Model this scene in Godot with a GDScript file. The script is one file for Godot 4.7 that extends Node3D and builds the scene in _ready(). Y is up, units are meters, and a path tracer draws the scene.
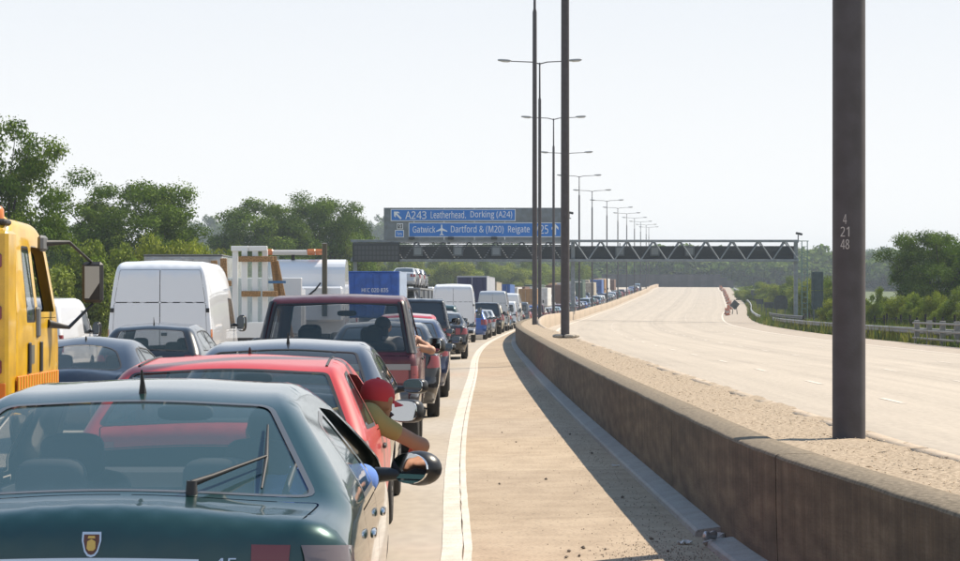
extends Node3D
# A motorway jam seen down the central reserve. Stations: d = metres ahead of the camera, o = metres right of the lamp-post line.
const F := 2300.0
const EYE := 1.735
const SD := [-30.0, 0.0, 9.0, 16.2, 60.75, 105.0, 150.0, 194.0, 239.0, 283.0, 328.0, 372.0, 417.0, 462.0, 506.0, 551.0, 595.0, 640.0, 700.0, 740.0, 800.0, 1000.0]
const SX := [5.2, 3.55, 3.0, 2.6, 2.25, 2.5, 3.9, 6.2, 9.0, 12.2, 16.0, 20.5, 25.0, 29.5, 34.0, 38.5, 43.0, 47.0, 53.0, 57.0, 63.0, 83.0]
const SM := [-0.60, -0.885, -0.985, -1.08, -1.49, -1.99, -2.5, -3.0, -3.5, -3.85, -3.93, -3.8, -3.55, -3.25, -2.95, -2.65, -2.3, -1.9, -1.45, -1.4, -2.2, -6.0]
var rng := RandomNumberGenerator.new()
var used := {}
var mats := {}
var tex := {}

func _ready() -> void:
	rng.seed = 7
	set_view()
	make_textures()
	build_ground()
	build_reserve()
	build_lamp_posts()
	build_gantry()
	build_right_side()
	build_trees()
	build_vehicles()
	build_small_things()

func set_view() -> void:
	var cam := Camera3D.new()
	cam.name = "camera"
	cam.fov = rad_to_deg(2.0 * atan(280.5 / F))
	cam.position = Vector3(0, EYE, 0)
	cam.near = 0.1
	cam.far = 6000.0
	add_child(cam)
	cam.current = true
	var sm := ProceduralSkyMaterial.new()
	sm.sky_top_color = Color(0.42, 0.545, 0.69)
	sm.sky_horizon_color = Color(0.852, 0.850, 0.840)
	sm.sky_curve = 0.27
	sm.ground_bottom_color = Color(0.45, 0.42, 0.37)
	sm.ground_horizon_color = Color(0.80, 0.80, 0.78)
	sm.sun_angle_max = 1.0
	sm.energy_multiplier = 1.0
	var sky := Sky.new()
	sky.sky_material = sm
	var env := Environment.new()
	env.background_mode = Environment.BG_SKY
	env.sky = sky
	env.tonemap_mode = Environment.TONE_MAPPER_LINEAR
	env.tonemap_exposure = 1.6
	env.fog_enabled = true
	env.fog_density = 0.00026
	env.fog_light_color = Color(0.90, 0.95, 1.0)
	env.sdfgi_enabled = true
	env.ssao_enabled = true
	env.ssil_enabled = true
	var we := WorldEnvironment.new()
	we.name = "world_environment"
	we.environment = env
	add_child(we)
	var sun := DirectionalLight3D.new()
	sun.name = "sun"
	sun.light_energy = 1.6
	sun.light_color = Color(1.0, 0.95, 0.875)
	sun.light_angular_distance = 0.5
	sun.shadow_enabled = true
	# high on the right and a little ahead
	sun.look_at_from_position(Vector3.ZERO, -Vector3(0.565, 0.78, -0.39), Vector3.UP)
	add_child(sun)

# ---------- stations ----------
func tab(t: Array, d: float) -> float:
	var n := SD.size()
	if d <= SD[0]: return t[0]
	if d >= SD[n - 1]: return t[n - 1]
	var i := 0
	while SD[i + 1] < d: i += 1
	var h: float = SD[i + 1] - SD[i]
	var m0: float = (t[i + 1] - t[i]) / h if i == 0 else (t[i + 1] - t[i - 1]) / (SD[i + 1] - SD[i - 1])
	var m1: float = (t[i + 1] - t[i]) / h if i + 2 >= n else (t[i + 2] - t[i]) / (SD[i + 2] - SD[i])
	var u: float = (d - SD[i]) / h
	var u2 := u * u
	var u3 := u2 * u
	return t[i] * (2 * u3 - 3 * u2 + 1) + m0 * h * (u3 - 2 * u2 + u) + t[i + 1] * (3 * u2 - 2 * u3) + m1 * h * (u3 - u2)
func px(d: float) -> float: return tab(SX, d)
func top_y(d: float) -> float: return tab(SM, d) + EYE
func heading(d: float) -> float: return atan((px(d + 1.0) - px(d - 1.0)) / 2.0)
func grade(d: float) -> float: return (top_y(d + 1.0) - top_y(d - 1.0)) / 2.0
func left_y(d: float, o: float) -> float: return top_y(d) - 0.75 + 0.02 * minf(o + 1.05, 0.0) * fade(d)
func right_y(d: float, o: float) -> float: return top_y(d) - 0.72 - 0.018 * maxf(o - 0.35, 0.0) * fade(d)
func fade(d: float) -> float: return 1.0 - 0.8 * smoothstep(180.0, 420.0, d)
func at(d: float, o: float, y: float) -> Vector3:
	var h := heading(d)
	return Vector3(px(d) + o * cos(h), y, -d + o * sin(h))
func lane_line(d: float) -> float:
	if d < 16.2: return -0.15 - px(d)
	if d < 60.0: return lerpf(-2.75, -2.4, smoothstep(20.0, 60.0, d))
	return lerpf(-2.4, -1.65, smoothstep(60.0, 140.0, d))
func right_edge(d: float) -> float: return lerpf(15.8, 19.6, smoothstep(140.0, 420.0, d))
func lorry_yaw(d: float) -> float: return -heading(d)

# ---------- names and labels ----------
func named(called: String) -> String:
	var n: int = used.get(called, 0)
	used[called] = n + 1
	return called if n == 0 else "%s_%03d" % [called, n]
func tag(o: Node3D, label: String, category: String, group := "") -> Node3D:
	o.set_meta("label", label)
	o.set_meta("category", category)
	if group != "": o.set_meta("group", group)
	return o
func thing(called: String, label: String, category: String, pos := Vector3.ZERO, group := "") -> Node3D:
	var o := Node3D.new()
	o.name = named(called)
	o.position = pos
	add_child(o)
	return tag(o, label, category, group)
func put(called: String, mesh: Mesh, m: Material, parent: Node) -> MeshInstance3D:
	var o := MeshInstance3D.new()
	o.mesh = mesh
	o.material_override = m
	if parent == self:
		o.name = named(called)
		add_child(o)
	else:
		o.name = called
		parent.add_child(o, true)
	return o
func setting(called: String, mesh: Mesh, m: Material, kind := "structure") -> MeshInstance3D:
	var o := put(called, mesh, m, self)
	o.set_meta("kind", kind)
	return o

# ---------- materials ----------
func lin(r: float, g: float, b: float, a := 1.0) -> Color:
	var c := Color(r, g, b).linear_to_srgb()
	c.a = a
	return c
func mat(key: String, c: Color, rough := 0.6, metal := 0.0) -> StandardMaterial3D:
	if mats.has(key): return mats[key]
	var m := StandardMaterial3D.new()
	m.resource_name = key
	m.albedo_color = c
	m.roughness = rough
	m.metallic = metal
	mats[key] = m
	return m
func paint(key: String, c: Color, metal := 0.25) -> StandardMaterial3D:
	if mats.has(key): return mats[key]
	var m := mat(key, c, 0.34, metal)
	m.clearcoat_enabled = true
	m.clearcoat = 1.0
	m.clearcoat_roughness = 0.04
	return m
func glass(key: String, c: Color) -> StandardMaterial3D:
	if mats.has(key): return mats[key]
	var m := mat(key, c, 0.02)
	m.transparency = BaseMaterial3D.TRANSPARENCY_ALPHA
	return m
func tri(key: String, c: Color, t: String, scale: float, rough := 0.9, bump := "", bump_scale := 0.0) -> StandardMaterial3D:
	if mats.has(key): return mats[key]
	var m := mat(key, c, rough)
	m.albedo_texture = tex[t]
	m.uv1_triplanar = true
	m.uv1_world_triplanar = true
	m.uv1_scale = Vector3.ONE * scale
	if bump != "":
		m.heightmap_enabled = true
		m.heightmap_texture = tex[bump]
		m.heightmap_scale = bump_scale
	return m

func noise(freq: float, sd: int, oct := 4) -> FastNoiseLite:
	var n := FastNoiseLite.new()
	n.seed = sd
	n.frequency = freq
	n.noise_type = FastNoiseLite.TYPE_SIMPLEX_SMOOTH
	n.fractal_octaves = oct
	return n
func grey(freq: float, sd: int, size: int, oct := 4) -> Image:
	var im := noise(freq, sd, oct).get_seamless_image(size, size)
	im.convert(Image.FORMAT_L8)
	return im
# a tint between two colours by coarse noise, with fine grain and dark specks; kept near white so that albedo_color sets the tone
func blend_tex(key: String, size: int, sd: int, coarse: float, lo: Color, hi: Color, grain: float, speck: float) -> void:
	var a := grey(coarse, sd, size, 5).get_data()
	var b := grey(0.22, sd + 1, size, 2).get_data()
	var c := grey(0.09, sd + 2, size, 3).get_data()
	var out := PackedByteArray()
	out.resize(size * size * 3)
	for i in size * size:
		var t := clampf((a[i] / 255.0 - 0.5) * 1.5 + 0.5, 0.0, 1.0)
		var g := 1.0 + grain * (b[i] / 127.5 - 1.0)
		if c[i] < 62: g *= 1.0 - speck
		out[i * 3] = int(clampf(lerpf(lo.r, hi.r, t) * g, 0, 1) * 255)
		out[i * 3 + 1] = int(clampf(lerpf(lo.g, hi.g, t) * g, 0, 1) * 255)
		out[i * 3 + 2] = int(clampf(lerpf(lo.b, hi.b, t) * g, 0, 1) * 255)
	var im := Image.create_from_data(size, size, false, Image.FORMAT_RGB8, out)
	tex[key] = ImageTexture.create_from_image(im)
func make_textures() -> void:
	blend_tex("concrete", 512, 3, 0.012, Color(0.90, 0.89, 0.88), Color(1, 1, 1), 0.10, 0.16)
	blend_tex("gravel", 512, 11, 0.03, Color(0.70, 0.68, 0.65), Color(1, 1, 1), 0.22, 0.25)
	blend_tex("lichen", 512, 15, 0.035, Color(0.62, 0.61, 0.58), Color(1, 1, 1), 0.20, 0.35)
	blend_tex("grass", 512, 21, 0.02, Color(0.70, 0.80, 0.55), Color(1, 1, 0.95), 0.30, 0.30)
	blend_tex("grime", 512, 31, 0.01, Color(0.88, 0.87, 0.85), Color(1, 1, 1), 0.03, 0.0)
	blend_tex("bark", 256, 41, 0.04, Color(0.6, 0.6, 0.6), Color(1, 1, 1), 0.3, 0.3)
	# carriageway: faint lengthwise wear and oil drips, u across, v along
	var ra := noise(0.05, 91, 4)
	var rb := noise(0.25, 92, 2)
	var rc := noise(0.012, 93, 3)
	var road := Image.create(512, 512, false, Image.FORMAT_RGB8)
	for x in 512:
		for y in 512:
			var k := absf(y - 256.0) / 256.0
			var f := 0.93 + 0.055 * lerpf(ra.get_noise_2d(x, y * 0.03), ra.get_noise_2d(x, 60.0), k) + 0.05 * rb.get_noise_2d(x, y) + 0.06 * lerpf(rc.get_noise_2d(x, y), rc.get_noise_2d(x, 900.0), k)
			var lane := fposmod(x / 512.0 * 19.5 - 1.2, 3.65) / 3.65
			f -= 0.035 * exp(-pow((lane - 0.5) / 0.10, 2.0)) * (0.7 + rb.get_noise_2d(x * 0.4, y * 0.2))
			road.set_pixel(x, y, Color(clampf(f, 0, 1), clampf(f * 0.995, 0, 1), clampf(f * 0.985, 0, 1)))
	tex["road"] = ImageTexture.create_from_image(road)
	tex["fine"] = ImageTexture.create_from_image(grey(0.2, 51, 256, 3))
	tex["rough"] = ImageTexture.create_from_image(grey(0.05, 52, 256, 4))
	# wall: rain streaks of uneven length running down from the coping, u along the wall, v down
	var w := 1024
	var h := 128
	var st := noise(0.16, 61, 3)
	var ln := noise(0.05, 62, 4)
	var cl := noise(0.01, 63, 4)
	var gr := noise(0.3, 64, 2)
	var im := Image.create(w, h, false, Image.FORMAT_RGB8)
	for x in w:
		var k := 1.0 - absf(x - w * 0.5) / (w * 0.5)      # mixes two stretches so that the ends meet
		var s0 := lerpf(st.get_noise_1d(x + w), st.get_noise_1d(x), clampf(k * 4.0, 0, 1))
		var fine := gr.get_noise_1d(x * 1.3)
		var reach := 0.30 + 0.75 * lerpf(ln.get_noise_1d(x + w), ln.get_noise_1d(x), clampf(k * 4.0, 0, 1)) + 0.35 * s0
		for y in h:
			var v := float(y) / h
			var dark := smoothstep(0.35, -0.35, v - reach + 0.16 * gr.get_noise_2d(x * 0.5, y * 0.5))
			var b := 0.88 + 0.06 * s0 + 0.05 * fine + 0.26 * cl.get_noise_2d(x, y * 3.0) + 0.07 * gr.get_noise_2d(x, y)
			var c := Color(b, b * 0.985, b * 0.96).lerp(Color(0.46, 0.41, 0.35) * (1.0 + 0.5 * s0 + 0.2 * fine), dark * 0.32)
			im.set_pixel(x, y, Color(clampf(c.r, 0, 1), clampf(c.g, 0, 1), clampf(c.b, 0, 1)))
	tex["wall"] = ImageTexture.create_from_image(im)

# ---------- mesh helpers ----------
func begin() -> SurfaceTool:
	var st := SurfaceTool.new()
	st.begin(Mesh.PRIMITIVE_TRIANGLES)
	st.set_smooth_group(-1)
	return st
func done(st: SurfaceTool) -> ArrayMesh:
	st.generate_normals()
	return st.commit()
func tri3(st: SurfaceTool, a: Vector3, b: Vector3, c: Vector3) -> void:
	st.add_vertex(a); st.add_vertex(b); st.add_vertex(c)
func quad(st: SurfaceTool, a: Vector3, b: Vector3, c: Vector3, d: Vector3) -> void:
	tri3(st, a, b, c); tri3(st, a, c, d)
# a box with chamfered edges
func box(st: SurfaceTool, c: Vector3, size: Vector3, bev := 0.0, basis := Basis.IDENTITY) -> void:
	st.set_smooth_group(-1)
	var h := size * 0.5
	var v := minf(bev, minf(h.x, minf(h.y, h.z)) * 0.9)
	for ax in 3:
		var u := (ax + 1) % 3
		var w := (ax + 2) % 3
		for s in [-1.0, 1.0]:
			var p := []
			for q in [[-1.0, -1.0], [-1.0, 1.0], [1.0, 1.0], [1.0, -1.0]]:
				var r := Vector3.ZERO
				r[ax] = s * h[ax]; r[u] = q[0] * (h[u] - v); r[w] = q[1] * (h[w] - v)
				p.append(c + basis * r)
			if s > 0: quad(st, p[0], p[1], p[2], p[3])
			else: quad(st, p[3], p[2], p[1], p[0])
	if v <= 0.0: return
	for ax in 3:
		var u := (ax + 1) % 3
		var w := (ax + 2) % 3
		for su in [-1.0, 1.0]:
			for sw in [-1.0, 1.0]:
				var p := []
				for e in [[-1.0, 0], [1.0, 0], [1.0, 1], [-1.0, 1]]:
					var r := Vector3.ZERO
					r[ax] = e[0] * (h[ax] - v)
					r[u] = su * (h[u] - (v if e[1] == 0 else 0.0))
					r[w] = sw * (h[w] - (0.0 if e[1] == 0 else v))
					p.append(c + basis * r)
				if su * sw > 0: quad(st, p[3], p[2], p[1], p[0])
				else: quad(st, p[0], p[1], p[2], p[3])
	for sx in [-1.0, 1.0]:
		for sy in [-1.0, 1.0]:
			for sz in [-1.0, 1.0]:
				var a := c + basis * Vector3(sx * h.x, sy * (h.y - v), sz * (h.z - v))
				var b := c + basis * Vector3(sx * (h.x - v), sy * h.y, sz * (h.z - v))
				var e := c + basis * Vector3(sx * (h.x - v), sy * (h.y - v), sz * h.z)
				if sx * sy * sz > 0: tri3(st, a, e, b)
				else: tri3(st, a, b, e)
func box_mesh(c: Vector3, size: Vector3, bev := 0.0, basis := Basis.IDENTITY) -> ArrayMesh:
	var st := begin()
	box(st, c, size, bev, basis)
	return done(st)
# a tube through points with a radius at each
func tube(st: SurfaceTool, pts: Array, radii: Array, sides := 8, caps := true) -> void:
	var rings := []
	var prev := Vector3.ZERO
	for i in pts.size():
		var t: Vector3 = (pts[mini(i + 1, pts.size() - 1)] - pts[maxi(i - 1, 0)]).normalized()
		var a := prev
		if a == Vector3.ZERO: a = (Vector3.RIGHT if absf(t.x) < 0.8 else Vector3.FORWARD)
		a = (a - t * a.dot(t)).normalized()
		prev = a
		var b := t.cross(a)
		var ring := []
		for k in sides:
			var th := TAU * k / sides
			ring.append(pts[i] + (a * cos(th) + b * sin(th)) * radii[i])
		rings.append(ring)
	st.set_smooth_group(1)
	for i in rings.size() - 1:
		for k in sides:
			var k2 := (k + 1) % sides
			quad(st, rings[i][k], rings[i + 1][k], rings[i + 1][k2], rings[i][k2])
	st.set_smooth_group(-1)
	if caps:
		for e in [0, rings.size() - 1]:
			for k in sides:
				var k2 := (k + 1) % sides
				if e == 0: tri3(st, pts[e], rings[e][k], rings[e][k2])
				else: tri3(st, pts[e], rings[e][k2], rings[e][k])
func tube_mesh(pts: Array, radii: Array, sides := 8) -> ArrayMesh:
	var st := begin()
	tube(st, pts, radii, sides)
	return done(st)
# a profile of [radius, along] turned about an axis
func lathe(st: SurfaceTool, prof: Array, segs: int, xf := Transform3D.IDENTITY, smooth := true) -> void:
	st.set_smooth_group(1 if smooth else -1)
	for i in prof.size() - 1:
		for k in segs:
			var a := TAU * k / segs
			var b := TAU * (k + 1) / segs
			var p0 := xf * Vector3(prof[i][0] * cos(a), prof[i][1], prof[i][0] * sin(a))
			var p1 := xf * Vector3(prof[i + 1][0] * cos(a), prof[i + 1][1], prof[i + 1][0] * sin(a))
			var p2 := xf * Vector3(prof[i + 1][0] * cos(b), prof[i + 1][1], prof[i + 1][0] * sin(b))
			var p3 := xf * Vector3(prof[i][0] * cos(b), prof[i][1], prof[i][0] * sin(b))
			if prof[i][0] > 0.0001 and prof[i + 1][0] > 0.0001: quad(st, p0, p3, p2, p1)
			elif prof[i][0] > 0.0001: tri3(st, p0, p3, p1)
			else: tri3(st, p0, p2, p1)
	st.set_smooth_group(-1)
# a soft-cornered block (superellipsoid)
func pillow(st: SurfaceTool, c: Vector3, r: Vector3, e := 0.45, basis := Basis.IDENTITY, nu := 18, nv := 10) -> void:
	st.set_smooth_group(1)
	var g := []
	for j in nv + 1:
		var row := []
		var ph := -PI / 2 + PI * j / nv
		for i in nu:
			var th := TAU * i / nu
			var cp := pw(cos(ph), e)
			row.append(c + basis * Vector3(r.x * cp * pw(cos(th), e), r.y * pw(sin(ph), e), r.z * cp * pw(sin(th), e)))
		g.append(row)
	for j in nv:
		for i in nu:
			var i2 := (i + 1) % nu
			quad(st, g[j][i], g[j][i2], g[j + 1][i2], g[j + 1][i])
	st.set_smooth_group(-1)
func pw(x: float, e: float) -> float: return signf(x) * pow(absf(x), e)
func pillow_mesh(c: Vector3, r: Vector3, e := 0.45, basis := Basis.IDENTITY) -> ArrayMesh:
	var st := begin()
	pillow(st, c, r, e, basis)
	return done(st)
# a flat outline (x right, y up) given thickness towards +z
func prism(st: SurfaceTool, poly: PackedVector2Array, z0: float, z1: float, xf := Transform3D.IDENTITY) -> void:
	st.set_smooth_group(-1)
	var p := poly
	if Geometry2D.is_polygon_clockwise(p):
		p = p.duplicate(); p.reverse()
	var idx := Geometry2D.triangulate_polygon(p)
	for i in range(0, idx.size(), 3):
		var a := p[idx[i]]; var b := p[idx[i + 1]]; var c := p[idx[i + 2]]
		if (b - a).cross(c - a) < 0.0:
			var s := b; b = c; c = s
		tri3(st, xf * Vector3(a.x, a.y, z1), xf * Vector3(c.x, c.y, z1), xf * Vector3(b.x, b.y, z1))
		tri3(st, xf * Vector3(a.x, a.y, z0), xf * Vector3(b.x, b.y, z0), xf * Vector3(c.x, c.y, z0))
	for i in p.size():
		var a := p[i]; var b := p[(i + 1) % p.size()]
		quad(st, xf * Vector3(a.x, a.y, z1), xf * Vector3(b.x, b.y, z1), xf * Vector3(b.x, b.y, z0), xf * Vector3(a.x, a.y, z0))
func prism_mesh(poly: PackedVector2Array, z0: float, z1: float, xf := Transform3D.IDENTITY) -> ArrayMesh:
	var st := begin()
	prism(st, poly, z0, z1, xf)
	return done(st)
# smooth sheet from rows of points, with uv rows
func sheet(rows: Array, uvs: Array = []) -> ArrayMesh:
	var st := SurfaceTool.new()
	st.begin(Mesh.PRIMITIVE_TRIANGLES)
	st.set_smooth_group(1)
	for i in rows.size() - 1:
		for k in rows[i].size() - 1:
			for q in [[0, 0], [1, 0], [1, 1], [0, 0], [1, 1], [0, 1]]:
				if uvs.size() > 0: st.set_uv(uvs[i + q[0]][k + q[1]])
				st.add_vertex(rows[i + q[0]][k + q[1]])
	st.index()
	st.generate_normals()
	return st.commit()
func stations(a: float, b: float, step: float, grow := 0.0) -> Array:
	var r := []
	var d := a
	while d < b - 0.01:
		r.append(d)
		d += step + maxf(d, 0.0) * grow
	r.append(b)
	return r
func words(s: String, width: float, height: float, depth := 0.01) -> Array:
	# [mesh, scale, offset] for lettering fitted to a width and height, centred
	var t := TextMesh.new()
	var f := SystemFont.new()
	f.font_names = PackedStringArray(["Droid Sans"])
	f.font_weight = 500
	t.font = f
	t.text = s
	t.font_size = 48
	t.pixel_size = 0.01
	t.depth = 0.05
	t.curve_step = 1.0
	var bb := t.get_aabb()
	return [t, Vector3(width / bb.size.x, height / bb.size.y, depth / 0.05), bb.get_center()]
func letter(called: String, s: String, c: Vector3, width: float, height: float, m: Material, parent: Node, depth := 0.01, basis := Basis.IDENTITY) -> MeshInstance3D:
	var w := words(s, width, height, depth)
	var o := put(called, w[0], m, parent)
	o.transform = Transform3D(basis.scaled_local(w[1]), Vector3.ZERO)
	o.position = c - o.transform.basis * w[2]
	return o

# ---------- ground, carriageways, markings ----------
func terrain_y(x: float, d: float) -> float:
	var dd := clampf(d, -30.0, 1000.0)
	var o := x - px(dd)
	var base := top_y(minf(dd, 745.0)) - 1.3
	var y := base
	if o < -21.0: y = base + 0.5 - 0.02 * 20.0 + 1.6 * smoothstep(-24.0, -60.0, o) + 0.004 * clampf(-o - 60.0, 0.0, 400.0)
	elif o > 24.0: y = base - 0.2 - 1.4 * smoothstep(24.0, 45.0, o) + 0.003 * clampf(o - 60.0, 0.0, 500.0)
	var far := smoothstep(620.0, 2300.0, d)
	return y + 13.0 * far + 5.0 * far * sin(x * 0.004 + 1.3) + 3.0 * far * sin(x * 0.011 + d * 0.002)
func ribbon(ds: Array, oa: Callable, ob: Callable, n: int, yf: Callable, lift: float) -> ArrayMesh:
	var rows := []
	for d in ds:
		var row := []
		for k in n + 1:
			var o: float = lerpf(oa.call(d), ob.call(d), float(k) / n)
			row.append(at(d, o, yf.call(d, o) + lift))
		rows.append(row)
	var uvs := []
	for d in ds:
		var uv := []
		for k in n + 1: uv.append(Vector2(float(k) / n, d / 45.0))
		uvs.append(uv)
	return sheet(rows, uvs)
func build_ground() -> void:
	var grass := tri("verge_grass", lin(0.105, 0.125, 0.040), "grass", 0.23, 0.95)
	var rows := []
	for d in [-40.0, 0.0, 25.0, 50.0, 75.0, 100.0, 125.0, 150.0, 175.0, 200.0, 225.0, 250.0, 280.0, 310.0, 340.0, 370.0, 400.0, 440.0, 480.0, 520.0, 560.0, 600.0, 640.0, 680.0, 720.0, 760.0, 820.0, 900.0, 1000.0, 1200.0, 1500.0, 1900.0, 2400.0, 3000.0]:
		var row := []
		var c := px(clampf(d, -30, 1000))
		for o in [-1500.0, -1000.0, -650.0, -400.0, -250.0, -160.0, -100.0, -70.0, -50.0, -40.0, -32.0, -26.0, -22.0, -12.0, 0.0, 12.0, 22.0, 25.0, 30.0, 37.0, 45.0, 60.0, 85.0, 120.0, 180.0, 280.0, 450.0, 700.0, 1100.0, 1500.0]:
			row.append(Vector3(c + o, terrain_y(c + o, d), -d))
		rows.append(row)
	setting("ground", sheet(rows), grass)
	var pale := mat("road_concrete", lin(0.425, 0.372, 0.308), 0.88)
	pale.albedo_texture = tex["road"]
	var shoulder := tri("shoulder_concrete", lin(0.365, 0.31, 0.25), "concrete", 0.17, 0.9)
	var ds := stations(-20.0, 760.0, 3.0, 0.02)
	var wob0 := noise(0.35, 5, 3)
	var dn := stations(-20.0, 5.0, 3.0) + stations(5.2, 60.0, 0.25) + stations(63.0, 760.0, 3.0, 0.02)
	var ly := func(d, o): return left_y(d, o)
	var ry := func(d, o): return right_y(d, o)
	setting("road_queue_side", ribbon(dn, func(_d): return -21.5, func(d): return lane_line(d) + 0.03 + 0.008 * wob0.get_noise_1d(d * 5.0 + 42), 6, ly, 0.0), pale)
	setting("road_clear_side", ribbon(ds, func(_d): return 0.3, func(d): return right_edge(d), 8, ry, 0.0), pale)
	setting("hard_shoulder", ribbon(ds, func(d): return right_edge(d) + 0.012, func(d): return right_edge(d) + 3.5, 3, ry, -0.004), shoulder)
	# strip between the edge line and the wall: a bed and, over it, slabs with open joints
	var strip := setting("paved_strip", ribbon(ds, func(d): return lane_line(d) - 0.05, func(_d): return -0.84, 2, ly, -0.012), mat("joint_dirt", lin(0.22, 0.175, 0.125), 1.0))
	var slab_m := []
	for k in 4:
		slab_m.append(tri("slab_concrete_%d" % k, [lin(0.385, 0.30, 0.21), lin(0.36, 0.28, 0.195), lin(0.40, 0.315, 0.22), lin(0.375, 0.295, 0.21)][k], "concrete", 0.27, 0.9))
	var a := -8.0
	var n := 0
	while a < 250.0:
		var b: float = a + [5.4, 5.1, 5.6, 4.6][n % 4]
		put("slab", ribbon(stations(a + 0.003, b - 0.003, 0.3 if a < 60.0 else 0.8), func(d): return lane_line(d) + 0.034 + 0.008 * wob0.get_noise_1d(d * 5.0 + 42), func(_d): return -0.85, 3, ly, 0.0), slab_m[n % 4], strip)
		a = b
		n += 1
	put("far_slab", ribbon(stations(a + 0.008, 750.0, 6.0), func(d): return lane_line(d) + 0.034 + 0.008 * wob0.get_noise_1d(d * 5.0 + 42), func(_d): return -0.85, 2, ly, 0.0), slab_m[0], strip)
	# markings
	var white := tri("road_paint", lin(0.62, 0.56, 0.48), "concrete", 0.5, 0.75)
	var wob := noise(0.35, 5, 3)
	var near := stations(2.0, 120.0, 0.25)
	setting("edge_line", ribbon(near, func(d): return lane_line(d) - 0.115 + 0.005 * wob.get_noise_1d(d * 3.0), func(d): return lane_line(d) + 0.030 + 0.008 * wob.get_noise_1d(d * 5.0 + 40), 1, ly, 0.004), white)
	setting("edge_line", ribbon(near, func(d): return lane_line(d) + 0.038 + 0.008 * wob.get_noise_1d(d * 5.0 + 44), func(d): return lane_line(d) + 0.095 + 0.005 * wob.get_noise_1d(d * 4.0 + 200), 1, ly, 0.004), white)
	setting("edge_line", ribbon(stations(120.05, 700.0, 5.0), func(d): return lane_line(d) - 0.11, func(d): return lane_line(d) + 0.1, 1, ly, 0.005), white)
	setting("edge_line", ribbon(stations(8.0, 720.0, 3.0, 0.01), func(_d): return 1.1, func(_d): return 1.28, 1, ry, 0.005), white)
	setting("edge_line", ribbon(stations(8.0, 740.0, 3.0, 0.01), func(d): return right_edge(d) - 0.22, func(d): return right_edge(d) - 0.02, 1, ry, 0.005), white)
	# lane dashes: two metres long, one every nine metres
	for lane in 3:
		var dash := []
		var st := SurfaceTool.new()
		st.begin(Mesh.PRIMITIVE_TRIANGLES)
		st.set_smooth_group(1)
		var d := 12.0 + lane * 2.1
		var off := 4.85 + 3.65 * lane
		while d < 700.0:
			var q := []
			for e in [[0.0, -0.06], [2.1, -0.06], [2.1, 0.06], [0.0, 0.06]]:
				var oo: float = off * lerpf(1.0, right_edge(d) / 15.8, 0.6) + e[1]
				q.append(at(d + e[0], oo, right_y(d + e[0], oo) + 0.006))
			quad(st, q[0], q[1], q[2], q[3])
			d += 9.0
		setting("lane_dashes", done(st), white, "structure")
	for lane in 3:
		var st := SurfaceTool.new()
		st.begin(Mesh.PRIMITIVE_TRIANGLES)
		var d := 14.0 + lane * 2.3
		while d < 500.0:
			var q := []
			for e in [[0.0, -0.06], [2.1, -0.06], [2.1, 0.06], [0.0, 0.06]]:
				var oo: float = lane_line(d) - 3.65 * (lane + 1) + e[1]
				q.append(at(d + e[0], oo, left_y(d + e[0], oo) + 0.006))
			quad(st, q[0], q[1], q[2], q[3])
			d += 9.0
		setting("lane_dashes", done(st), white, "structure")
	# an expansion joint right across the clear carriageway, and a long oil track
	setting("expansion_joint", ribbon([236.0, 236.55], func(_d): return 0.6, func(d): return right_edge(d) + 3.4, 8, ry, 0.008), mat("joint_tar", lin(0.16, 0.14, 0.12), 0.9))

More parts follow.
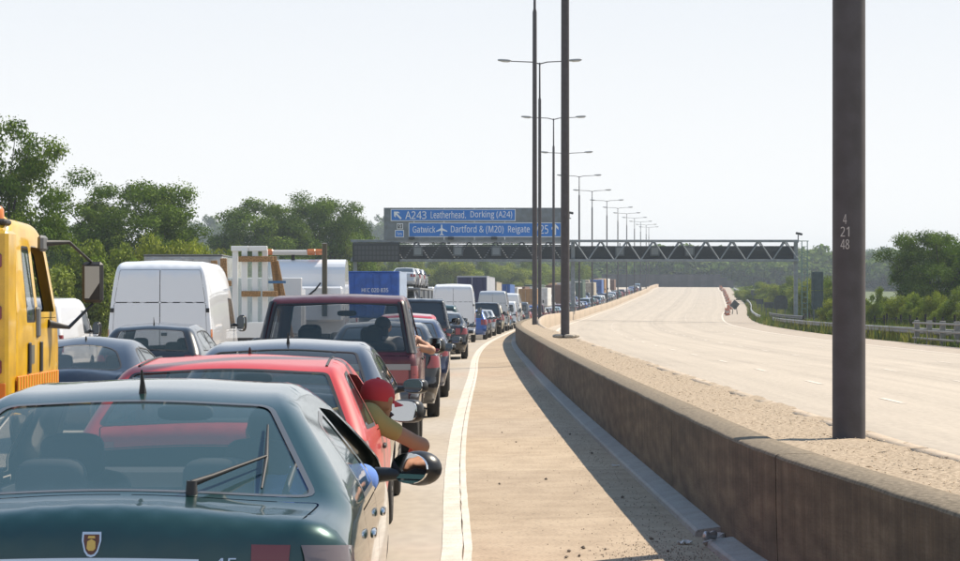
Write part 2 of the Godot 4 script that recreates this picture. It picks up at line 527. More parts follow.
# ---------- central reserve ----------
func build_reserve() -> void:
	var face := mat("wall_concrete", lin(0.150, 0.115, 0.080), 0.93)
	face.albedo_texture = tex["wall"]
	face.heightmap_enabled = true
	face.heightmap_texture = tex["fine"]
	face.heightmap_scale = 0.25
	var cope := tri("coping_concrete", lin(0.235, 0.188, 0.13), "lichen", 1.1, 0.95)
	var kerb_m := tri("kerb_concrete", lin(0.34, 0.33, 0.31), "concrete", 0.6, 0.85)
	var wear := noise(0.5, 71, 4)
	var wall := thing("retaining_wall", "long stained grey concrete wall along the strip beside the queue", "wall", Vector3.ZERO)
	var kerb := thing("channel_kerb", "pale concrete channel kerb broken once along the wall foot", "kerb", Vector3.ZERO)
	var a := -10.0
	var n := 0
	while a < 745.0:
		var b := a + (6.0 if a < 150.0 else 15.0)
		b = minf(b, 746.0)
		var g := 0.009 if a < 150.0 else 0.0
		var step := 0.11 if a < 40.0 else (0.6 if a < 120.0 else 3.0)
		var rows := []
		var uvs := []
		var crow := []
		for d in stations(a + g, b - g, step):
			var t := top_y(d)
			var w1 := 0.007 * wear.get_noise_1d(d * 1.5)
			var w2 := 0.006 * wear.get_noise_1d(d * 2.5 + 50.0)
			var prof := [[-0.865, -0.80, 1.0], [-0.878, -0.45, 0.55], [-0.885 + w2 * 0.3, -0.022 + w1, 0.03]]
			var row := []
			var uv := []
			for p in prof:
				row.append(at(d, p[0], t + p[1]))
				uv.append(Vector2(d / 9.0, p[2]))
			row.reverse(); uv.reverse()
			rows.append(row); uvs.append(uv)
			var cr := []
			for p in [[-0.885 + w2 * 0.3, -0.022 + w1], [-0.878 + w2 * 0.5, -0.008 + w1], [-0.864 + w2 * 0.5, 0.0 + w1], [-0.74, 0.004 + w1 * 0.4], [-0.62 + w1, 0.0], [-0.615, -0.10]]:
				cr.append(at(d, p[0], t + p[1]))
			crow.append(cr)
		# rows run forward, columns from the top down: the face looks left
		for r in rows: r.reverse()
		for r in uvs: r.reverse()
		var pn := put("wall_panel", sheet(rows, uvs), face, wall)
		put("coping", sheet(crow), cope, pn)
		a = b
		n += 1
	# kerb units, the one beside the broken place split and its end worn off
	a = 3.0
	n = 0
	while a < 240.0:
		var b := a + (1.83 if a < 60.0 else 12.0)
		var lo := a + 0.004
		var hi := b - 0.004
		if a < 15.9 and b > 15.9: hi = 15.75
		if a < 16.5 and b > 16.5: lo = maxf(lo, 16.5)
		if a < 15.9 and b > 16.5:
			kerb_unit(lo, 15.75, kerb_m, kerb); lo = 16.5; hi = b - 0.004
		if hi - lo > 0.1: kerb_unit(lo, hi, kerb_m, kerb)
		a = b
		n += 1
	# gravel between the walls, with a low wall on its far side
	var grav := tri("gravel_bed", lin(0.44, 0.35, 0.25), "gravel", 1.3, 1.0)
	var bump := noise(0.6, 81, 4)
	var rows2 := []
	for d in stations(2.0, 746.0, 0.16, 0.006):
		var row := []
		var n2 := maxi(1, 8)
		for k in n2 + 1:
			var o := lerpf(-0.63, 0.30, float(k) / n2)
			row.append(at(d, o, top_y(d) - 0.028 + 0.022 * bump.get_noise_2d(o * 6.0, d * 6.0) + 0.02 * bump.get_noise_2d(o, d)))
		rows2.append(row)
	setting("gravel_bed", sheet(rows2), grav)
	var wall_r := thing("low_wall", "pale sunlit concrete wall edging the empty carriageway past the gantry", "wall", Vector3.ZERO)
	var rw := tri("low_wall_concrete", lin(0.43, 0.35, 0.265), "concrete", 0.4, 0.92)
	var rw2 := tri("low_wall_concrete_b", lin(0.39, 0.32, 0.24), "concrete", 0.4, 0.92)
	a = 3.0
	n = 0
	while a < 745.0:
		var b := minf(a + (6.0 if a < 420.0 else 20.0), 746.0)
		var rows3 := []
		for d in stations(a + 0.02, b - 0.02, 0.25 if a < 45.0 else 1.5):
			var t := top_y(d)
			var up := 0.26 * smoothstep(80.0, 170.0, d) - 0.03
			var w1 := 0.02 * wear.get_noise_1d(d * 3.0 + 300.0) if a < 60.0 else 0.0
			var row := []
			for p in [[0.16 + w1, -0.12], [0.17 + w1, up], [0.30, up + 0.004], [0.335 + w1, up - 0.04], [0.36, -0.4], [0.37, -0.80]]:
				row.append(at(d, p[0], t + p[1]))
			rows3.append(row)
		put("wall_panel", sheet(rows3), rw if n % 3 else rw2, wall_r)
		a = b
		n += 1
	# loose stones on the gravel
	var stone := stone_mesh(3)
	var mm := MultiMesh.new()
	mm.transform_format = MultiMesh.TRANSFORM_3D
	mm.use_colors = true
	mm.mesh = stone
	mm.instance_count = 4200
	for i in 4200:
		var d := 9.0 + 50.0 * pow(rng.randf(), 1.7)
		var o := rng.randf_range(-0.60, 0.20)
		if o < -0.45 and rng.randf() < 0.5: o = rng.randf_range(-0.4, 0.18)
		var s := rng.randf_range(0.003, 0.009) * (1.0 if rng.randf() < 0.97 else 2.2)
		mm.set_instance_transform(i, Transform3D(Basis.from_euler(Vector3(rng.randf() * 6, rng.randf() * 6, 0)).scaled(Vector3(s * 1.3, s * 0.6, s * 1.2)), at(d, o, top_y(d) - 0.020)))
		var c := rng.randf_range(0.7, 1.25)
		mm.set_instance_color(i, Color(0.50 * c, 0.40 * c, 0.285 * c))
	var so := MultiMeshInstance3D.new()
	so.name = "gravel_stones"
	so.multimesh = mm
	var sm := mat("stone", Color.WHITE, 0.95)
	sm.vertex_color_use_as_albedo = true
	so.material_override = sm
	add_child(so)
	tag(so, "loose tan gravel stones on the raised reserve between walls", "gravel")
	so.set_meta("kind", "stuff")
	# grit swept against the kerb and over the strip
	var mg := MultiMesh.new()
	mg.transform_format = MultiMesh.TRANSFORM_3D
	mg.use_colors = true
	mg.mesh = stone
	mg.instance_count = 3200
	for i in 3200:
		var d := 9.0 + 55.0 * pow(rng.randf(), 1.4)
		var o := -1.12 - absf(rng.randfn(0.0, 0.22))
		if rng.randf() < 0.12: o = rng.randf_range(-2.5, -1.15)
		elif rng.randf() < 0.3:
			d = 14.6 + absf(rng.randfn(0.0, 0.9)); o = -1.45 + rng.randfn(0.0, 0.22)
		var s := rng.randf_range(0.002, 0.007)
		mg.set_instance_transform(i, Transform3D(Basis.from_euler(Vector3(rng.randf() * 6, rng.randf() * 6, rng.randf() * 6)).scaled(Vector3.ONE * s), at(d, o, left_y(d, o) + s * 0.4)))
		var c := rng.randf_range(0.35, 1.1)
		mg.set_instance_color(i, Color(0.30 * c, 0.25 * c, 0.19 * c))
	var go := MultiMeshInstance3D.new()
	go.name = "road_grit"
	go.multimesh = mg
	go.material_override = sm
	add_child(go)
	tag(go, "brown grit scattered on the strip along the kerb", "grit")
	go.set_meta("kind", "stuff")
	# rubble in the broken kerb
	for i in 9:
		var d := rng.randf_range(15.8, 16.45)
		var o := rng.randf_range(-1.06, -0.90)
		var rb := put("kerb_rubble", stone_mesh(100 + i), kerb_m, self)
		rb.scale = Vector3.ONE * rng.randf_range(0.022, 0.05)
		rb.rotation = Vector3(rng.randf() * 6, rng.randf() * 6, 0)
		rb.position = at(d, o, left_y(d, o) + 0.02)
		tag(rb, "small broken lump of concrete in the kerb gap", "rubble", "lumps in the broken kerb")
func kerb_unit(lo: float, hi: float, m: Material, parent: Node) -> void:
	var rows := []
	for d in stations(lo, hi, 0.5):
		var y := left_y(d, -1.2)
		var row := []
		for p in [[-1.055, -0.02], [-1.05, 0.035], [-1.03, 0.05], [-0.885, 0.07], [-0.85, 0.07]]:
			row.append(at(d, p[0], y + p[1]))
		rows.append(row)
	var st := SurfaceTool.new()
	st.begin(Mesh.PRIMITIVE_TRIANGLES)
	st.set_smooth_group(-1)
	for i in rows.size() - 1:
		for k in 4: quad(st, rows[i][k], rows[i + 1][k], rows[i + 1][k + 1], rows[i][k + 1])
	for e in [0, rows.size() - 1]:
		var r: Array = rows[e]
		var base: Vector3 = Vector3(r[4].x, r[0].y, r[4].z)
		for k in 4:
			if e == 0: tri3(st, base, r[k], r[k + 1])
			else: tri3(st, base, r[k + 1], r[k])
	put("kerb_unit", done(st), m, parent)
func stone_mesh(sd: int) -> ArrayMesh:
	var r := RandomNumberGenerator.new()
	r.seed = sd
	var st := begin()
	var v := []
	for p in [Vector3(1, 0, 0), Vector3(-1, 0, 0), Vector3(0, 1, 0), Vector3(0, -1, 0), Vector3(0, 0, 1), Vector3(0, 0, -1)]:
		v.append(p * Vector3(r.randf_range(0.8, 1.3), r.randf_range(0.6, 0.9), r.randf_range(0.7, 1.1)) + Vector3(r.randf_range(-0.25, 0.25), r.randf_range(-0.2, 0.2), r.randf_range(-0.25, 0.25)))
	for x in [0, 1]:
		for y in [2, 3]:
			for z in [4, 5]:
				var odd: bool = (x + (y - 2) + (z - 4)) % 2 == 1
				if odd: tri3(st, v[x], v[y], v[z])
				else: tri3(st, v[x], v[z], v[y])
	return done(st)

# ---------- lamp posts ----------
func build_lamp_posts() -> void:
	var steel := tri("post_paint", lin(0.065, 0.058, 0.062), "grime", 0.9, 0.62, "fine", 0.12)
	var lamp := mat("lantern_grey", lin(0.30, 0.31, 0.32), 0.5)
	var bowl := mat("lantern_bowl", lin(0.55, 0.56, 0.55), 0.25)
	var hgt := 16.75
	var col := SurfaceTool.new()
	col.begin(Mesh.PRIMITIVE_TRIANGLES)
	lathe(col, [[0.0, -0.3], [0.116, -0.3], [0.116, 0.0], [0.115, 3.0], [0.105, 9.0], [0.096, 14.3], [0.060, 14.45], [0.052, 16.7], [0.0, 16.72]], 28)
	var col_mesh := done(col)
	var door := box_mesh(Vector3(0.109, 1.1, 0.0), Vector3(0.02, 0.55, 0.075), 0.004)
	var arm_l := tube_mesh([Vector3(0, hgt - 0.12, 0), Vector3(-0.5, hgt, 0), Vector3(-1.9, hgt + 0.06, 0)], [0.04, 0.036, 0.03], 8)
	var arm_r := tube_mesh([Vector3(0, hgt - 0.12, 0), Vector3(0.5, hgt, 0), Vector3(1.9, hgt + 0.06, 0)], [0.04, 0.036, 0.03], 8)
	var lan := begin()
	pillow(lan, Vector3(0, 0.04, 0), Vector3(0.46, 0.085, 0.15), 0.7)
	var lan_mesh := done(lan)
	var bw := begin()
	pillow(bw, Vector3(0.06, -0.03, 0), Vector3(0.30, 0.055, 0.12), 0.8)
	var bowl_mesh := done(bw)
	for i in 15:
		var d := 16.2 + 44.55 * i
		var called := "tall grey twin-arm lamp post rising from the gravel reserve"
		var p := thing("lamp_post", called, "lamp post", at(d, 0.0, top_y(d) - 0.02), "lamp posts along the central reserve")
		p.rotation.y = -heading(d)
		if i == 0: tag(p, "thick dark lamp post marked 4 21 48", "lamp post", "lamp posts along the central reserve")
		put("column", col_mesh, steel, p)
		put("access_door", door, steel, p).rotation.y = 1.2
		for s in [-1.0, 1.0]:
			put("arm", arm_l if s < 0 else arm_r, steel, p)
			var l := put("lantern", lan_mesh, lamp, p)
			l.position = Vector3(s * 2.3, hgt + 0.08, 0)
			l.rotation.z = 0.06 * s
			put("bowl", bowl_mesh, bowl, l)
		if i == 0:
			var ink := mat("post_number", lin(0.42, 0.39, 0.37), 0.8)
			var k := 0
			for s in ["4", "21", "48"]:
				# pressed round the column, towards the traffic
				var ang := -0.42
				var w := words(s, 0.026 if k == 0 else 0.062, 0.068, 0.006)
				var o := put("post_number", w[0], ink, p)
				var bs := Basis(Vector3.UP, ang)
				o.transform.basis = bs.scaled_local(w[1])
				o.position = bs * Vector3(0, 0, 0.1135) + Vector3(0, 1.53 - 0.088 * k, 0) - o.transform.basis * w[2]
				k += 1
	# pale lumps round the foot of the second post
	var lump := tri("sandbag_cloth", lin(0.55, 0.50, 0.42), "gravel", 1.5, 0.95)
	var r0 := at(60.75, 0.0, top_y(60.75))
	for q in [[-0.20, 0.14, 0.3], [0.10, 0.24, -0.2], [0.27, 0.0, 0.9]]:
		var st := begin()
		pillow(st, Vector3.ZERO, Vector3(0.14, 0.05, 0.085), 0.75)
		var o := put("sandbag", done(st), lump, self)
		o.position = r0 + Vector3(q[0], 0.025, q[1])
		o.rotation.y = q[2]
		tag(o, "pale sandbag lying at a lamp post foot on the gravel", "sandbag", "sandbags round a lamp post")

# ---------- gantry ----------
const GD := 255.0
func gx(x: float) -> float: return (x - 480.0) / F * GD
func gy(y: float) -> float: return EYE + (280.5 - y) / F * GD
func build_gantry() -> void:
	var steel := tri("gantry_steel", lin(0.22, 0.25, 0.27), "grime", 0.3, 0.55)
	var dark := mat("gantry_mesh", lin(0.018, 0.022, 0.024), 0.8)
	var z0 := -GD
	var ga := thing("sign_gantry", "grey steel lattice gantry spanning both carriageways above the road", "gantry", Vector3(gx(573.0), top_y(GD), z0))
	var org := ga.position
	var ytop := gy(241.0)
	var ybot := gy(260.5)
	var legs := [[gx(355.0), left_y(GD, -22.0) - 0.8], [gx(573.0), top_y(GD) - 0.1], [gx(796.0), right_y(GD, 24.0) - 0.9]]
	for l in legs:
		put("leg", box_mesh(Vector3(l[0], (l[1] + ytop) * 0.5, z0) - org, Vector3(0.42, ytop - l[1], 0.42), 0.03), steel, ga)
		put("foot_plate", box_mesh(Vector3(l[0], l[1] + 0.86, z0) - org, Vector3(0.8, 0.12, 0.8), 0.02), steel, ga)
	var xa: float = gx(351.0)
	var xb: float = gx(798.0)
	for zz in [-0.75, 0.75]:
		for yy in [ytop, ybot]:
			put("chord", box_mesh(Vector3((xa + xb) / 2, yy, z0 + zz) - org, Vector3(xb - xa, 0.26, 0.22), 0.02), steel, ga)
		var n := 17
		var w := (xb - xa) / n
		for i in n:
			for s in [0, 1]:
				var a := Vector3(xa + w * (i + 0.5 * s), ybot if s == 0 else ytop, z0 + zz)
				var b := Vector3(xa + w * (i + 0.5 * (s + 1)), ytop if s == 0 else ybot, z0 + zz)
				put("brace", tube_mesh([a - org, b - org], [0.075, 0.075], 6), steel, ga)
	put("walkway", box_mesh(Vector3((xa + xb) / 2, ybot + 0.16, z0) - org, Vector3(xb - xa - 0.4, 0.05, 1.2), 0.0), dark, ga)
	# mesh guard of thin dark slats along the back of the walkway
	for k in 10:
		var y := lerpf(ybot + 0.22, ytop - 0.62, k / 9.0)
		put("guard_and_shade_slat", box_mesh(Vector3((xa + xb) / 2, y, z0 - 0.56) - org, Vector3(xb - xa - 0.5, 0.145, 0.02), 0.0), dark, ga)
	for k in 8:  # extra dark slats added before the left half so its braces look shaded
		var y := lerpf(ybot + 0.24, ytop - 0.24, k / 7.0)
		put("guard_and_shade_slat", box_mesh(Vector3((xa + gx(573.0)) / 2, y, z0 + 0.89) - org, Vector3(gx(573.0) - xa - 0.6, 0.13, 0.02), 0.0), dark, ga)
	# ladder cage at the right-hand leg
	var green := mat("ladder_green", lin(0.08, 0.16, 0.15), 0.6)
	var lx: float = gx(802.0)
	var ly: float = legs[2][1]
	for s in [0.0, 0.62]:
		put("ladder_rail", tube_mesh([Vector3(lx + s, ly, z0) - org, Vector3(lx + s, ytop, z0) - org], [0.05, 0.05], 6), green, ga)
	for k in 16:
		var y := lerpf(ly + 0.6, ytop, k / 15.0)
		put("rung", tube_mesh([Vector3(lx, y, z0) - org, Vector3(lx + 0.62, y, z0) - org], [0.035, 0.035], 6), green, ga)
	put("handrail", tube_mesh([Vector3(xb, ytop, z0) - org, Vector3(xb + 1.2, ytop, z0) - org], [0.05, 0.05], 6), green, ga)
	# sign boards
	var grey_b := tri("sign_board_grey", lin(0.165, 0.19, 0.205), "grime", 0.2, 0.7)
	var back := thing("sign_backing", "wide dark grey backing board behind the blue direction signs", "board", Vector3(gx(475.0), gy(240.0), z0 + 0.9))
	var bx0: float = gx(384.0)
	var bx1: float = gx(565.0)
	var np := 6
	for i in np:
		var w := (bx1 - bx0) / np
		put("panel", box_mesh(Vector3(bx0 + w * (i + 0.5), (gy(208.0) + gy(240.0)) / 2, z0 + 0.9) - back.position, Vector3(w - 0.03, gy(208.0) - gy(240.0), 0.08), 0.01), grey_b, back)
	for i in 4:
		var x := lerpf(bx0 + 1.5, bx1 - 1.5, i / 3.0)
		put("bracket", box_mesh(Vector3(x, gy(238.0), z0 + 0.82) - back.position, Vector3(0.3, 1.4, 0.1), 0.01), steel, back)
	for x in [412.0, 451.0, 494.0]:
		put("lamp_box", box_mesh(Vector3(gx(x), gy(238.4), z0 + 1.35) - back.position, Vector3(0.65, 0.3, 0.55), 0.04), dark, back)
	var blue := mat("sign_blue", lin(0.0, 0.15, 0.50), 0.6)
	var white := mat("sign_white", lin(0.72, 0.74, 0.74), 0.5)
	var s1 := sign_panel("direction_sign", "blue sign reading A243 Leatherhead Dorking with a left arrow", 391.0, 515.5, 209.4, 221.3, blue, white)
	var zt := 0.065
	var o1 := s1.position
	sign_words(s1, "A243", 405.5, 426.5, 211.6, 219.2, white)
	sign_words(s1, "Leatherhead.", 431.0, 466.0, 211.4, 218.6, white)
	sign_words(s1, "Dorking (A24)", 470.5, 512.0, 211.2, 219.4, white)
	sign_arrow(s1, 397.8, 215.4, 0.95, PI * 0.25, white)
	var s2 := sign_panel("direction_sign", "blue sign reading Gatwick Dartford Reigate M25 with an upward arrow", 408.8, 561.0, 222.8, 237.3, blue, white)
	sign_words(s2, "Gatwick", 413.0, 435.5, 226.2, 232.8, white)
	sign_words(s2, "Dartford & (M20)", 451.0, 503.5, 225.6, 234.0, white)
	sign_words(s2, "Reigate", 508.0, 529.5, 226.0, 234.4, white)
	sign_words(s2, "M25", 533.5, 548.0, 225.4, 233.8, white)
	sign_arrow(s2, 554.8, 229.6, 1.05, 0.0, white)
	sign_plane(s2, 441.8, 230.0, white)
	var s3 := sign_panel("distance_sign", "small blue distance plate below the junction plate", 395.2, 404.2, 230.2, 237.6, blue, white)
	sign_words(s3, "1m", 397.2, 402.0, 232.4, 235.6, white)
	var s4 := sign_panel("junction_sign", "small black junction plate with a white 9 beside the blue signs", 397.2, 403.2, 223.6, 229.4, mat("sign_black", lin(0.012, 0.012, 0.013), 0.5), white)
	sign_words(s4, "9", 398.9, 401.5, 224.5, 228.4, white)
	# message sign and lane signals
	var ms := thing("message_sign", "dark unlit electronic message sign at the gantry's left end", "message sign", Vector3(gx(376.5), gy(262.0), z0 + 1.05))
	var hh: float = gy(243.4) - gy(262.3)
	put("case", box_mesh(Vector3(0, hh / 2, 0), Vector3(gx(400.0) - gx(353.0), hh, 0.5), 0.03), mat("message_case", lin(0.014, 0.018, 0.020), 0.7), ms)
	for r in 3:
		for c in 12:
			put("character_cell", box_mesh(Vector3(-2.25 + c * 0.41, 0.45 + r * 0.55, 0.256), Vector3(0.3, 0.42, 0.012), 0.0), mat("message_cell", lin(0.035, 0.042, 0.045), 0.35), ms)
	for x in [418.0, 458.0, 496.0, 620.0, 655.0, 690.0]:
		var lab := "dark square lane signal box hung inside the gantry over the queue" if x < 573.0 else "dark square lane signal box hung inside the gantry over the empty road"
		var sg := thing("lane_signal", lab, "signal", Vector3(gx(x), gy(258.0), z0 + (1.06 if x < 573.0 else -0.2)), "lane signals over the queue" if x < 573.0 else "lane signals over the empty road")
		put("case", box_mesh(Vector3(0, 0.75, 0), Vector3(1.05, 1.1, 0.22), 0.03), mat("signal_case", lin(0.07, 0.085, 0.09) if x < 573.0 else lin(0.07, 0.085, 0.09), 0.6), sg)
		put("face", box_mesh(Vector3(0, 0.75, 0.115), Vector3(0.75, 0.75, 0.012), 0.0), mat("signal_face", lin(0.16, 0.18, 0.18), 0.5), sg)
		put("hanger", box_mesh(Vector3(0, 1.42, 0), Vector3(0.12, 0.5, 0.12), 0.0), steel, sg)
	for q in [[569.0, 219.0, "small camera on a bracket at the sign board's right end"], [797.5, 240.0, "small camera standing on the gantry above the right leg"]]:
		var cm := thing("traffic_camera", q[2], "camera", Vector3(gx(q[0]), gy(q[1]), z0 + 0.7))
		put("mast", tube_mesh([Vector3(0, -0.3 if q[0] > 700 else 0.0, 0), Vector3(0, 0.55, 0)], [0.06, 0.06], 6), dark, cm)
		put("housing", box_mesh(Vector3(0.1, 0.68, 0), Vector3(0.75, 0.26, 0.26), 0.05, Basis(Vector3.BACK, -0.2)), dark, cm)
		if q[0] < 700: put("bracket", box_mesh(Vector3(-0.2, 0.05, 0.1), Vector3(0.8, 0.1, 0.1), 0.0), dark, cm)
func sign_panel(called: String, label: String, x0: float, x1: float, y0: float, y1: float, face: Material, white: Material) -> Node3D:
	var c := Vector3((gx(x0) + gx(x1)) / 2, gy(y1), -GD + 0.98)
	var o := thing(called, label, "sign", c)
	var w: float = gx(x1) - gx(x0)
	var h: float = gy(y0) - gy(y1)
	put("border", box_mesh(Vector3(0, h / 2, 0), Vector3(w, h, 0.05), 0.01), white, o)
	put("face", box_mesh(Vector3(0, h / 2, 0.03), Vector3(w - 0.16, h - 0.16, 0.03), 0.0), face, o)
	return o
func sign_words(s: Node3D, t: String, x0: float, x1: float, y0: float, y1: float, m: Material) -> void:
	letter("lettering", t, Vector3((gx(x0) + gx(x1)) / 2, (gy(y0) + gy(y1)) / 2, -GD + 0.98 + 0.055) - s.position, gx(x1) - gx(x0), gy(y0) - gy(y1), m, s, 0.02)
func sign_arrow(s: Node3D, x: float, y: float, size: float, turn: float, m: Material) -> void:
	var p := PackedVector2Array([Vector2(-0.12, -0.7), Vector2(0.12, -0.7), Vector2(0.12, 0.25), Vector2(0.42, -0.05), Vector2(0.42, 0.25), Vector2(0, 0.7), Vector2(-0.42, 0.25), Vector2(-0.42, -0.05), Vector2(-0.12, 0.25)])
	var o := put("arrow", prism_mesh(p, 0.0, 0.02), m, s)
	o.position = Vector3(gx(x), gy(y), -GD + 1.026) - s.position
	o.rotation.z = turn
	o.scale = Vector3(size * 0.85, size * 0.85, 1)
func sign_plane(s: Node3D, x: float, y: float, m: Material) -> void:
	var h := [Vector2(0.0, 0.62), Vector2(0.07, 0.5), Vector2(0.08, 0.18), Vector2(0.62, -0.12), Vector2(0.62, -0.22), Vector2(0.08, -0.08), Vector2(0.06, -0.42), Vector2(0.22, -0.54), Vector2(0.22, -0.62), Vector2(0.0, -0.56)]
	var p := PackedVector2Array(h)
	for i in range(h.size() - 2, 0, -1): p.append(Vector2(-h[i].x, h[i].y))
	var o := put("aeroplane_symbol", prism_mesh(p, 0.0, 0.02), m, s)
	o.position = Vector3(gx(x), gy(y), -GD + 1.026) - s.position

# ---------- right-hand verge ----------
func build_right_side() -> void:
	var steel := tri("rail_steel", lin(0.20, 0.20, 0.19), "grime", 0.5, 0.6)
	var post_m := tri("rail_post", lin(0.13, 0.125, 0.115), "grime", 0.7, 0.75)
	var off := func(d): return right_edge(d) + 4.1
	var rail := thing("crash_barrier", "grey steel crash barrier on short posts beside the hard shoulder", "barrier", Vector3.ZERO)
	barrier(rail, 60.0, 232.0, off, 3.2, steel, post_m, 1)
	var rail2 := thing("crash_barrier", "far steel crash barrier running uphill past the sign backs", "barrier", Vector3.ZERO)
	barrier(rail2, 262.0, 640.0, func(d): return right_edge(d) + 3.9, 6.4, mat("rail_bright", lin(0.36, 0.37, 0.36), 0.5), post_m, 1)
	var rail3 := thing("crash_barrier", "doubled dark crash barrier in front of the gantry's right leg", "barrier", Vector3.ZERO)
	barrier(rail3, 196.0, 262.0, func(d): return right_edge(d) + 4.9, 3.2, mat("rail_dark", lin(0.09, 0.092, 0.09), 0.6), post_m, 2)
	# a short stout three-rail parapet
	var par := thing("parapet_rail", "pale three-rail parapet with stout posts beside the clear carriageway", "railing", Vector3.ZERO)
	var pm := tri("parapet_paint", lin(0.24, 0.235, 0.215), "grime", 0.8, 0.7)
	for k in 3:
		var pts := []
		var rr := []
		for d in stations(88.0, 118.0, 3.0):
			var o: float = right_edge(d) + 3.55
			pts.append(at(d, o, right_y(d, o) + 0.28 + 0.38 * k)); rr.append(0.055)
		put("rail", tube_mesh(pts, rr, 6), pm, par)
	for d in stations(88.0, 118.0, 3.75):
		var o: float = right_edge(d) + 3.75
		put("post", box_mesh(at(d, o, right_y(d, o) + 0.55), Vector3(0.26, 1.25, 0.2), 0.02), pm, par)
	# post and wire fence behind
	var fence := thing("wire_fence", "dark timber post and wire fence behind the crash barrier", "fence", Vector3.ZERO)
	var tim := tri("fence_timber", lin(0.035, 0.03, 0.025), "bark", 2.0, 0.95)
	var d0 := 92.0
	var wires := [[], [], []]
	while d0 < 236.0:
		var o: float = right_edge(d0) + 7.4 + 0.15 * sin(d0)
		var y := terrain_y(at(d0, o, 0).x, d0)
		var hg := 1.55 + 0.12 * sin(d0 * 3.1)
		put("post", tube_mesh([at(d0, o, y - 0.2), at(d0, o, y + hg)], [0.075, 0.065], 6), tim, fence)
		for k in 3: wires[k].append(at(d0, o, y + 0.5 + 0.4 * k))
		d0 += 3.3
	for k in 3:
		var rr := []
		for q in wires[k]: rr.append(0.012)
		put("wire", tube_mesh(wires[k], rr, 4), tim, fence)
	# backs of signs that face the other way
	var backm := tri("sign_back_grey", lin(0.075, 0.085, 0.085), "grime", 0.4, 0.75)
	var blueg := tri("sign_back_green", lin(0.065, 0.095, 0.10), "grime", 0.4, 0.7)
	sign_back("tall blue-grey back of a narrow sign on two posts by the barrier", 180.0, 817.5, 271.5, 12.0, 38.0, 313.0, blueg, 0)
	sign_back("dark arched back of a road sign beyond the barrier's end", 268.0, 781.0, 295.0, 14.0, 14.0, 318.0, backm, 1)
	sign_back("low dark rectangular sign back standing just left of the arched one", 285.0, 769.0, 302.0, 9.0, 6.0, 313.0, backm, 0)
	sign_back("small grey square sign back among the bushes uphill of the barrier", 330.0, 760.0, 299.0, 7.0, 5.0, 311.0, backm, 0)
	sign_back("small pale sign back deep in the roadside bushes", 420.0, 755.0, 290.0, 8.0, 5.0, 303.0, backm, 0)
	# cones
	var orange := mat("cone_orange", lin(0.42, 0.12, 0.045), 0.6)
	var cw := mat("cone_white", lin(0.40, 0.37, 0.33), 0.6)
	var ck := mat("cone_base", lin(0.05, 0.045, 0.04), 0.8)
	var cb := begin()
	box(cb, Vector3(0, 0.03, 0), Vector3(0.46, 0.06, 0.46), 0.02)
	var cbm := done(cb)
	var cc := SurfaceTool.new()
	cc.begin(Mesh.PRIMITIVE_TRIANGLES)
	lathe(cc, [[0.185, 0.05], [0.045, 0.95], [0.03, 1.0], [0.0, 1.0]], 12)
	var ccm := done(cc)
	var cs := SurfaceTool.new()
	cs.begin(Mesh.PRIMITIVE_TRIANGLES)
	lathe(cs, [[0.145, 0.34], [0.107, 0.58]], 12)
	var csm := done(cs)
	var dd := 318.0
	var i := 0
	while dd < 690.0:
		var o: float = right_edge(dd) + 0.5 + 0.25 * sin(i * 1.7)
		var c := thing("traffic_cone", "orange traffic cone in the line tapering along the hard shoulder", "cone", at(dd, o, right_y(dd, o)), "cones along the hard shoulder")
		put("base", cbm, ck, c)
		put("cone", ccm, orange, c)
		put("reflective_band", csm, cw, c)
		dd += 9.0 if i > 3 else 4.0
		i += 1
	# works sign at the head of the cones
	var wd := 330.0
	var wo: float = right_edge(wd) + 1.6
	var ws := thing("works_sign", "dark back of a tilted works sign among the cones", "sign", at(wd, wo, right_y(wd, wo)))
	var wp := PackedVector2Array([Vector2(0, -0.75), Vector2(0.75, 0), Vector2(0, 0.75), Vector2(-0.75, 0)])
	var plate := put("plate", prism_mesh(wp, -0.02, 0.02), backm, ws)
	plate.position = Vector3(0, 1.35, 0)
	plate.rotation = Vector3(0.15, 0.3, 0.12)
	for s in [-0.35, 0.35]:
		put("leg", tube_mesh([Vector3(s, 0, 0.25), Vector3(s * 0.6, 1.3, 0)], [0.03, 0.03], 6), backm, ws)
		put("leg", tube_mesh([Vector3(s, 0, -0.4), Vector3(s * 0.6, 1.2, -0.03)], [0.03, 0.03], 6), backm, ws)
	# dark close-boarded screen where the road tops the rise
	var scr := thing("noise_screen", "long dark boarded screen across the top of the rise", "screen", Vector3.ZERO)
	var bm := [tri("screen_board", lin(0.045, 0.045, 0.05), "grime", 0.1, 0.85), tri("screen_board_b", lin(0.06, 0.058, 0.062), "grime", 0.1, 0.85)]
	var n := 20
	for k in n:
		var x0 := lerpf(40.0, 83.0, float(k) / n)
		var x1 := lerpf(40.0, 83.0, float(k + 1) / n)
		var y := top_y(752.0) - 1.4
		var hgt := 4.9 if k < n - 2 else 4.9 - 1.0 * (k - n + 3)
		put("board_panel", box_mesh(Vector3((x0 + x1) / 2, y + hgt / 2, -753.0 + 0.4 * (k % 2)), Vector3(x1 - x0 - 0.05, hgt, 0.2), 0.0), bm[k % 2], scr)
		put("post", box_mesh(Vector3(x0, y + hgt / 2, -752.6), Vector3(0.3, hgt + 0.2, 0.3), 0.0), bm[0], scr)
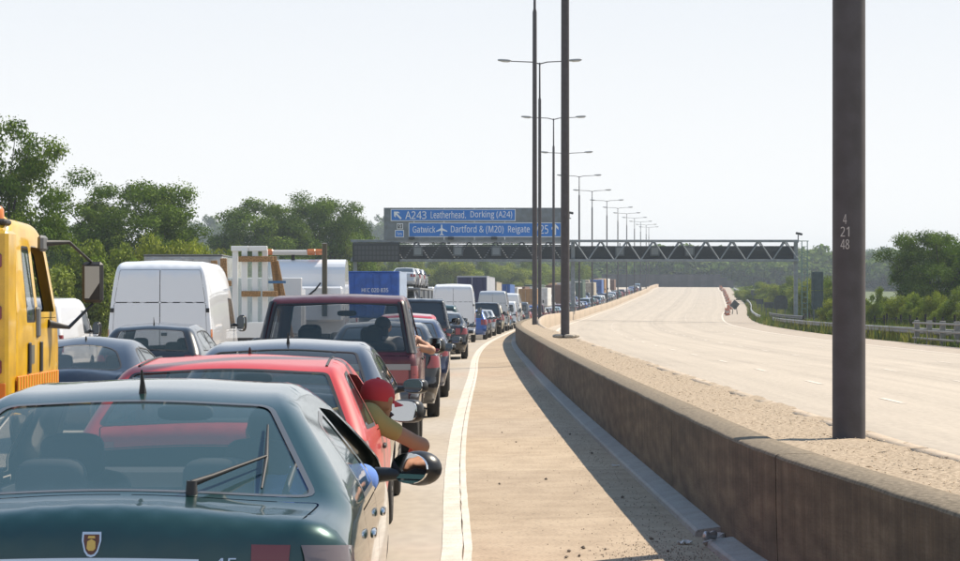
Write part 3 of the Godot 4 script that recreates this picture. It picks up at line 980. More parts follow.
func barrier(parent: Node3D, a: float, b: float, off: Callable, gap: float, beam: Material, post_m: Material, tiers: int) -> void:
	for t in tiers:
		var d := a
		while d < b - 0.1:
			var e := minf(d + gap * 2.0, b)
			var rows := []
			for q in [d + 0.01, (d + e) / 2, e - 0.01]:
				var row := []
				var o: float = off.call(q)
				var y := right_y(q, o) + 0.62 + 0.34 * t
				# a beam of two rounded corrugations facing the road, with depth behind
				for p in [[0.06, -0.16], [-0.02, -0.15], [-0.06, -0.10], [-0.06, -0.05], [-0.0, -0.01], [-0.0, 0.01], [-0.06, 0.05], [-0.06, 0.10], [-0.02, 0.15], [0.06, 0.16], [0.06, -0.16]]:
					row.append(at(q, o + p[0], y + p[1]))
				rows.append(row)
			put("beam", sheet(rows), beam, parent)
			d = e
	var d := a
	while d < b:
		var o: float = off.call(d) + 0.13
		put("post", box_mesh(at(d, o, right_y(d, o) + 0.26 + 0.17 * (tiers - 1)), Vector3(0.13, 1.0 + 0.34 * (tiers - 1), 0.12), 0.0), post_m, parent)
		d += gap
func sign_back(label: String, d: float, x: float, y: float, w: float, h: float, foot: float, m: Material, arch: int) -> void:
	var k := d / F
	var o := thing("roadside_sign", label, "sign", Vector3((x - 480.0) * k, EYE - (foot - 280.5) * k - 0.7, -d))
	var ww := w * k
	var hh := h * k
	var cy := EYE + (280.5 - y) * k - hh / 2 - o.position.y
	if arch == 0:
		var n := 2 if hh > 1.6 else 1
		for i in n:
			put("plate", box_mesh(Vector3(0, cy - hh / 2 + hh / n * (i + 0.5), 0), Vector3(ww, hh / n - 0.03, 0.05), 0.01), m, o)
	else:
		var p := PackedVector2Array()
		for i in 13:
			var a := PI * i / 12.0
			p.append(Vector2(ww / 2 * cos(a), hh * 0.45 * sin(a)))
		p.append(Vector2(-ww / 2, -hh * 0.55)); p.append(Vector2(ww / 2, -hh * 0.55))
		put("plate", prism_mesh(p, -0.03, 0.03), m, o).position = Vector3(0, cy + 0.05 * hh, 0)
	var nb := 5 if hh > 1.6 else 2
	for i in nb:
		put("stiffener", box_mesh(Vector3(0, cy - hh * 0.42 + hh * 0.8 * i / (nb - 1.0), 0.05), Vector3(ww * 0.94, 0.07, 0.04), 0.0), m, o)
	for s in [-0.3, 0.3]:
		put("post", tube_mesh([Vector3(ww * s, -0.4, 0.0), Vector3(ww * s, cy + hh * 0.45, 0.0)], [0.06, 0.06], 6), m, o)

# ---------- trees ----------
# Crown: clumps spread through a lobed volume, each a cloud of small leaf sprays; nominal tree 12 m tall, 11 m wide.
func leaf_cloud(sd: int, clumps: Array, per: int, size: float, tone: Array) -> ArrayMesh:
	var r := RandomNumberGenerator.new()
	r.seed = sd
	var vs := PackedVector3Array()
	var ns := PackedVector3Array()
	var cs := PackedColorArray()
	var ix := PackedInt32Array()
	for c in clumps:
		var shade := r.randf_range(0.78, 1.22)
		var hue := r.randf()
		var col := Color(lerpf(tone[0].r, tone[1].r, hue) * shade, lerpf(tone[0].g, tone[1].g, hue) * shade, lerpf(tone[0].b, tone[1].b, hue) * shade)
		var n := int(per * c[1] * c[1])
		for k in n:
			var dir := Vector3(r.randfn(), r.randfn() * 0.8, r.randfn()).normalized()
			var p: Vector3 = c[0] + dir * Vector3(1.0, 0.72, 1.0) * c[1] * pow(r.randf_range(0.12, 1.0), 0.45) * (1.0 + 0.25 * r.randfn() * 0.5)
			var s := size * r.randf_range(0.6, 1.35)
			var nn := (dir + Vector3(r.randfn(), r.randfn() + 0.5, r.randfn()) * 0.7).normalized()
			var t := nn.cross(Vector3(r.randfn(), r.randfn(), r.randfn())).normalized()
			var b := nn.cross(t)
			var base := vs.size()
			var w := r.randf_range(0.5, 0.8)
			# a folded four-point spray
			vs.append(p - t * s * 0.5); vs.append(p + b * s * 0.5 * w + nn * s * 0.12); vs.append(p + t * s * 0.5); vs.append(p - b * s * 0.5 * w + nn * s * 0.12)
			var jit := r.randf_range(0.82, 1.18)
			var cc := Color(col.r * jit, col.g * jit, col.b * jit)
			for q in 4:
				ns.append(nn); cs.append(cc)
			ix.append_array([base, base + 1, base + 2, base, base + 2, base + 3])
	var arr := []
	arr.resize(Mesh.ARRAY_MAX)
	arr[Mesh.ARRAY_VERTEX] = vs
	arr[Mesh.ARRAY_NORMAL] = ns
	arr[Mesh.ARRAY_COLOR] = cs
	arr[Mesh.ARRAY_INDEX] = ix
	var m := ArrayMesh.new()
	m.add_surface_from_arrays(Mesh.PRIMITIVE_TRIANGLES, arr)
	return m
func crown_clumps(sd: int, n: int, wide: float, low: float, high: float, rad: float, dome := false) -> Array:
	var r := RandomNumberGenerator.new()
	r.seed = sd
	var lobes := []
	for k in 6:
		var a := TAU * k / 6.0 + r.randf_range(-0.4, 0.4)
		lobes.append([Vector3(cos(a) * wide * 0.30, r.randf_range(-0.15, 0.15) * (high - low), sin(a) * wide * 0.30), r.randf_range(0.26, 0.36)])
	lobes.append([Vector3(0, (high - low) * 0.16, 0), 0.36])
	var out := []
	var mid := (low + high) * 0.5
	while out.size() < n:
		if dome and r.randf() < 0.62:
			# the outer dome, uneven from bough to bough
			var v := Vector3(r.randfn(), r.randfn() * 0.8 + 0.35, r.randfn()).normalized()
			var cy := low + (high - low) * 0.40
			var lump := 0.86 + 0.10 * sin(v.x * 5.0 + sd) * cos(v.z * 4.0 + sd * 2.0) + 0.05 * sin(v.y * 9.0 + v.x * 7.0)
			var e := Vector3(v.x * wide * 0.46, v.y * (high - cy if v.y > 0.0 else cy - low), v.z * wide * 0.46) * lump * r.randf_range(0.84, 1.0) + Vector3(0, cy, 0)
			out.append([e, rad * r.randf_range(0.6, 1.0)])
			continue
		var l: Array = lobes[r.randi() % lobes.size()]
		var dir := Vector3(r.randfn(), r.randfn() + 0.25, r.randfn()).normalized()
		var p: Vector3 = l[0] + dir * Vector3(wide * l[1], (high - low) * (l[1] + 0.06), wide * l[1]) * r.randf_range(0.55, 1.0)
		p.y += mid
		if p.y < low or p.y > high: continue
		out.append([p, rad * r.randf_range(0.65, 1.25)])
	return out
func trunk_mesh(sd: int, clumps: Array, fork: float, rad: float) -> ArrayMesh:
	var r := RandomNumberGenerator.new()
	r.seed = sd
	var st := begin()
	tube(st, [Vector3(0, -0.5, 0), Vector3(0.05, 0.2, 0), Vector3(0.1, fork * 0.6, 0.1), Vector3(0.15, fork, 0.05), Vector3(0.1, fork * 1.9, -0.1)], [rad * 1.5, rad * 1.15, rad * 0.95, rad * 0.85, rad * 0.4], 9)
	for k in mini(22, clumps.size()):
		var e: Vector3 = clumps[(k * 7) % clumps.size()][0]
		var a := Vector3(0.12, fork * r.randf_range(0.75, 1.5), 0.02)
		var mid := a.lerp(e, 0.5) + Vector3(r.randfn() * 0.25, 0.35, r.randfn() * 0.25)
		tube(st, [a, mid, e], [rad * 0.38, rad * 0.22, rad * 0.06], 5, false)
	return done(st)
var leaf_m: Array = []
var tree_sets: Array = []
func leaf_mat(key: String, tint: Color) -> StandardMaterial3D:
	var m := mat(key, tint, 0.7)
	m.metallic_specular = 0.15
	m.vertex_color_use_as_albedo = true
	m.cull_mode = BaseMaterial3D.CULL_DISABLED
	m.backlight_enabled = true
	m.backlight = Color(0.7, 0.75, 0.30)
	return m
func build_trees() -> void:
	var tone := [Color(0.10, 0.150, 0.026), Color(0.165, 0.21, 0.042)]
	var barkm := tri("bark", lin(0.10, 0.085, 0.065), "bark", 0.8, 0.95)
	var green := leaf_mat("oak_leaves", Color(0.88, 0.92, 0.84))
	var light := leaf_mat("pale_leaves", Color(1.0, 1.0, 1.0))
	# variants: [clump count, width, low, high, clump radius, leaves, leaf size, fork, trunk radius, tone]
	var pale := [Color(0.20, 0.235, 0.045), Color(0.29, 0.30, 0.06)]
	var spec := [
		[125, 11.0, 2.4, 12.0, 1.2, 330, 0.195, 3.0, 0.34, tone],      # 0 full oak
		[115, 11.0, 1.8, 12.0, 1.25, 330, 0.195, 2.6, 0.36, tone],      # 1 spreading oak
		[105, 9.0, 2.6, 12.0, 1.05, 270, 0.21, 4.0, 0.26, tone],        # 2 open tree with gaps
		[80, 11.0, 0.6, 11.8, 1.5, 60, 0.55, 2.0, 0.3, tone],         # 3 far tree
		[48, 12.0, 0.3, 12.0, 2.1, 80, 0.48, 1.2, 0.2, pale],         # 4 pale bush
		[48, 12.0, 0.2, 12.0, 2.0, 80, 0.48, 1.2, 0.2, [Color(0.13, 0.18, 0.034), Color(0.20, 0.235, 0.05)]],  # 5 mid green bush
	]
	for k in spec.size():
		var s: Array = spec[k]
		var cl := crown_clumps(100 + k, s[0], s[1], s[2], s[3], s[4], k in [0, 1, 3])
		tree_sets.append([leaf_cloud(200 + k, cl, s[5], s[6], s[9]), trunk_mesh(300 + k, cl, s[7], s[8])])
	var near_oak := "trees along the left-hand fields"
	# [variant, x px, top px, distance, width px, label]
	var L := [
		[2, 8, 122, 132, 124, "tall open-crowned tree behind the yellow lorry"],
		[0, 132, 174, 178, 150, "broad oak with a bumpy crown behind the white high-roof van"],
		[1, 62, 214, 190, 80, "dark oak between the open-crowned tree and the broad oak"],
		[1, 176, 204, 205, 56, "round-topped oak just right of the broad oak"],
		[1, 262, 192, 282, 120, "wide domed oak behind the glass-carrying truck"],
		[0, 318, 193, 292, 108, "tall rounded oak touching the wide domed oak"],
		[1, 350, 205, 300, 62, "oak partly behind the gantry's left end"],
		[3, 206, 211, 1150, 48, "hazy distant tree in the gap right of the broad oak"],
		[3, 226, 216, 1250, 40, "fainter hazy tree beside the gap in the oaks"],
		[3, 380, 211, 1200, 46, "hazy distant tree left of the grey sign board"],
		[5, 20, 240, 118, 90, "mid green bush under the tall open-crowned tree"],
		[5, 86, 245, 122, 80, "mid green bush below the dark oak"],
		[5, 120, 248, 126, 60, "mid green bush in front of the broad oak"],
		[4, 172, 234, 138, 70, "yellow-green bush above the grey box lorry"],
		[4, 205, 240, 150, 50, "yellow-green bush at the grey box lorry's right edge"],
		[5, 236, 250, 160, 46, "mid green bush left of the white glass frames"],
		[5, 262, 252, 170, 50, "mid green bush behind the white glass frames"],
		[5, 345, 246, 290, 44, "mid green bush behind the gantry's left leg"],
	]
	for k in 17:
		var x := 330.0 + k * 15.5
		L.append([4 if k % 3 != 1 else 5, x, 258.0 + 7.0 * sin(k * 2.3) + k * 0.3, 400.0 + 9.0 * (k % 4) + k * 9.0, 34.0 + 6.0 * sin(k * 1.1), "sunlit shrub on the bank beyond the gantry"])
	var Rr := [
		[0, 938, 226, 188, 104, "large dark tree beyond the parapet rail"],
		[1, 1010, 214, 176, 120, "large tree at the field edge right of the dark one"],
		[3, 884, 244, 1000, 48, "hazy rounded tree behind the thick lamp post"],
		[3, 905, 250, 1060, 40, "hazy tree between the rounded one and the large dark tree"],
		[3, 850, 262, 1100, 46, "hazy tree hidden partly by the thick lamp post"],
		[3, 926, 262, 900, 50, "hazy tree under the large dark tree's left side"],
		[3, 815, 262, 1300, 50, "bluish distant tree right of the gantry ladder"],
		[3, 700, 247, 1900, 72, "faint domed tree above the dark screen"],
		[3, 665, 256, 1800, 40, "faint small tree above the dark screen's middle"],
		[3, 772, 250, 1600, 58, "faint broad tree seen below the gantry"],
		[3, 745, 254, 1700, 46, "faint tree left of the broad one below the gantry"],
	]
	for q in Rr: L.append(q)
	for k in 13:
		L.append([4 if k % 2 else 5, 744.0 + k * 8.0, 287.0 - 0.9 * k + 4.0 * sin(k * 1.9), 470.0 - 21.0 * k, 24.0 + 3.0 * k * 0.4, "sunlit bush on the verge behind the sign backs"])
	for k in 15:
		L.append([5 if k % 3 else 4, 836.0 + k * 11.0, 296.0 + 7.0 * sin(k * 2.7), 172.0 - 2.2 * k, 30.0 + 7.0 * sin(k * 1.3), "leafy bush behind the wire fence"])
	for q in L:
		var d: float = q[3]
		var k := d / F
		var X: float = (q[1] - 480.0) * k
		var gy0 := terrain_y(X, d)
		var hgt: float = EYE + (280.5 - q[2]) * k - gy0
		var wid: float = q[4] * k
		var shared: bool = q[5].begins_with("sunlit") or q[5].begins_with("leafy")
		var bush: bool = q[0] >= 4
		var t := thing("bush" if bush else "tree", q[5], "bush" if bush else "tree", Vector3(X, gy0, -d), "shrubs and bushes of the verges" if shared else "")
		var sx: float = wid / [11.0, 11.0, 9.5, 12.0, 13.0, 13.0][q[0]]
		t.scale = Vector3(sx, maxf(hgt, 1.0) / 12.2, sx)
		t.rotation.y = fmod(q[1] * 1.37 + d, TAU)
		put("trunk", tree_sets[q[0]][1], barkm, t)
		put("crown", tree_sets[q[0]][0], light if bush else green, t)
	# far woods on the rise
	var r := RandomNumberGenerator.new()
	r.seed = 5
	var cl := crown_clumps(900, 26, 11.0, 0.5, 11.0, 2.2)
	var lowm := leaf_cloud(901, cl, 14, 1.25, tone)
	for side in 2:
		var mm := MultiMesh.new()
		mm.transform_format = MultiMesh.TRANSFORM_3D
		mm.mesh = lowm
		var xf := []
		for i in 1100:
			var d := 800.0 + 2150.0 * pow(r.randf(), 1.25)
			var xpx := r.randf_range(-60.0, 600.0) if side == 0 else r.randf_range(600.0, 1040.0)
			if side == 0 and d < 900.0: d += 250.0
			var X := (xpx - 480.0) * d / F
			var s := r.randf_range(0.85, 1.4)
			xf.append(Transform3D(Basis(Vector3.UP, r.randf() * TAU).scaled(Vector3(s * 1.2, s * r.randf_range(0.8, 1.15), s * 1.2)), Vector3(X, terrain_y(X, d) - 0.5, -d)))
		mm.instance_count = xf.size()
		for i in xf.size(): mm.set_instance_transform(i, xf[i])
		var o := MultiMeshInstance3D.new()
		o.name = named("woodland")
		o.multimesh = mm
		o.material_override = green
		add_child(o)
		tag(o, "far hazy wood on the rise behind the left-hand fields" if side == 0 else "far hazy wood covering the rise beyond the empty road", "wood")
		o.set_meta("kind", "stuff")
	# long grass and weeds along the verge
	var blades := tuft_mesh(77)
	for side in 2:
		var mm := MultiMesh.new()
		mm.transform_format = MultiMesh.TRANSFORM_3D
		mm.use_colors = true
		mm.mesh = blades
		var cnt := 9000 if side == 1 else 3500
		mm.instance_count = cnt
		for i in cnt:
			var d := r.randf_range(75.0, 420.0) if side == 1 else r.randf_range(90.0, 520.0)
			var o := right_edge(d) + 4.0 + 9.0 * pow(r.randf(), 1.3) if side == 1 else -21.8 - 9.0 * r.randf()
			var p := at(d, o, 0.0)
			var y := terrain_y(p.x, d)
			if side == 1 and o < right_edge(d) + 5.0: y = maxf(y, right_y(d, o) - 0.25)
			var s := r.randf_range(0.5, 1.25)
			mm.set_instance_transform(i, Transform3D(Basis(Vector3.UP, r.randf() * TAU).scaled(Vector3(s, s * r.randf_range(0.6, 1.3), s)), Vector3(p.x, y - 0.05, p.z)))
			var c := r.randf_range(0.75, 1.25)
			mm.set_instance_color(i, Color(0.22 * c, 0.21 * c, 0.06 * c) if r.randf() < 0.6 else Color(0.09 * c, 0.135 * c, 0.035 * c))
		var o := MultiMeshInstance3D.new()
		o.name = named("long_grass")
		o.multimesh = mm
		o.material_override = leaf_mat("grass_blades", Color.WHITE)
		add_child(o)
		tag(o, "rough long grass along the right-hand verge" if side == 1 else "rough long grass along the left-hand verge", "grass")
		o.set_meta("kind", "stuff")
func tuft_mesh(sd: int) -> ArrayMesh:
	var r := RandomNumberGenerator.new()
	r.seed = sd
	var st := begin()
	for i in 26:
		var p := Vector3(r.randfn() * 0.28, 0, r.randfn() * 0.28)
		var h := r.randf_range(0.35, 0.95)
		var lean := Vector3(r.randfn() * 0.16, 0, r.randfn() * 0.16)
		var side := Vector3(r.randfn(), 0, r.randfn()).normalized() * 0.035
		var mid := p + lean * 0.4 + Vector3(0, h * 0.55, 0)
		var tip := p + lean + Vector3(0, h, 0)
		quad(st, p - side, mid - side * 0.8, mid + side * 0.8, p + side)
		tri3(st, mid - side * 0.8, tip, mid + side * 0.8)
	return done(st)

# ---------- vehicle shells ----------
# A shell is the side outline (z forward from the tail, y up) swelled sideways: flanks lifted over the outline, a strip across the
# car along the outline. Windows, lids and doors are cut out of both with real gaps.
class Shell:
	var path: Array = []        # along the top from tail to nose: [Vector2(z, y), edge radius, bulge]
	var cum: Array = []
	var nrm: Array = []
	var poly := PackedVector2Array()
	var ys: Array
	var xs: Array
	var length := 4.0
	var tail := 0.05
	func width(y: float, z: float) -> float:
		var n := ys.size()
		var x: float = xs[n - 1]
		if y <= ys[0]: x = xs[0]
		else:
			for i in n - 1:
				if y < ys[i + 1]:
					var u: float = (y - ys[i]) / (ys[i + 1] - ys[i])
					var s0: float = (xs[i + 1] - xs[maxi(i - 1, 0)]) / maxf(ys[i + 1] - ys[maxi(i - 1, 0)], 0.01)
					var s1: float = (xs[mini(i + 2, n - 1)] - xs[i]) / maxf(ys[mini(i + 2, n - 1)] - ys[i], 0.01)
					var h: float = ys[i + 1] - ys[i]
					x = xs[i] * (2 * u * u * u - 3 * u * u + 1) + s0 * h * (u * u * u - 2 * u * u + u) + xs[i + 1] * (3 * u * u - 2 * u * u * u) + s1 * h * (u * u * u - u * u)
					break
		var e := absf(z / length - 0.5) * 2.0
		return x * (1.0 - tail * e * e * e * e)
	func near(p: Vector2) -> Array:      # distance to the top path, edge radius there, outward direction
		var best := 1e9
		var bi := 0
		var bt := 0.0
		for i in path.size() - 1:
			var a: Vector2 = path[i][0]
			var ab: Vector2 = path[i + 1][0] - a
			var t := clampf((p - a).dot(ab) / ab.length_squared(), 0, 1)
			var d := (p - a - ab * t).length_squared()
			if d < best:
				best = d; bi = i; bt = t
		return [sqrt(best), lerpf(path[bi][1], path[bi + 1][1], bt), (nrm[bi] as Vector2).lerp(nrm[bi + 1], bt).normalized()]
	func flank(p: Vector2, side: float, lift := 0.0) -> Array:
		var q := near(p)
		var x0 := width(p.y, p.x)
		var r: float = q[1]
		var k := clampf(1.0 - q[0] / r, 0, 1)
		var x := x0 - r + r * sqrt(maxf(0.0, 1.0 - k * k))
		var dy := (width(p.y + 0.02, p.x) - width(p.y - 0.02, p.x)) / 0.04
		var dz := (width(p.y, p.x + 0.02) - width(p.y, p.x - 0.02)) / 0.04
		var n0 := Vector3(1, -dy, dz).normalized()
		var c := sqrt(maxf(0.0, 1.0 - k * k))
		var o: Vector2 = q[2]
		var n := (n0 * c + Vector3(0, o.y, -o.x) * k).normalized()
		var pos := Vector3(x, p.y, -p.x) + n * lift
		return [Vector3(pos.x * side, pos.y, pos.z), Vector3(n.x * side, n.y, n.z)]
	func along(s: float) -> Array:       # [point, radius, bulge, normal]
		var i := 0
		while i < cum.size() - 2 and cum[i + 1] < s: i += 1
		var t := clampf((s - cum[i]) / maxf(cum[i + 1] - cum[i], 0.0001), 0, 1)
		return [(path[i][0] as Vector2).lerp(path[i + 1][0], t), lerpf(path[i][1], path[i + 1][1], t), lerpf(path[i][2], path[i + 1][2], t), (nrm[i] as Vector2).lerp(nrm[i + 1], t).normalized()]
	func half(s: float) -> float:
		var a := along(s)
		return width(a[0].y, a[0].x) - a[1]
	func over(p: Vector2, lift := 0.0) -> Array:     # p = (s, x)
		var a := along(p.x)
		var w: float = width(a[0].y, a[0].x) - a[1]
		var t := clampf(p.y / w, -1, 1)
		var b: float = a[2] * (1.0 - t * t) * (1.0 - t * t)
		var o: Vector2 = a[3]
		var c: Vector2 = a[0] + o * b
		var slope: float = a[2] * 4.0 * t * (1.0 - t * t) / w
		var n := Vector3(slope, o.y, -o.x).normalized()
		return [Vector3(p.y, c.y, -c.x) + n * lift, n]
	func s_at(z: float, y: float) -> float:
		var best := 1e9
		var s := 0.0
		for i in path.size() - 1:
			var a: Vector2 = path[i][0]
			var ab: Vector2 = path[i + 1][0] - a
			var t := clampf((Vector2(z, y) - a).dot(ab) / ab.length_squared(), 0, 1)
			var d := (Vector2(z, y) - a - ab * t).length_squared()
			if d < best:
				best = d; s = cum[i] + ab.length() * t
		return s

func rounded(pts: Array, closed: bool, per := 4) -> Array:
	# corner points [x, y, corner radius, extra...] -> smooth polyline [Vector2, extra...]
	var out := []
	var n := pts.size()
	for i in n:
		var p := Vector2(pts[i][0], pts[i][1])
		var cr: float = pts[i][2]
		if (not closed and (i == 0 or i == n - 1)) or cr <= 0.0:
			out.append([p] + pts[i].slice(3))
			continue
		var a := Vector2(pts[(i + n - 1) % n][0], pts[(i + n - 1) % n][1])
		var b := Vector2(pts[(i + 1) % n][0], pts[(i + 1) % n][1])
		var ra := minf(cr, (a - p).length() * 0.48)
		var rb := minf(cr, (b - p).length() * 0.48)
		var q0 := p + (a - p).normalized() * ra
		var q1 := p + (b - p).normalized() * rb
		for k in per + 1:
			var t := float(k) / per
			out.append([q0.lerp(p, t).lerp(p.lerp(q1, t), t)] + pts[i].slice(3))
	return out
func ring(pts: Array, step: float) -> PackedVector2Array:
	# closed rounded outline sampled no coarser than step
	var r := rounded(pts, true)
	var out := PackedVector2Array()
	for i in r.size():
		var a: Vector2 = r[i][0]
		var b: Vector2 = r[(i + 1) % r.size()][0]
		var n := maxi(1, int(ceil(a.distance_to(b) / step)))
		for k in n: out.append(a.lerp(b, float(k) / n))
	return out
func make_shell(def: Dictionary, step: float) -> Shell:
	var s := Shell.new()
	s.ys = def.ys
	s.xs = def.xs
	s.length = def.L
	s.tail = def.get("tail", 0.05)
	var r := rounded(def.out, false, 5)
	for i in r.size() - 1:
		var a: Vector2 = r[i][0]
		var b: Vector2 = r[i + 1][0]
		if a.distance_to(b) < 0.002: continue
		var n := maxi(1, int(ceil(a.distance_to(b) / step)))
		for k in n:
			var t := float(k) / n
			s.path.append([a.lerp(b, t), lerpf(r[i][1], r[i + 1][1], t), lerpf(r[i][2], r[i + 1][2], t)])
	s.path.append([r[-1][0], r[-1][1], r[-1][2]])
	# smooth the edge radius and the bulge along the path
	for pass_n in 3:
		for i in range(1, s.path.size() - 1):
			s.path[i][1] = (s.path[i - 1][1] + s.path[i][1] + s.path[i + 1][1]) / 3.0
			s.path[i][2] = (s.path[i - 1][2] + s.path[i][2] + s.path[i + 1][2]) / 3.0
	var c := 0.0
	for i in s.path.size():
		if i > 0: c += (s.path[i][0] as Vector2).distance_to(s.path[i - 1][0])
		s.cum.append(c)
		var t: Vector2 = ((s.path[mini(i + 1, s.path.size() - 1)][0] as Vector2) - s.path[maxi(i - 1, 0)][0]).normalized()
		s.nrm.append(Vector2(-t.y, t.x))
	for q in s.path: s.poly.append(q[0])
	# underside from nose to tail, with wheel arches
	var last: Vector2 = s.path[-1][0]
	var sill: float = def.sill
	for z in [def.wheels[1], def.wheels[0]]:
		var ar: float = def.arch
		var cy: float = def.R
		var hx := sqrt(maxf(ar * ar - (sill - cy) * (sill - cy), 0.01))
		s.poly.append(Vector2(z + hx + 0.05, sill))
		var a0 := atan2(sill - cy, hx)
		var n := 12
		for k in n + 1:
			var a := lerpf(a0, PI - a0, float(k) / n)
			s.poly.append(Vector2(z + ar * cos(a), cy + ar * sin(a)))
		s.poly.append(Vector2(z - hx - 0.05, sill))
	return s
# triangulates a region of the flank or strip; returns {"": body, panel name: ...} lists of Vector2 triples
func cut(bound: PackedVector2Array, extra: PackedVector2Array, holes: Array, panels: Array, step: float, gap: float) -> Dictionary:
	var pts := PackedVector2Array()
	pts.append_array(bound)
	pts.append_array(extra)
	for h in holes: pts.append_array(h)
	var grown := []
	for p in panels:
		var inn := Geometry2D.offset_polygon(p[1], -gap, Geometry2D.JOIN_ROUND)
		var out := Geometry2D.offset_polygon(p[1], gap, Geometry2D.JOIN_ROUND)
		grown.append([p[0], inn[0], out[0]])
		pts.append_array(densify(inn[0], step * 0.5)); pts.append_array(densify(out[0], step * 0.5))
	var lo := bound[0]
	var hi := bound[0]
	for b in bound:
		lo = lo.min(b); hi = hi.max(b)
	# interior points that keep clear of the others, found by hashing into cells
	var cells := {}
	for p in pts: cells[Vector2i((p / (step * 0.6)).floor())] = true
	var y := lo.y
	var row := 0
	while y < hi.y:
		var x := lo.x + (step * 0.5 if row % 2 else 0.0)
		while x < hi.x:
			var p := Vector2(x + 0.013 * step * sin(x * 91.0 + y * 37.0), y + 0.013 * step * cos(x * 53.0))
			if not cells.has(Vector2i((p / (step * 0.6)).floor())) and Geometry2D.is_point_in_polygon(p, bound): pts.append(p)
			x += step
		y += step * 0.87
		row += 1
	# drop doubles
	var seen := {}
	var uniq := PackedVector2Array()
	for p in pts:
		var k := Vector2i((p * 4000.0).round())
		if not seen.has(k):
			seen[k] = true
			uniq.append(p)
	var idx := Geometry2D.triangulate_delaunay(uniq)
	var res := {"": []}
	for i in range(0, idx.size(), 3):
		var a := uniq[idx[i]]
		var b := uniq[idx[i + 1]]
		var c := uniq[idx[i + 2]]
		var m := (a + b + c) / 3.0
		if absf((b - a).cross(c - a)) < 1e-7: continue
		if not Geometry2D.is_point_in_polygon(m, bound): continue
		var hole := false
		for h in holes:
			if Geometry2D.is_point_in_polygon(m, h): hole = true; break
		if hole: continue
		var key := ""
		var drop := false
		for g in grown:
			if Geometry2D.is_point_in_polygon(m, g[1]): key = g[0]; break
			if Geometry2D.is_point_in_polygon(m, g[2]): drop = true; break
		if drop: continue
		if not res.has(key): res[key] = []
		res[key].append([a, b, c])
	return res
func densify(p: PackedVector2Array, step: float) -> PackedVector2Array:
	var out := PackedVector2Array()
	for i in p.size():
		var a := p[i]
		var b := p[(i + 1) % p.size()]
		var n := maxi(1, int(ceil(a.distance_to(b) / step)))
		for k in n: out.append(a.lerp(b, float(k) / n))
	return out
# a list of Vector2 triples lifted by f (Vector2 -> [position, normal])
class Bag:
	var v := PackedVector3Array()
	var n := PackedVector3Array()
	func add(tris: Array, f: Callable) -> void:
		var memo := {}
		for t in tris:
			var q := []
			for p in t:
				if not memo.has(p): memo[p] = f.call(p)
				q.append(memo[p])
			var g: Vector3 = (q[1][0] - q[0][0]).cross(q[2][0] - q[0][0])
			var o := [0, 1, 2] if g.dot(q[0][1] + q[1][1] + q[2][1]) < 0.0 else [0, 2, 1]
			for k in o:
				v.append(q[k][0]); n.append(q[k][1])
	func mesh() -> ArrayMesh:
		var st := SurfaceTool.new()
		st.begin(Mesh.PRIMITIVE_TRIANGLES)
		for i in v.size():
			st.set_normal(n[i]); st.add_vertex(v[i])
		st.index()
		return st.commit()

# the wheel set shared by vehicles of one radius
func wheel_meshes(r: float, w: float, lorry := false) -> Array:
	var xf := Transform3D(Basis(Vector3.BACK, PI / 2), Vector3.ZERO)
	var ty := SurfaceTool.new()
	ty.begin(Mesh.PRIMITIVE_TRIANGLES)
	var ri := r * 0.62
	lathe(ty, [[ri, -w * 0.42], [ri + 0.03, -w * 0.5], [r - 0.04, -w * 0.5], [r - 0.01, -w * 0.42], [r, -w * 0.25], [r, w * 0.25], [r - 0.01, w * 0.42], [r - 0.04, w * 0.5], [ri + 0.03, w * 0.5], [ri, w * 0.42]], 28, xf)
	var rm := SurfaceTool.new()
	rm.begin(Mesh.PRIMITIVE_TRIANGLES)
	for s in [-1.0, 1.0]:
		var dish := 0.2 if not lorry else 0.05
		lathe(rm, [[ri, s * w * 0.44], [ri * 0.93, s * w * 0.36], [ri * 0.85, s * w * dish], [ri * 0.42, s * w * 0.36], [ri * 0.30, s * w * 0.42], [0.0, s * w * 0.43]], 24, xf)
		for k in 7:
			var a := TAU * k / 7.0
			box(rm, Vector3(s * w * 0.40, cos(a) * ri * 0.62, sin(a) * ri * 0.62), Vector3(w * 0.14, ri * 0.68, ri * 0.22), 0.01, Basis(Vector3.RIGHT, a))
	return [done(ty), done(rm)]
func add_wheels(root: Node3D, zs: Array, half: float, r: float, w: float, key := "") -> void:
	if not tex.has("wheel%.2f%.2f" % [r, w]): tex["wheel%.2f%.2f" % [r, w]] = wheel_meshes(r, w, w > 0.26)
	var ms: Array = tex["wheel%.2f%.2f" % [r, w]]
	for z in zs:
		for s in [-1.0, 1.0]:
			var wn := Node3D.new()
			wn.name = "wheel"
			root.add_child(wn, true)
			wn.position = Vector3(s * (half - w * 0.5), r, -z)
			put("tyre", ms[0], mat("tyre_rubber", lin(0.022, 0.021, 0.020), 0.85), wn)
			put("rim", ms[1], mat("rim_alloy", lin(0.36, 0.36, 0.37), 0.4, 0.6), wn)

# patch of the shell raised by lift: quads over a rectangle of the strip (s, x) or of the flank (z, y)
func strip_patch(sh: Shell, poly: PackedVector2Array, lift: float, step := 0.05) -> ArrayMesh:
	var b := Bag.new()
	var r := cut(densify(poly, step), PackedVector2Array(), [], [], step, 0.0)
	b.add(r[""], func(p): return sh.over(p, lift))
	return b.mesh()
func flank_patch(sh: Shell, poly: PackedVector2Array, side: float, lift: float, step := 0.05) -> ArrayMesh:
	var b := Bag.new()
	var r := cut(densify(poly, step), PackedVector2Array(), [], [], step, 0.0)
	b.add(r[""], func(p): return sh.flank(p, side, lift))
	return b.mesh()

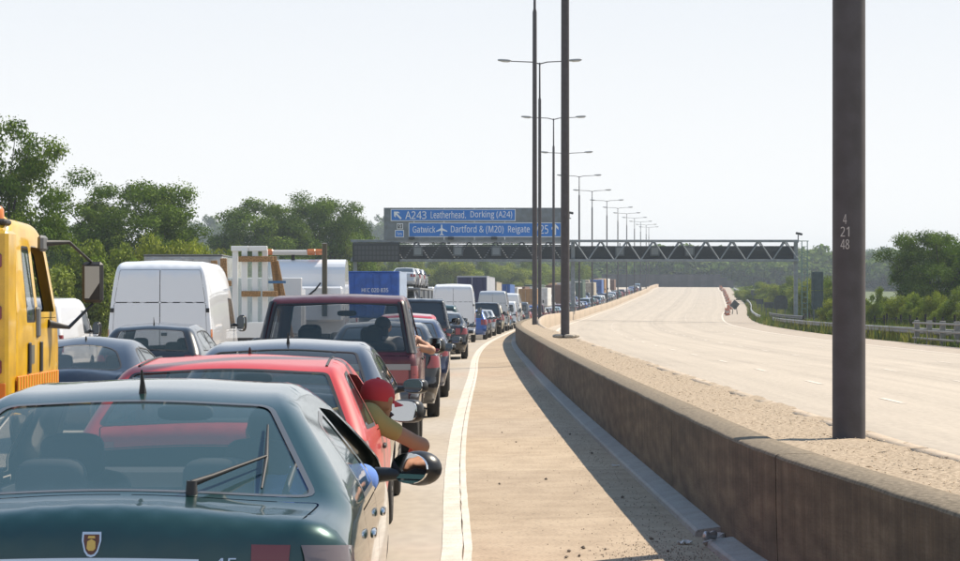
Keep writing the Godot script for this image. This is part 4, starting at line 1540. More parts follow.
# Builds a car, van or cab from its definition. Returns the template Node3D (not yet in the tree).
func make_vehicle(def: Dictionary, pm: Material) -> Node3D:
	var root := Node3D.new()
	var step: float = def.get("step", 0.12)
	var fine: bool = def.get("fine", false)
	var sh := make_shell(def, minf(step, 0.10))
	var gap := 0.0035
	var seal := mat("rubber_seal", lin(0.015, 0.015, 0.016), 0.5)
	var trim: Material = def.get("trim_mat", seal)
	var gl: Material = def.get("glass", glass("car_glass", lin(0.05, 0.075, 0.075, 0.34)))
	var dark := mat("cabin_dark", lin(0.030, 0.031, 0.034), 0.8)
	# --- flank windows and doors
	var holes := []
	for w in def.get("side_windows", []): holes.append(ring(w, step * 0.6))
	var panels := []
	if fine:
		for d in def.get("doors", []): panels.append([d[0], ring(d[1], step * 0.6)])
	var extra := PackedVector2Array()
	for k in ([0.12, 0.35, 0.7, 1.05] if fine else [0.25, 0.75]):
		for i in sh.path.size():
			if i % (1 if fine else 2): continue
			var q: Vector2 = (sh.path[i][0] as Vector2) - (sh.nrm[i] as Vector2) * float(sh.path[i][1]) * float(k)
			if Geometry2D.is_point_in_polygon(q, sh.poly): extra.append(q)
	var res := cut(densify(sh.poly, step), extra, holes, panels, step, gap)
	var body := Bag.new()
	var lids := {}
	for side in [-1.0, 1.0]:
		var f := func(p): return sh.flank(p, side)
		body.add(res[""], f)
		for k in res:
			if k == "": continue
			var b := Bag.new()
			b.add(res[k], f)
			put(k, b.mesh(), pm, root)
	# --- strip with windows and lids
	var n := sh.cum.size()
	var bound := PackedVector2Array()
	for i in n: bound.append(Vector2(sh.cum[i], -sh.half(sh.cum[i])))
	for i in range(n - 1, -1, -1): bound.append(Vector2(sh.cum[i], sh.half(sh.cum[i])))
	var sholes := []
	var swin := []
	for w in def.get("cross_windows", []):
		# [name, [z, y] low, [z, y] high, margin low, margin high, corner radius]
		var s0 := sh.s_at(w[1][0], w[1][1])
		var s1 := sh.s_at(w[2][0], w[2][1])
		var a := sh.half(s0) - float(w[3])
		var b := sh.half(s1) - float(w[4])
		var rp := ring([[s0, -a, w[5]], [s0 - float(w[6]) if w.size() > 6 else s0 - 0.001, 0.0, 0.3], [s0, a, w[5]], [s1, b, w[5]], [s1 + 0.001, 0.0, 0.0], [s1, -b, w[5]]], step * 0.6)
		sholes.append(rp)
		swin.append([w[0], rp])
	var spanels := []
	if fine:
		for w in def.get("lids", []):
			var s0 := sh.s_at(w[1][0], w[1][1])
			var s1 := sh.s_at(w[2][0], w[2][1])
			var a: float = sh.half(s0) * float(w[3])
			var b: float = sh.half(s1) * float(w[4])
			var x0: float = w[5] if w.size() > 5 else -1.0
			var x1: float = w[6] if w.size() > 6 else 1.0
			spanels.append([w[0], ring([[s0, a * x0, 0.04], [s0, a * x1, 0.04], [s1, b * x1, 0.03], [s1, b * x0, 0.03]], step * 0.6)])
	var sr := cut(densify(bound, step), PackedVector2Array(), sholes, spanels, step, gap)
	var g := func(p): return sh.over(p)
	body.add(sr[""], g)
	for k in sr:
		if k == "": continue
		var b := Bag.new()
		b.add(sr[k], g)
		put(k, b.mesh(), pm, root)
	put("body", body.mesh(), pm, root)
	# --- panes with their seals
	var sealw: float = def.get("seal", 0.02)
	for w in swin:
		pane(root, w[0], w[1], func(p): return sh.over(p, -0.004), func(p): return sh.over(p, 0.0015), gl, trim, step, sealw)
	for hi in holes.size():
		var h: PackedVector2Array = holes[hi]
		for side in [-1.0, 1.0]:
			if side > 0.0 and hi == def.get("open", -1): continue      # wound down
			pane(root, "side_window", h, func(p): return sh.flank(p, side, -0.004), func(p): return sh.flank(p, side, 0.001), def.get("side_glass", gl), trim, step, sealw)
	# --- underside, wheel wells, cabin
	var W: float = sh.width(0.5, def.L * 0.5)
	var st := begin()
	var sill: float = def.sill
	box(st, Vector3(0, sill + 0.10, -def.L * 0.5), Vector3(W * 2 - 0.5, 0.16, def.L - 0.35), 0.02)
	put("underbody", done(st), mat("underbody_black", lin(0.012, 0.012, 0.012), 0.9), root)
	if not def.get("blind", false):
		var belt: float = def.belt
		var ci := begin()
		var za: float = def.cabin[0]
		var zb: float = def.cabin[1]
		box(ci, Vector3(0, sill + 0.23, -(za + zb) * 0.5), Vector3(W * 2 - 0.22, 0.12, zb - za), 0.0)
		for s in [-1.0, 1.0]:
			box(ci, Vector3(s * (W - 0.09), (sill + 0.3 + belt - 0.03) * 0.5, -(za + zb) * 0.5), Vector3(0.03, belt - sill - 0.33, zb - za), 0.0)
		box(ci, Vector3(0, (sill + belt) * 0.5 + 0.03, -za), Vector3(W * 2 - 0.22, belt - sill - 0.15, 0.03), 0.0)
		put("cabin_trim", done(ci), dark, root)
		put("dashboard", box_mesh(Vector3(0, belt - 0.12, -(zb - 0.12)), Vector3(W * 2 - 0.26, 0.26, 0.45), 0.06), dark, root)
		if def.has("shelf"):
			put("parcel_shelf", box_mesh(Vector3(0, def.shelf[2], -(def.shelf[0] + def.shelf[1]) * 0.5), Vector3(W * 2 - 0.32, 0.03, def.shelf[1] - def.shelf[0]), 0.008), mat("shelf_grey", lin(0.07, 0.075, 0.075), 0.85), root)
		var fabric := mat("seat_fabric", lin(0.035, 0.037, 0.042), 0.9)
		for q in def.get("seats", []):
			# [x, z of the backrest, top of backrest, half width, headrest]
			var se := begin()
			var tilt := Basis(Vector3.RIGHT, 0.20)
			pillow(se, Vector3(q[0], sill + 0.42, -(q[1] + 0.28)), Vector3(q[3], 0.12, 0.27), 0.5)
			pillow(se, Vector3(q[0], (q[2] + sill + 0.42) * 0.5, -q[1]), Vector3(q[3] * 0.98, (q[2] - sill - 0.38) * 0.5, 0.095), 0.42, tilt)
			var so := put("seat", done(se), fabric, root)
			for hx in (q[4] if q.size() > 4 else [0.0]):
				put("headrest", pillow_mesh(Vector3(q[0] + hx, q[2] + 0.075, -q[1] + 0.05), Vector3(0.13, 0.095, 0.055), 0.55, tilt), fabric, so)
		if def.has("wheel_at"):
			var sw := begin()
			var pts := []
			var rr := []
			for k in 17:
				var a := TAU * k / 16.0
				pts.append(def.wheel_at + Basis(Vector3.RIGHT, -0.4) * Vector3(cos(a) * 0.185, sin(a) * 0.185, 0)); rr.append(0.014)
			tube(sw, pts, rr, 7, false)
			put("steering_wheel", done(sw), dark, root)
		if def.has("rear_view"):
			put("rear_view_mirror", pillow_mesh(def.rear_view, Vector3(0.12, 0.035, 0.02), 0.6), dark, root)
	add_wheels(root, def.wheels, W - 0.01, def.R, def.get("tyre_w", 0.19))
	# --- lamps, plate, handles
	for l in def.get("tail_strip", []):
		# [name, material, z/y low, z/y high, x from, x to]
		var s0 := sh.s_at(l[2][0], l[2][1])
		var s1 := sh.s_at(l[3][0], l[3][1])
		for side in [-1.0, 1.0]:
			var h0 := sh.half(s0)
			var h1 := sh.half(s1)
			var pl := PackedVector2Array([Vector2(s0, side * minf(l[4], h0)), Vector2(s0, side * minf(l[5], h0)), Vector2(s1, side * minf(l[5], h1)), Vector2(s1, side * minf(l[4], h1))])
			if pl[0].distance_to(pl[1]) < 0.01: continue
			put(l[0], strip_patch(sh, pl, 0.006 if fine else 0.026, 0.04), l[1], root)
	for l in def.get("tail_flank", []):
		# [name, material, outline in z/y]
		for side in [-1.0, 1.0]:
			var pl := PackedVector2Array()
			for q in l[2]: pl.append(Vector2(q[0], q[1]))
			put(l[0], flank_patch(sh, pl, side, 0.006 if fine else 0.026, 0.035), l[1], root)
	for l in def.get("bands", []):
		# full-width band on the tail: [name, material, z/y low, z/y high, x from, x to, lift]
		var s0 := sh.s_at(l[2][0], l[2][1])
		var s1 := sh.s_at(l[3][0], l[3][1])
		var pl := PackedVector2Array([Vector2(s0, l[4]), Vector2(s0, l[5]), Vector2(s1, l[5]), Vector2(s1, l[4])])
		put(l[0], strip_patch(sh, pl, l[6] if l.size() > 6 else 0.008, 0.06), l[1] if l[1] != null else pm, root)
	for h in def.get("handles", []):
		for side in [-1.0, 1.0]:
			var q := sh.flank(Vector2(h[0], h[1]), side, 0.018)
			put("door_handle", pillow_mesh(q[0], Vector3(0.012, 0.016, 0.08), 0.6), def.get("handle_mat", pm), root)
	if def.has("mirror"):
		for side in [-1.0, 1.0]:
			door_mirror(root, sh, def.mirror, side, def.get("mirror_mat", mat("mirror_black", lin(0.014, 0.014, 0.015), 0.35)), def.get("mirror_size", Vector3(0.10, 0.065, 0.075)), def.get("mirror_round", 0.62), def.get("mirror_yaw", 0.40))
	if def.has("aerial"):
		var q := sh.over(Vector2(sh.s_at(def.aerial[0], def.aerial[1]), def.aerial[2]))
		put("aerial", tube_mesh([q[0] - Vector3(0, 0.01, 0), q[0] + Vector3(0, 0.035, 0.01), q[0] + Vector3(0, def.aerial[3], def.aerial[3] * 0.4)], [0.016, 0.009, 0.0035], 6), seal, root)
	return root
func pane(root: Node3D, called: String, poly: PackedVector2Array, fg: Callable, fs: Callable, gl: Material, trim: Material, step: float, sealw: float) -> void:
	var inn := Geometry2D.offset_polygon(poly, -sealw)
	if inn.is_empty(): return
	var r := cut(poly, PackedVector2Array(), [], [["glass", Geometry2D.offset_polygon(poly, -sealw)[0]]], step, 0.0005)
	var b := Bag.new()
	b.add(r.get("glass", []), fg)
	var o := put(called, b.mesh(), gl, root)
	var s := Bag.new()
	s.add(r[""], fs)
	put("seal", s.mesh(), trim, o)
func door_mirror(root: Node3D, sh: Shell, at_zy: Array, side: float, m: Material, size: Vector3, e := 0.62, yaw := 0.40) -> void:
	var q := sh.flank(Vector2(at_zy[0], at_zy[1]), side)
	var c: Vector3 = q[0] + Vector3(side * (size.x + 0.05), 0.03, 0.02)
	var bs := Basis(Vector3.UP, -side * yaw) * Basis(Vector3.RIGHT, -0.05)
	var st := begin()
	pillow(st, c + bs * Vector3(0, 0, -size.z * 0.35), size, e, bs, 24, 12)
	tube(st, [q[0] - Vector3(side * 0.02, 0.0, 0), c - Vector3(side * size.x * 0.6, size.y * 0.3, 0)], [0.035, 0.025], 8)
	var o := put("door_mirror", done(st), m, root)
	# the glass is a flat plate standing on the rear face of the pod
	var pl := PackedVector2Array()
	for k in 24:
		var a := TAU * k / 24.0
		pl.append(Vector2(size.x * 0.88 * pw(cos(a), e), size.y * 0.86 * pw(sin(a), e)))
	var gm := begin()
	prism(gm, pl, -0.01, 0.004, Transform3D(bs, c + bs * Vector3(0, 0, size.z * 0.65)))
	var mm := put("mirror_glass", done(gm), mat("mirror_silver", lin(0.75, 0.77, 0.80), 0.03, 1.0), o)

# ---------- vehicle definitions: out = [z, y, corner radius, edge radius, bulge] ----------
func lamp_red() -> Material:
	var m := paint("lamp_red", lin(0.22, 0.007, 0.009), 0.0)
	return m
func lamp_orange() -> Material: return paint("lamp_orange", lin(0.50, 0.14, 0.02), 0.0)
func lamp_clear() -> Material: return paint("lamp_clear", lin(0.45, 0.42, 0.42), 0.2)
func plate_yellow() -> Material: return mat("plate_yellow", lin(0.62, 0.46, 0.06), 0.5)
func dark_glass() -> Material: return paint("dark_glass", lin(0.012, 0.016, 0.018), 0.0)
func black_plastic() -> Material: return mat("black_plastic", lin(0.02, 0.02, 0.021), 0.55)

func def_green() -> Dictionary:
	return {"L": 4.36, "sill": 0.24, "wheels": [0.82, 3.37], "R": 0.295, "arch": 0.345, "belt": 0.96, "cabin": [0.55, 3.1], "fine": true, "step": 0.075,
		"ys": [0.2, 0.5, 0.75, 0.95, 1.05, 1.41], "xs": [0.775, 0.84, 0.85, 0.83, 0.795, 0.505],
		"out": [[0.16, 0.24, 0.0, 0.10, 0.02], [0.03, 0.34, 0.08, 0.22, 0.08], [0.0, 0.50, 0.1, 0.24, 0.09], [0.03, 0.60, 0.03, 0.24, 0.09], [0.09, 0.625, 0.02, 0.22, 0.08], [0.12, 0.86, 0.1, 0.20, 0.07], [0.17, 1.005, 0.06, 0.15, 0.05], [0.46, 1.035, 0.10, 0.07, 0.03], [1.22, 1.365, 0.18, 0.05, 0.018], [1.95, 1.40, 0.6, 0.05, 0.018], [2.5, 1.355, 0.4, 0.05, 0.02], [3.25, 1.0, 0.25, 0.10, 0.03], [4.05, 0.80, 0.5, 0.14, 0.05], [4.30, 0.66, 0.12, 0.22, 0.08], [4.36, 0.48, 0.1, 0.24, 0.09], [4.28, 0.24, 0.0, 0.12, 0.03]],
		"side_windows": [[[1.22, 0.99, 0.04], [1.95, 0.98, 0.03], [1.93, 1.285, 0.05], [1.45, 1.25, 0.10]], [[2.02, 0.98, 0.03], [3.0, 0.965, 0.05], [2.5, 1.255, 0.12], [2.0, 1.29, 0.04]]], "open": 1,
		"cross_windows": [["rear_window", [0.50, 1.055], [1.175, 1.342], 0.012, 0.03, 0.07, 0.02], ["windscreen", [3.2, 1.02], [2.55, 1.325], 0.03, 0.05, 0.07]],
		"doors": [["front_door", [[2.0, 0.28, 0.03], [3.06, 0.28, 0.1], [3.08, 0.94, 0.02], [2.0, 0.955, 0.02]]], ["rear_door", [[1.26, 0.28, 0.03], [1.96, 0.28, 0.03], [1.96, 0.955, 0.02], [1.03, 0.965, 0.02], [1.14, 0.62, 0.1]]]],
		"lids": [["boot_lid", [0.095, 0.64], [0.455, 1.034], 0.985, 0.985]],
		"tail_strip": [["tail_light", paint("lamp_deep_red", lin(0.12, 0.005, 0.007), 0.0), [0.105, 0.70], [0.148, 0.932], 0.50, 0.75]],
		"tail_flank": [["tail_light", paint("lamp_smoky", lin(0.11, 0.085, 0.09), 0.0), [[0.105, 0.70], [0.33, 0.70], [0.30, 0.915], [0.148, 0.932]]]],
		"bands": [["chrome_strip", mat("chrome", lin(0.55, 0.57, 0.60), 0.08, 1.0), [0.112, 0.84], [0.12, 0.885], -0.40, 0.335, 0.022]],
		"seats": [[-0.37, 2.0, 1.02, 0.24], [0.37, 1.95, 1.0, 0.24], [-0.30, 1.12, 0.98, 0.27], [0.30, 1.12, 0.98, 0.27]], "shelf": [0.50, 1.0, 0.965],
		"wheel_at": Vector3(0.37, 0.92, -2.55), "rear_view": Vector3(0.0, 1.24, -2.62), "mirror": [2.78, 0.96], "mirror_size": Vector3(0.105, 0.076, 0.08), "mirror_round": 0.95, "mirror_yaw": 0.56, "handles": [[2.13, 0.86], [1.15, 0.87]], "handle_mat": mat("chrome", lin(0.55, 0.57, 0.60), 0.08, 1.0),
		"aerial": [1.28, 1.34, 0.0, 0.085], "trim_mat": mat("grey_trim", lin(0.16, 0.165, 0.17), 0.3, 0.6), "glass": glass("green_car_glass", lin(0.075, 0.15, 0.17, 0.36))}
func def_red() -> Dictionary:
	return {"L": 3.95, "sill": 0.24, "wheels": [0.62, 3.12], "R": 0.285, "arch": 0.335, "belt": 0.96, "cabin": [0.30, 2.7], "fine": true, "step": 0.08,
		"ys": [0.2, 0.5, 0.75, 0.95, 1.05, 1.42], "xs": [0.765, 0.825, 0.84, 0.815, 0.775, 0.575],
		"out": [[0.14, 0.25, 0.0, 0.10, 0.02], [0.02, 0.36, 0.06, 0.20, 0.07], [0.0, 0.50, 0.08, 0.22, 0.08], [0.04, 0.61, 0.03, 0.20, 0.07], [0.09, 0.64, 0.03, 0.16, 0.06], [0.15, 1.0, 0.05, 0.09, 0.035], [0.20, 1.035, 0.04, 0.06, 0.03], [0.70, 1.355, 0.12, 0.05, 0.022], [1.6, 1.40, 0.6, 0.05, 0.022], [2.05, 1.365, 0.3, 0.05, 0.025], [2.8, 0.99, 0.2, 0.09, 0.03], [3.6, 0.80, 0.4, 0.13, 0.05], [3.88, 0.66, 0.12, 0.20, 0.07], [3.95, 0.48, 0.1, 0.22, 0.08], [3.86, 0.25, 0.0, 0.1, 0.02]],
		"side_windows": [[[0.46, 1.02, 0.04], [1.25, 1.0, 0.03], [1.22, 1.325, 0.04], [0.86, 1.315, 0.06]], [[1.30, 1.0, 0.03], [2.55, 0.965, 0.05], [2.04, 1.27, 0.10], [1.27, 1.305, 0.03]]], "open": 1,
		"cross_windows": [["rear_window", [0.225, 1.055], [0.675, 1.337], 0.008, 0.02, 0.05, 0.01], ["windscreen", [2.75, 1.01], [2.1, 1.345], 0.03, 0.05, 0.06]],
		"doors": [["door", [[1.26, 0.28, 0.03], [2.62, 0.28, 0.12], [2.66, 0.94, 0.02], [1.26, 0.975, 0.02]]]],
		"lids": [["tailgate", [0.085, 0.63], [0.225, 1.05], 0.95, 0.97]],
		"tail_strip": [["tail_light", paint("lamp_deep_red", lin(0.12, 0.005, 0.007), 0.0), [0.10, 0.70], [0.135, 0.90], 0.58, 0.80], ["indicator", paint("lamp_dull", lin(0.30, 0.07, 0.05), 0.0), [0.137, 0.91], [0.146, 0.97], 0.58, 0.80]],
		"tail_flank": [["tail_light", paint("lamp_deep_red", lin(0.12, 0.005, 0.007), 0.0), [[0.10, 0.70], [0.22, 0.70], [0.245, 0.90], [0.137, 0.90]]], ["indicator", paint("lamp_dull", lin(0.30, 0.07, 0.05), 0.0), [[0.139, 0.91], [0.246, 0.91], [0.25, 0.97], [0.148, 0.97]]]],
		"bands": [["number_plate", plate_yellow(), [0.112, 0.74], [0.128, 0.855], -0.26, 0.26, 0.012]],
		"seats": [[-0.36, 1.65, 0.98, 0.24], [0.36, 1.62, 0.96, 0.24], [-0.29, 0.78, 0.93, 0.26], [0.29, 0.78, 0.93, 0.26]], "shelf": [0.24, 0.66, 0.955],
		"wheel_at": Vector3(0.36, 0.9, -2.2), "rear_view": Vector3(0.0, 1.25, -2.15), "mirror": [2.42, 1.0], "mirror_size": Vector3(0.105, 0.075, 0.07), "handles": [[1.4, 0.87]], "handle_mat": black_plastic(),
		"aerial": [1.9, 1.39, 0.0, 0.05], "glass": glass("red_car_glass", lin(0.05, 0.08, 0.08, 0.36))}
func def_saloon(fine := false) -> Dictionary:
	return {"L": 4.5, "sill": 0.24, "wheels": [0.92, 3.58], "R": 0.305, "arch": 0.36, "belt": 0.98, "cabin": [0.75, 3.3], "fine": fine, "step": 0.10 if fine else 0.17, "blind": not fine,
		"ys": [0.2, 0.5, 0.75, 0.98, 1.08, 1.44], "xs": [0.79, 0.86, 0.87, 0.84, 0.80, 0.60],
		"out": [[0.16, 0.24, 0.0, 0.10, 0.02], [0.02, 0.36, 0.08, 0.22, 0.08], [0.0, 0.54, 0.1, 0.24, 0.09], [0.05, 0.64, 0.03, 0.22, 0.08], [0.08, 0.95, 0.06, 0.16, 0.06], [0.12, 1.03, 0.06, 0.14, 0.04], [0.60, 1.06, 0.12, 0.10, 0.03], [1.25, 1.38, 0.25, 0.065, 0.025], [2.1, 1.425, 0.6, 0.065, 0.025], [2.65, 1.38, 0.4, 0.065, 0.03], [3.45, 1.02, 0.25, 0.10, 0.03], [4.2, 0.83, 0.5, 0.14, 0.05], [4.44, 0.68, 0.12, 0.22, 0.08], [4.5, 0.5, 0.1, 0.24, 0.09], [4.42, 0.24, 0.0, 0.12, 0.03]],
		"side_windows": [[[1.30, 1.02, 0.04], [2.08, 1.0, 0.03], [2.06, 1.325, 0.05], [1.55, 1.29, 0.10]], [[2.14, 1.0, 0.03], [3.18, 0.985, 0.05], [2.66, 1.29, 0.12], [2.12, 1.325, 0.04]]],
		"cross_windows": [["rear_window", [0.65, 1.085], [1.21, 1.358], 0.02, 0.03, 0.06, 0.02], ["windscreen", [3.4, 1.04], [2.7, 1.36], 0.03, 0.05, 0.07]],
		"doors": [["front_door", [[2.11, 0.29, 0.03], [3.2, 0.29, 0.1], [3.24, 0.96, 0.02], [2.11, 0.975, 0.02]]], ["rear_door", [[1.38, 0.29, 0.03], [2.07, 0.29, 0.03], [2.07, 0.975, 0.02], [1.12, 0.985, 0.02], [1.24, 0.64, 0.1]]]],
		"lids": [["boot_lid", [0.055, 0.66], [0.59, 1.058], 0.97, 0.97]],
		"tail_strip": [["tail_light", lamp_red(), [0.06, 0.76], [0.095, 0.94], 0.50, 0.80]],
		"tail_flank": [["tail_light", lamp_red(), [[0.06, 0.76], [0.20, 0.77], [0.22, 0.93], [0.095, 0.94]]]],
		"bands": [["number_plate", plate_yellow(), [0.055, 0.76], [0.07, 0.87], -0.26, 0.26, 0.012]],
		"seats": [[-0.37, 2.1, 1.05, 0.24], [0.37, 2.1, 1.05, 0.24], [-0.30, 1.25, 1.0, 0.27], [0.30, 1.25, 1.0, 0.27]] , "shelf": [0.66, 1.12, 0.99],
		"mirror": [2.95, 0.98], "handles": [[2.24, 0.89], [1.26, 0.9]], "aerial": [1.4, 1.39, 0.0, 0.09], "glass": glass("car_glass", lin(0.05, 0.075, 0.085, 0.40)) if fine else dark_glass()}
func def_hatch(fine := false) -> Dictionary:
	return {"L": 4.15, "sill": 0.24, "wheels": [0.72, 3.28], "R": 0.30, "arch": 0.35, "belt": 0.98, "cabin": [0.35, 2.9], "fine": fine, "step": 0.10 if fine else 0.17, "blind": not fine,
		"ys": [0.2, 0.5, 0.75, 0.98, 1.08, 1.46], "xs": [0.78, 0.845, 0.855, 0.83, 0.79, 0.60],
		"out": [[0.14, 0.25, 0.0, 0.10, 0.02], [0.02, 0.36, 0.06, 0.20, 0.07], [0.0, 0.54, 0.08, 0.22, 0.08], [0.05, 0.65, 0.03, 0.18, 0.06], [0.10, 0.98, 0.06, 0.13, 0.04], [0.50, 1.40, 0.14, 0.10, 0.03], [1.6, 1.455, 0.6, 0.09, 0.03], [2.2, 1.42, 0.3, 0.09, 0.03], [3.0, 1.02, 0.2, 0.09, 0.03], [3.85, 0.82, 0.4, 0.13, 0.05], [4.08, 0.68, 0.12, 0.20, 0.07], [4.15, 0.48, 0.1, 0.22, 0.08], [4.06, 0.25, 0.0, 0.1, 0.02]],
		"side_windows": [[[0.62, 1.03, 0.04], [1.68, 1.01, 0.03], [1.66, 1.35, 0.04], [0.82, 1.33, 0.07]], [[1.74, 1.01, 0.03], [2.76, 0.985, 0.05], [2.22, 1.32, 0.10], [1.72, 1.35, 0.03]]],
		"cross_windows": [["rear_window", [0.15, 1.04], [0.46, 1.365], 0.03, 0.04, 0.06, 0.01], ["windscreen", [2.95, 1.04], [2.25, 1.40], 0.03, 0.05, 0.06]],
		"doors": [["front_door", [[1.72, 0.29, 0.03], [2.82, 0.29, 0.12], [2.86, 0.96, 0.02], [1.72, 0.98, 0.02]]]],
		"lids": [["tailgate", [0.052, 0.67], [0.14, 1.028], 0.93, 0.97]],
		"tail_strip": [["tail_light", lamp_red(), [0.06, 0.72], [0.095, 0.98], 0.56, 0.82]],
		"tail_flank": [["tail_light", lamp_red(), [[0.06, 0.72], [0.20, 0.72], [0.24, 0.97], [0.10, 0.98]]]],
		"bands": [["number_plate", plate_yellow(), [0.058, 0.72], [0.07, 0.83], -0.26, 0.26, 0.012]],
		"seats": [[-0.36, 1.85, 1.05, 0.24], [0.36, 1.85, 1.05, 0.24], [-0.29, 0.95, 1.0, 0.26], [0.29, 0.95, 1.0, 0.26]], "shelf": [0.16, 0.7, 0.97],
		"mirror": [2.6, 1.0], "handles": [[1.85, 0.89], [0.95, 0.9]], "aerial": [0.75, 1.42, 0.0, 0.12], "glass": glass("car_glass", lin(0.05, 0.075, 0.085, 0.40)) if fine else dark_glass()}
func def_coupe() -> Dictionary:
	var d := def_hatch(true)
	d.merge({"L": 3.98, "wheels": [0.72, 3.15], "cabin": [0.5, 2.75], "ys": [0.2, 0.5, 0.72, 0.9, 1.0, 1.34], "xs": [0.76, 0.83, 0.84, 0.81, 0.77, 0.56], "belt": 0.9,
		"out": [[0.14, 0.25, 0.0, 0.10, 0.02], [0.02, 0.36, 0.08, 0.26, 0.10], [0.0, 0.52, 0.12, 0.28, 0.12], [0.06, 0.74, 0.15, 0.26, 0.10], [0.16, 0.90, 0.10, 0.20, 0.07], [0.34, 0.935, 0.10, 0.14, 0.04], [1.10, 1.27, 0.40, 0.12, 0.05], [1.7, 1.335, 0.5, 0.10, 0.04], [2.2, 1.29, 0.3, 0.10, 0.04], [2.95, 0.94, 0.25, 0.10, 0.03], [3.65, 0.74, 0.4, 0.14, 0.06], [3.9, 0.6, 0.15, 0.24, 0.10], [3.98, 0.45, 0.1, 0.26, 0.10], [3.88, 0.25, 0.0, 0.1, 0.02]],
		"side_windows": [[[0.80, 0.955, 0.05], [1.45, 0.935, 0.03], [1.43, 1.23, 0.05], [1.15, 1.20, 0.12]], [[1.50, 0.935, 0.03], [2.72, 0.91, 0.05], [2.2, 1.19, 0.12], [1.48, 1.235, 0.04]]],
		"cross_windows": [["rear_window", [0.38, 0.955], [1.02, 1.24], 0.03, 0.10, 0.20, 0.04], ["windscreen", [2.9, 0.97], [2.25, 1.27], 0.03, 0.05, 0.06]],
		"doors": [["door", [[1.48, 0.28, 0.05], [2.75, 0.28, 0.15], [2.8, 0.89, 0.02], [1.46, 0.915, 0.02]]]],
		"lids": [["boot_lid", [0.05, 0.70], [0.37, 0.945], 0.9, 0.97]],
		"tail_strip": [["tail_light", lamp_clear(), [0.05, 0.70], [0.085, 0.80], 0.36, 0.46], ["tail_light", lamp_red(), [0.045, 0.685], [0.09, 0.81], 0.46, 0.7]],
		"tail_flank": [["tail_light", lamp_red(), [[0.05, 0.69], [0.24, 0.71], [0.30, 0.78], [0.10, 0.815]]]],
		"bands": [["number_plate", plate_yellow(), [0.005, 0.56], [0.04, 0.66], -0.26, 0.26, 0.012]], "seats": [[-0.34, 1.55, 0.96, 0.23], [0.34, 1.55, 0.96, 0.23]], "shelf": [0.38, 0.85, 0.87], "mirror": [2.5, 0.92], "handles": [[1.62, 0.82]], "aerial": [1.25, 1.30, 0.0, 0.04]}, true)
	return d
func def_suv(fine := false) -> Dictionary:
	return {"L": 4.71, "sill": 0.44, "wheels": [0.95, 3.70], "R": 0.375, "arch": 0.43, "belt": 1.14, "cabin": [0.25, 3.4], "fine": fine, "step": 0.10 if fine else 0.19, "blind": not fine, "tyre_w": 0.25,
		"ys": [0.4, 0.62, 0.95, 1.12, 1.20, 1.84], "xs": [0.90, 0.94, 0.945, 0.925, 0.90, 0.745],
		"out": [[0.20, 0.44, 0.0, 0.10, 0.02], [0.04, 0.48, 0.05, 0.13, 0.05], [0.0, 0.58, 0.06, 0.13, 0.05], [0.01, 0.74, 0.03, 0.12, 0.05], [0.075, 0.765, 0.02, 0.10, 0.03], [0.09, 1.10, 0.03, 0.09, 0.03], [0.12, 1.15, 0.03, 0.06, 0.02], [0.43, 1.765, 0.05, 0.05, 0.02], [0.62, 1.80, 0.10, 0.05, 0.02], [1.6, 1.82, 0.6, 0.05, 0.02], [2.5, 1.79, 0.3, 0.08, 0.03], [2.75, 1.74, 0.15, 0.08, 0.03], [3.42, 1.20, 0.12, 0.08, 0.03], [4.5, 1.12, 0.15, 0.12, 0.05], [4.64, 0.98, 0.1, 0.12, 0.05], [4.71, 0.62, 0.08, 0.14, 0.05], [4.6, 0.44, 0.0, 0.1, 0.02]],
		"side_windows": [[[0.42, 1.22, 0.04], [1.12, 1.20, 0.03], [1.12, 1.66, 0.04], [0.62, 1.66, 0.06]], [[1.18, 1.20, 0.03], [2.06, 1.19, 0.03], [2.06, 1.68, 0.04], [1.18, 1.68, 0.04]], [[2.12, 1.19, 0.03], [3.2, 1.18, 0.05], [2.66, 1.64, 0.08], [2.12, 1.68, 0.04]]], "open": 2,
		"cross_windows": [["rear_window", [0.135, 1.18], [0.405, 1.72], 0.02, 0.015, 0.05, 0.0], ["windscreen", [3.38, 1.23], [2.8, 1.70], 0.03, 0.03, 0.05]],
		"doors": [["front_door", [[2.1, 0.50, 0.03], [3.2, 0.50, 0.1], [3.26, 1.15, 0.02], [2.1, 1.165, 0.02]]], ["rear_door", [[1.42, 0.50, 0.03], [2.06, 0.50, 0.03], [2.06, 1.165, 0.02], [1.15, 1.175, 0.02], [1.2, 0.9, 0.1]]]],
		"lids": [["tailgate", [0.078, 0.79], [0.115, 1.14], 0.99, 0.99]],
		"tail_strip": [["tail_light", lamp_red(), [0.082, 0.84], [0.088, 1.03], 0.56, 0.84]],
		"tail_flank": [["tail_light", lamp_red(), [[0.082, 0.84], [0.22, 0.84], [0.22, 1.03], [0.09, 1.03]]]],
		"bands": [["number_plate", plate_yellow(), [0.08, 0.86], [0.086, 0.97], -0.26, 0.26, 0.014]],
		"seats": [[-0.40, 2.1, 1.30, 0.26], [0.40, 2.1, 1.30, 0.26], [-0.36, 1.2, 1.28, 0.30], [0.36, 1.2, 1.28, 0.30]],
		"wheel_at": Vector3(0.4, 1.15, -2.75), "rear_view": Vector3(0, 1.6, -2.75), "mirror": [3.05, 1.17], "mirror_size": Vector3(0.115, 0.10, 0.09), "handles": [[2.24, 1.07], [1.3, 1.08]], "handle_mat": black_plastic(), "glass": glass("suv_glass", lin(0.04, 0.065, 0.07, 0.40)) if fine else dark_glass()}
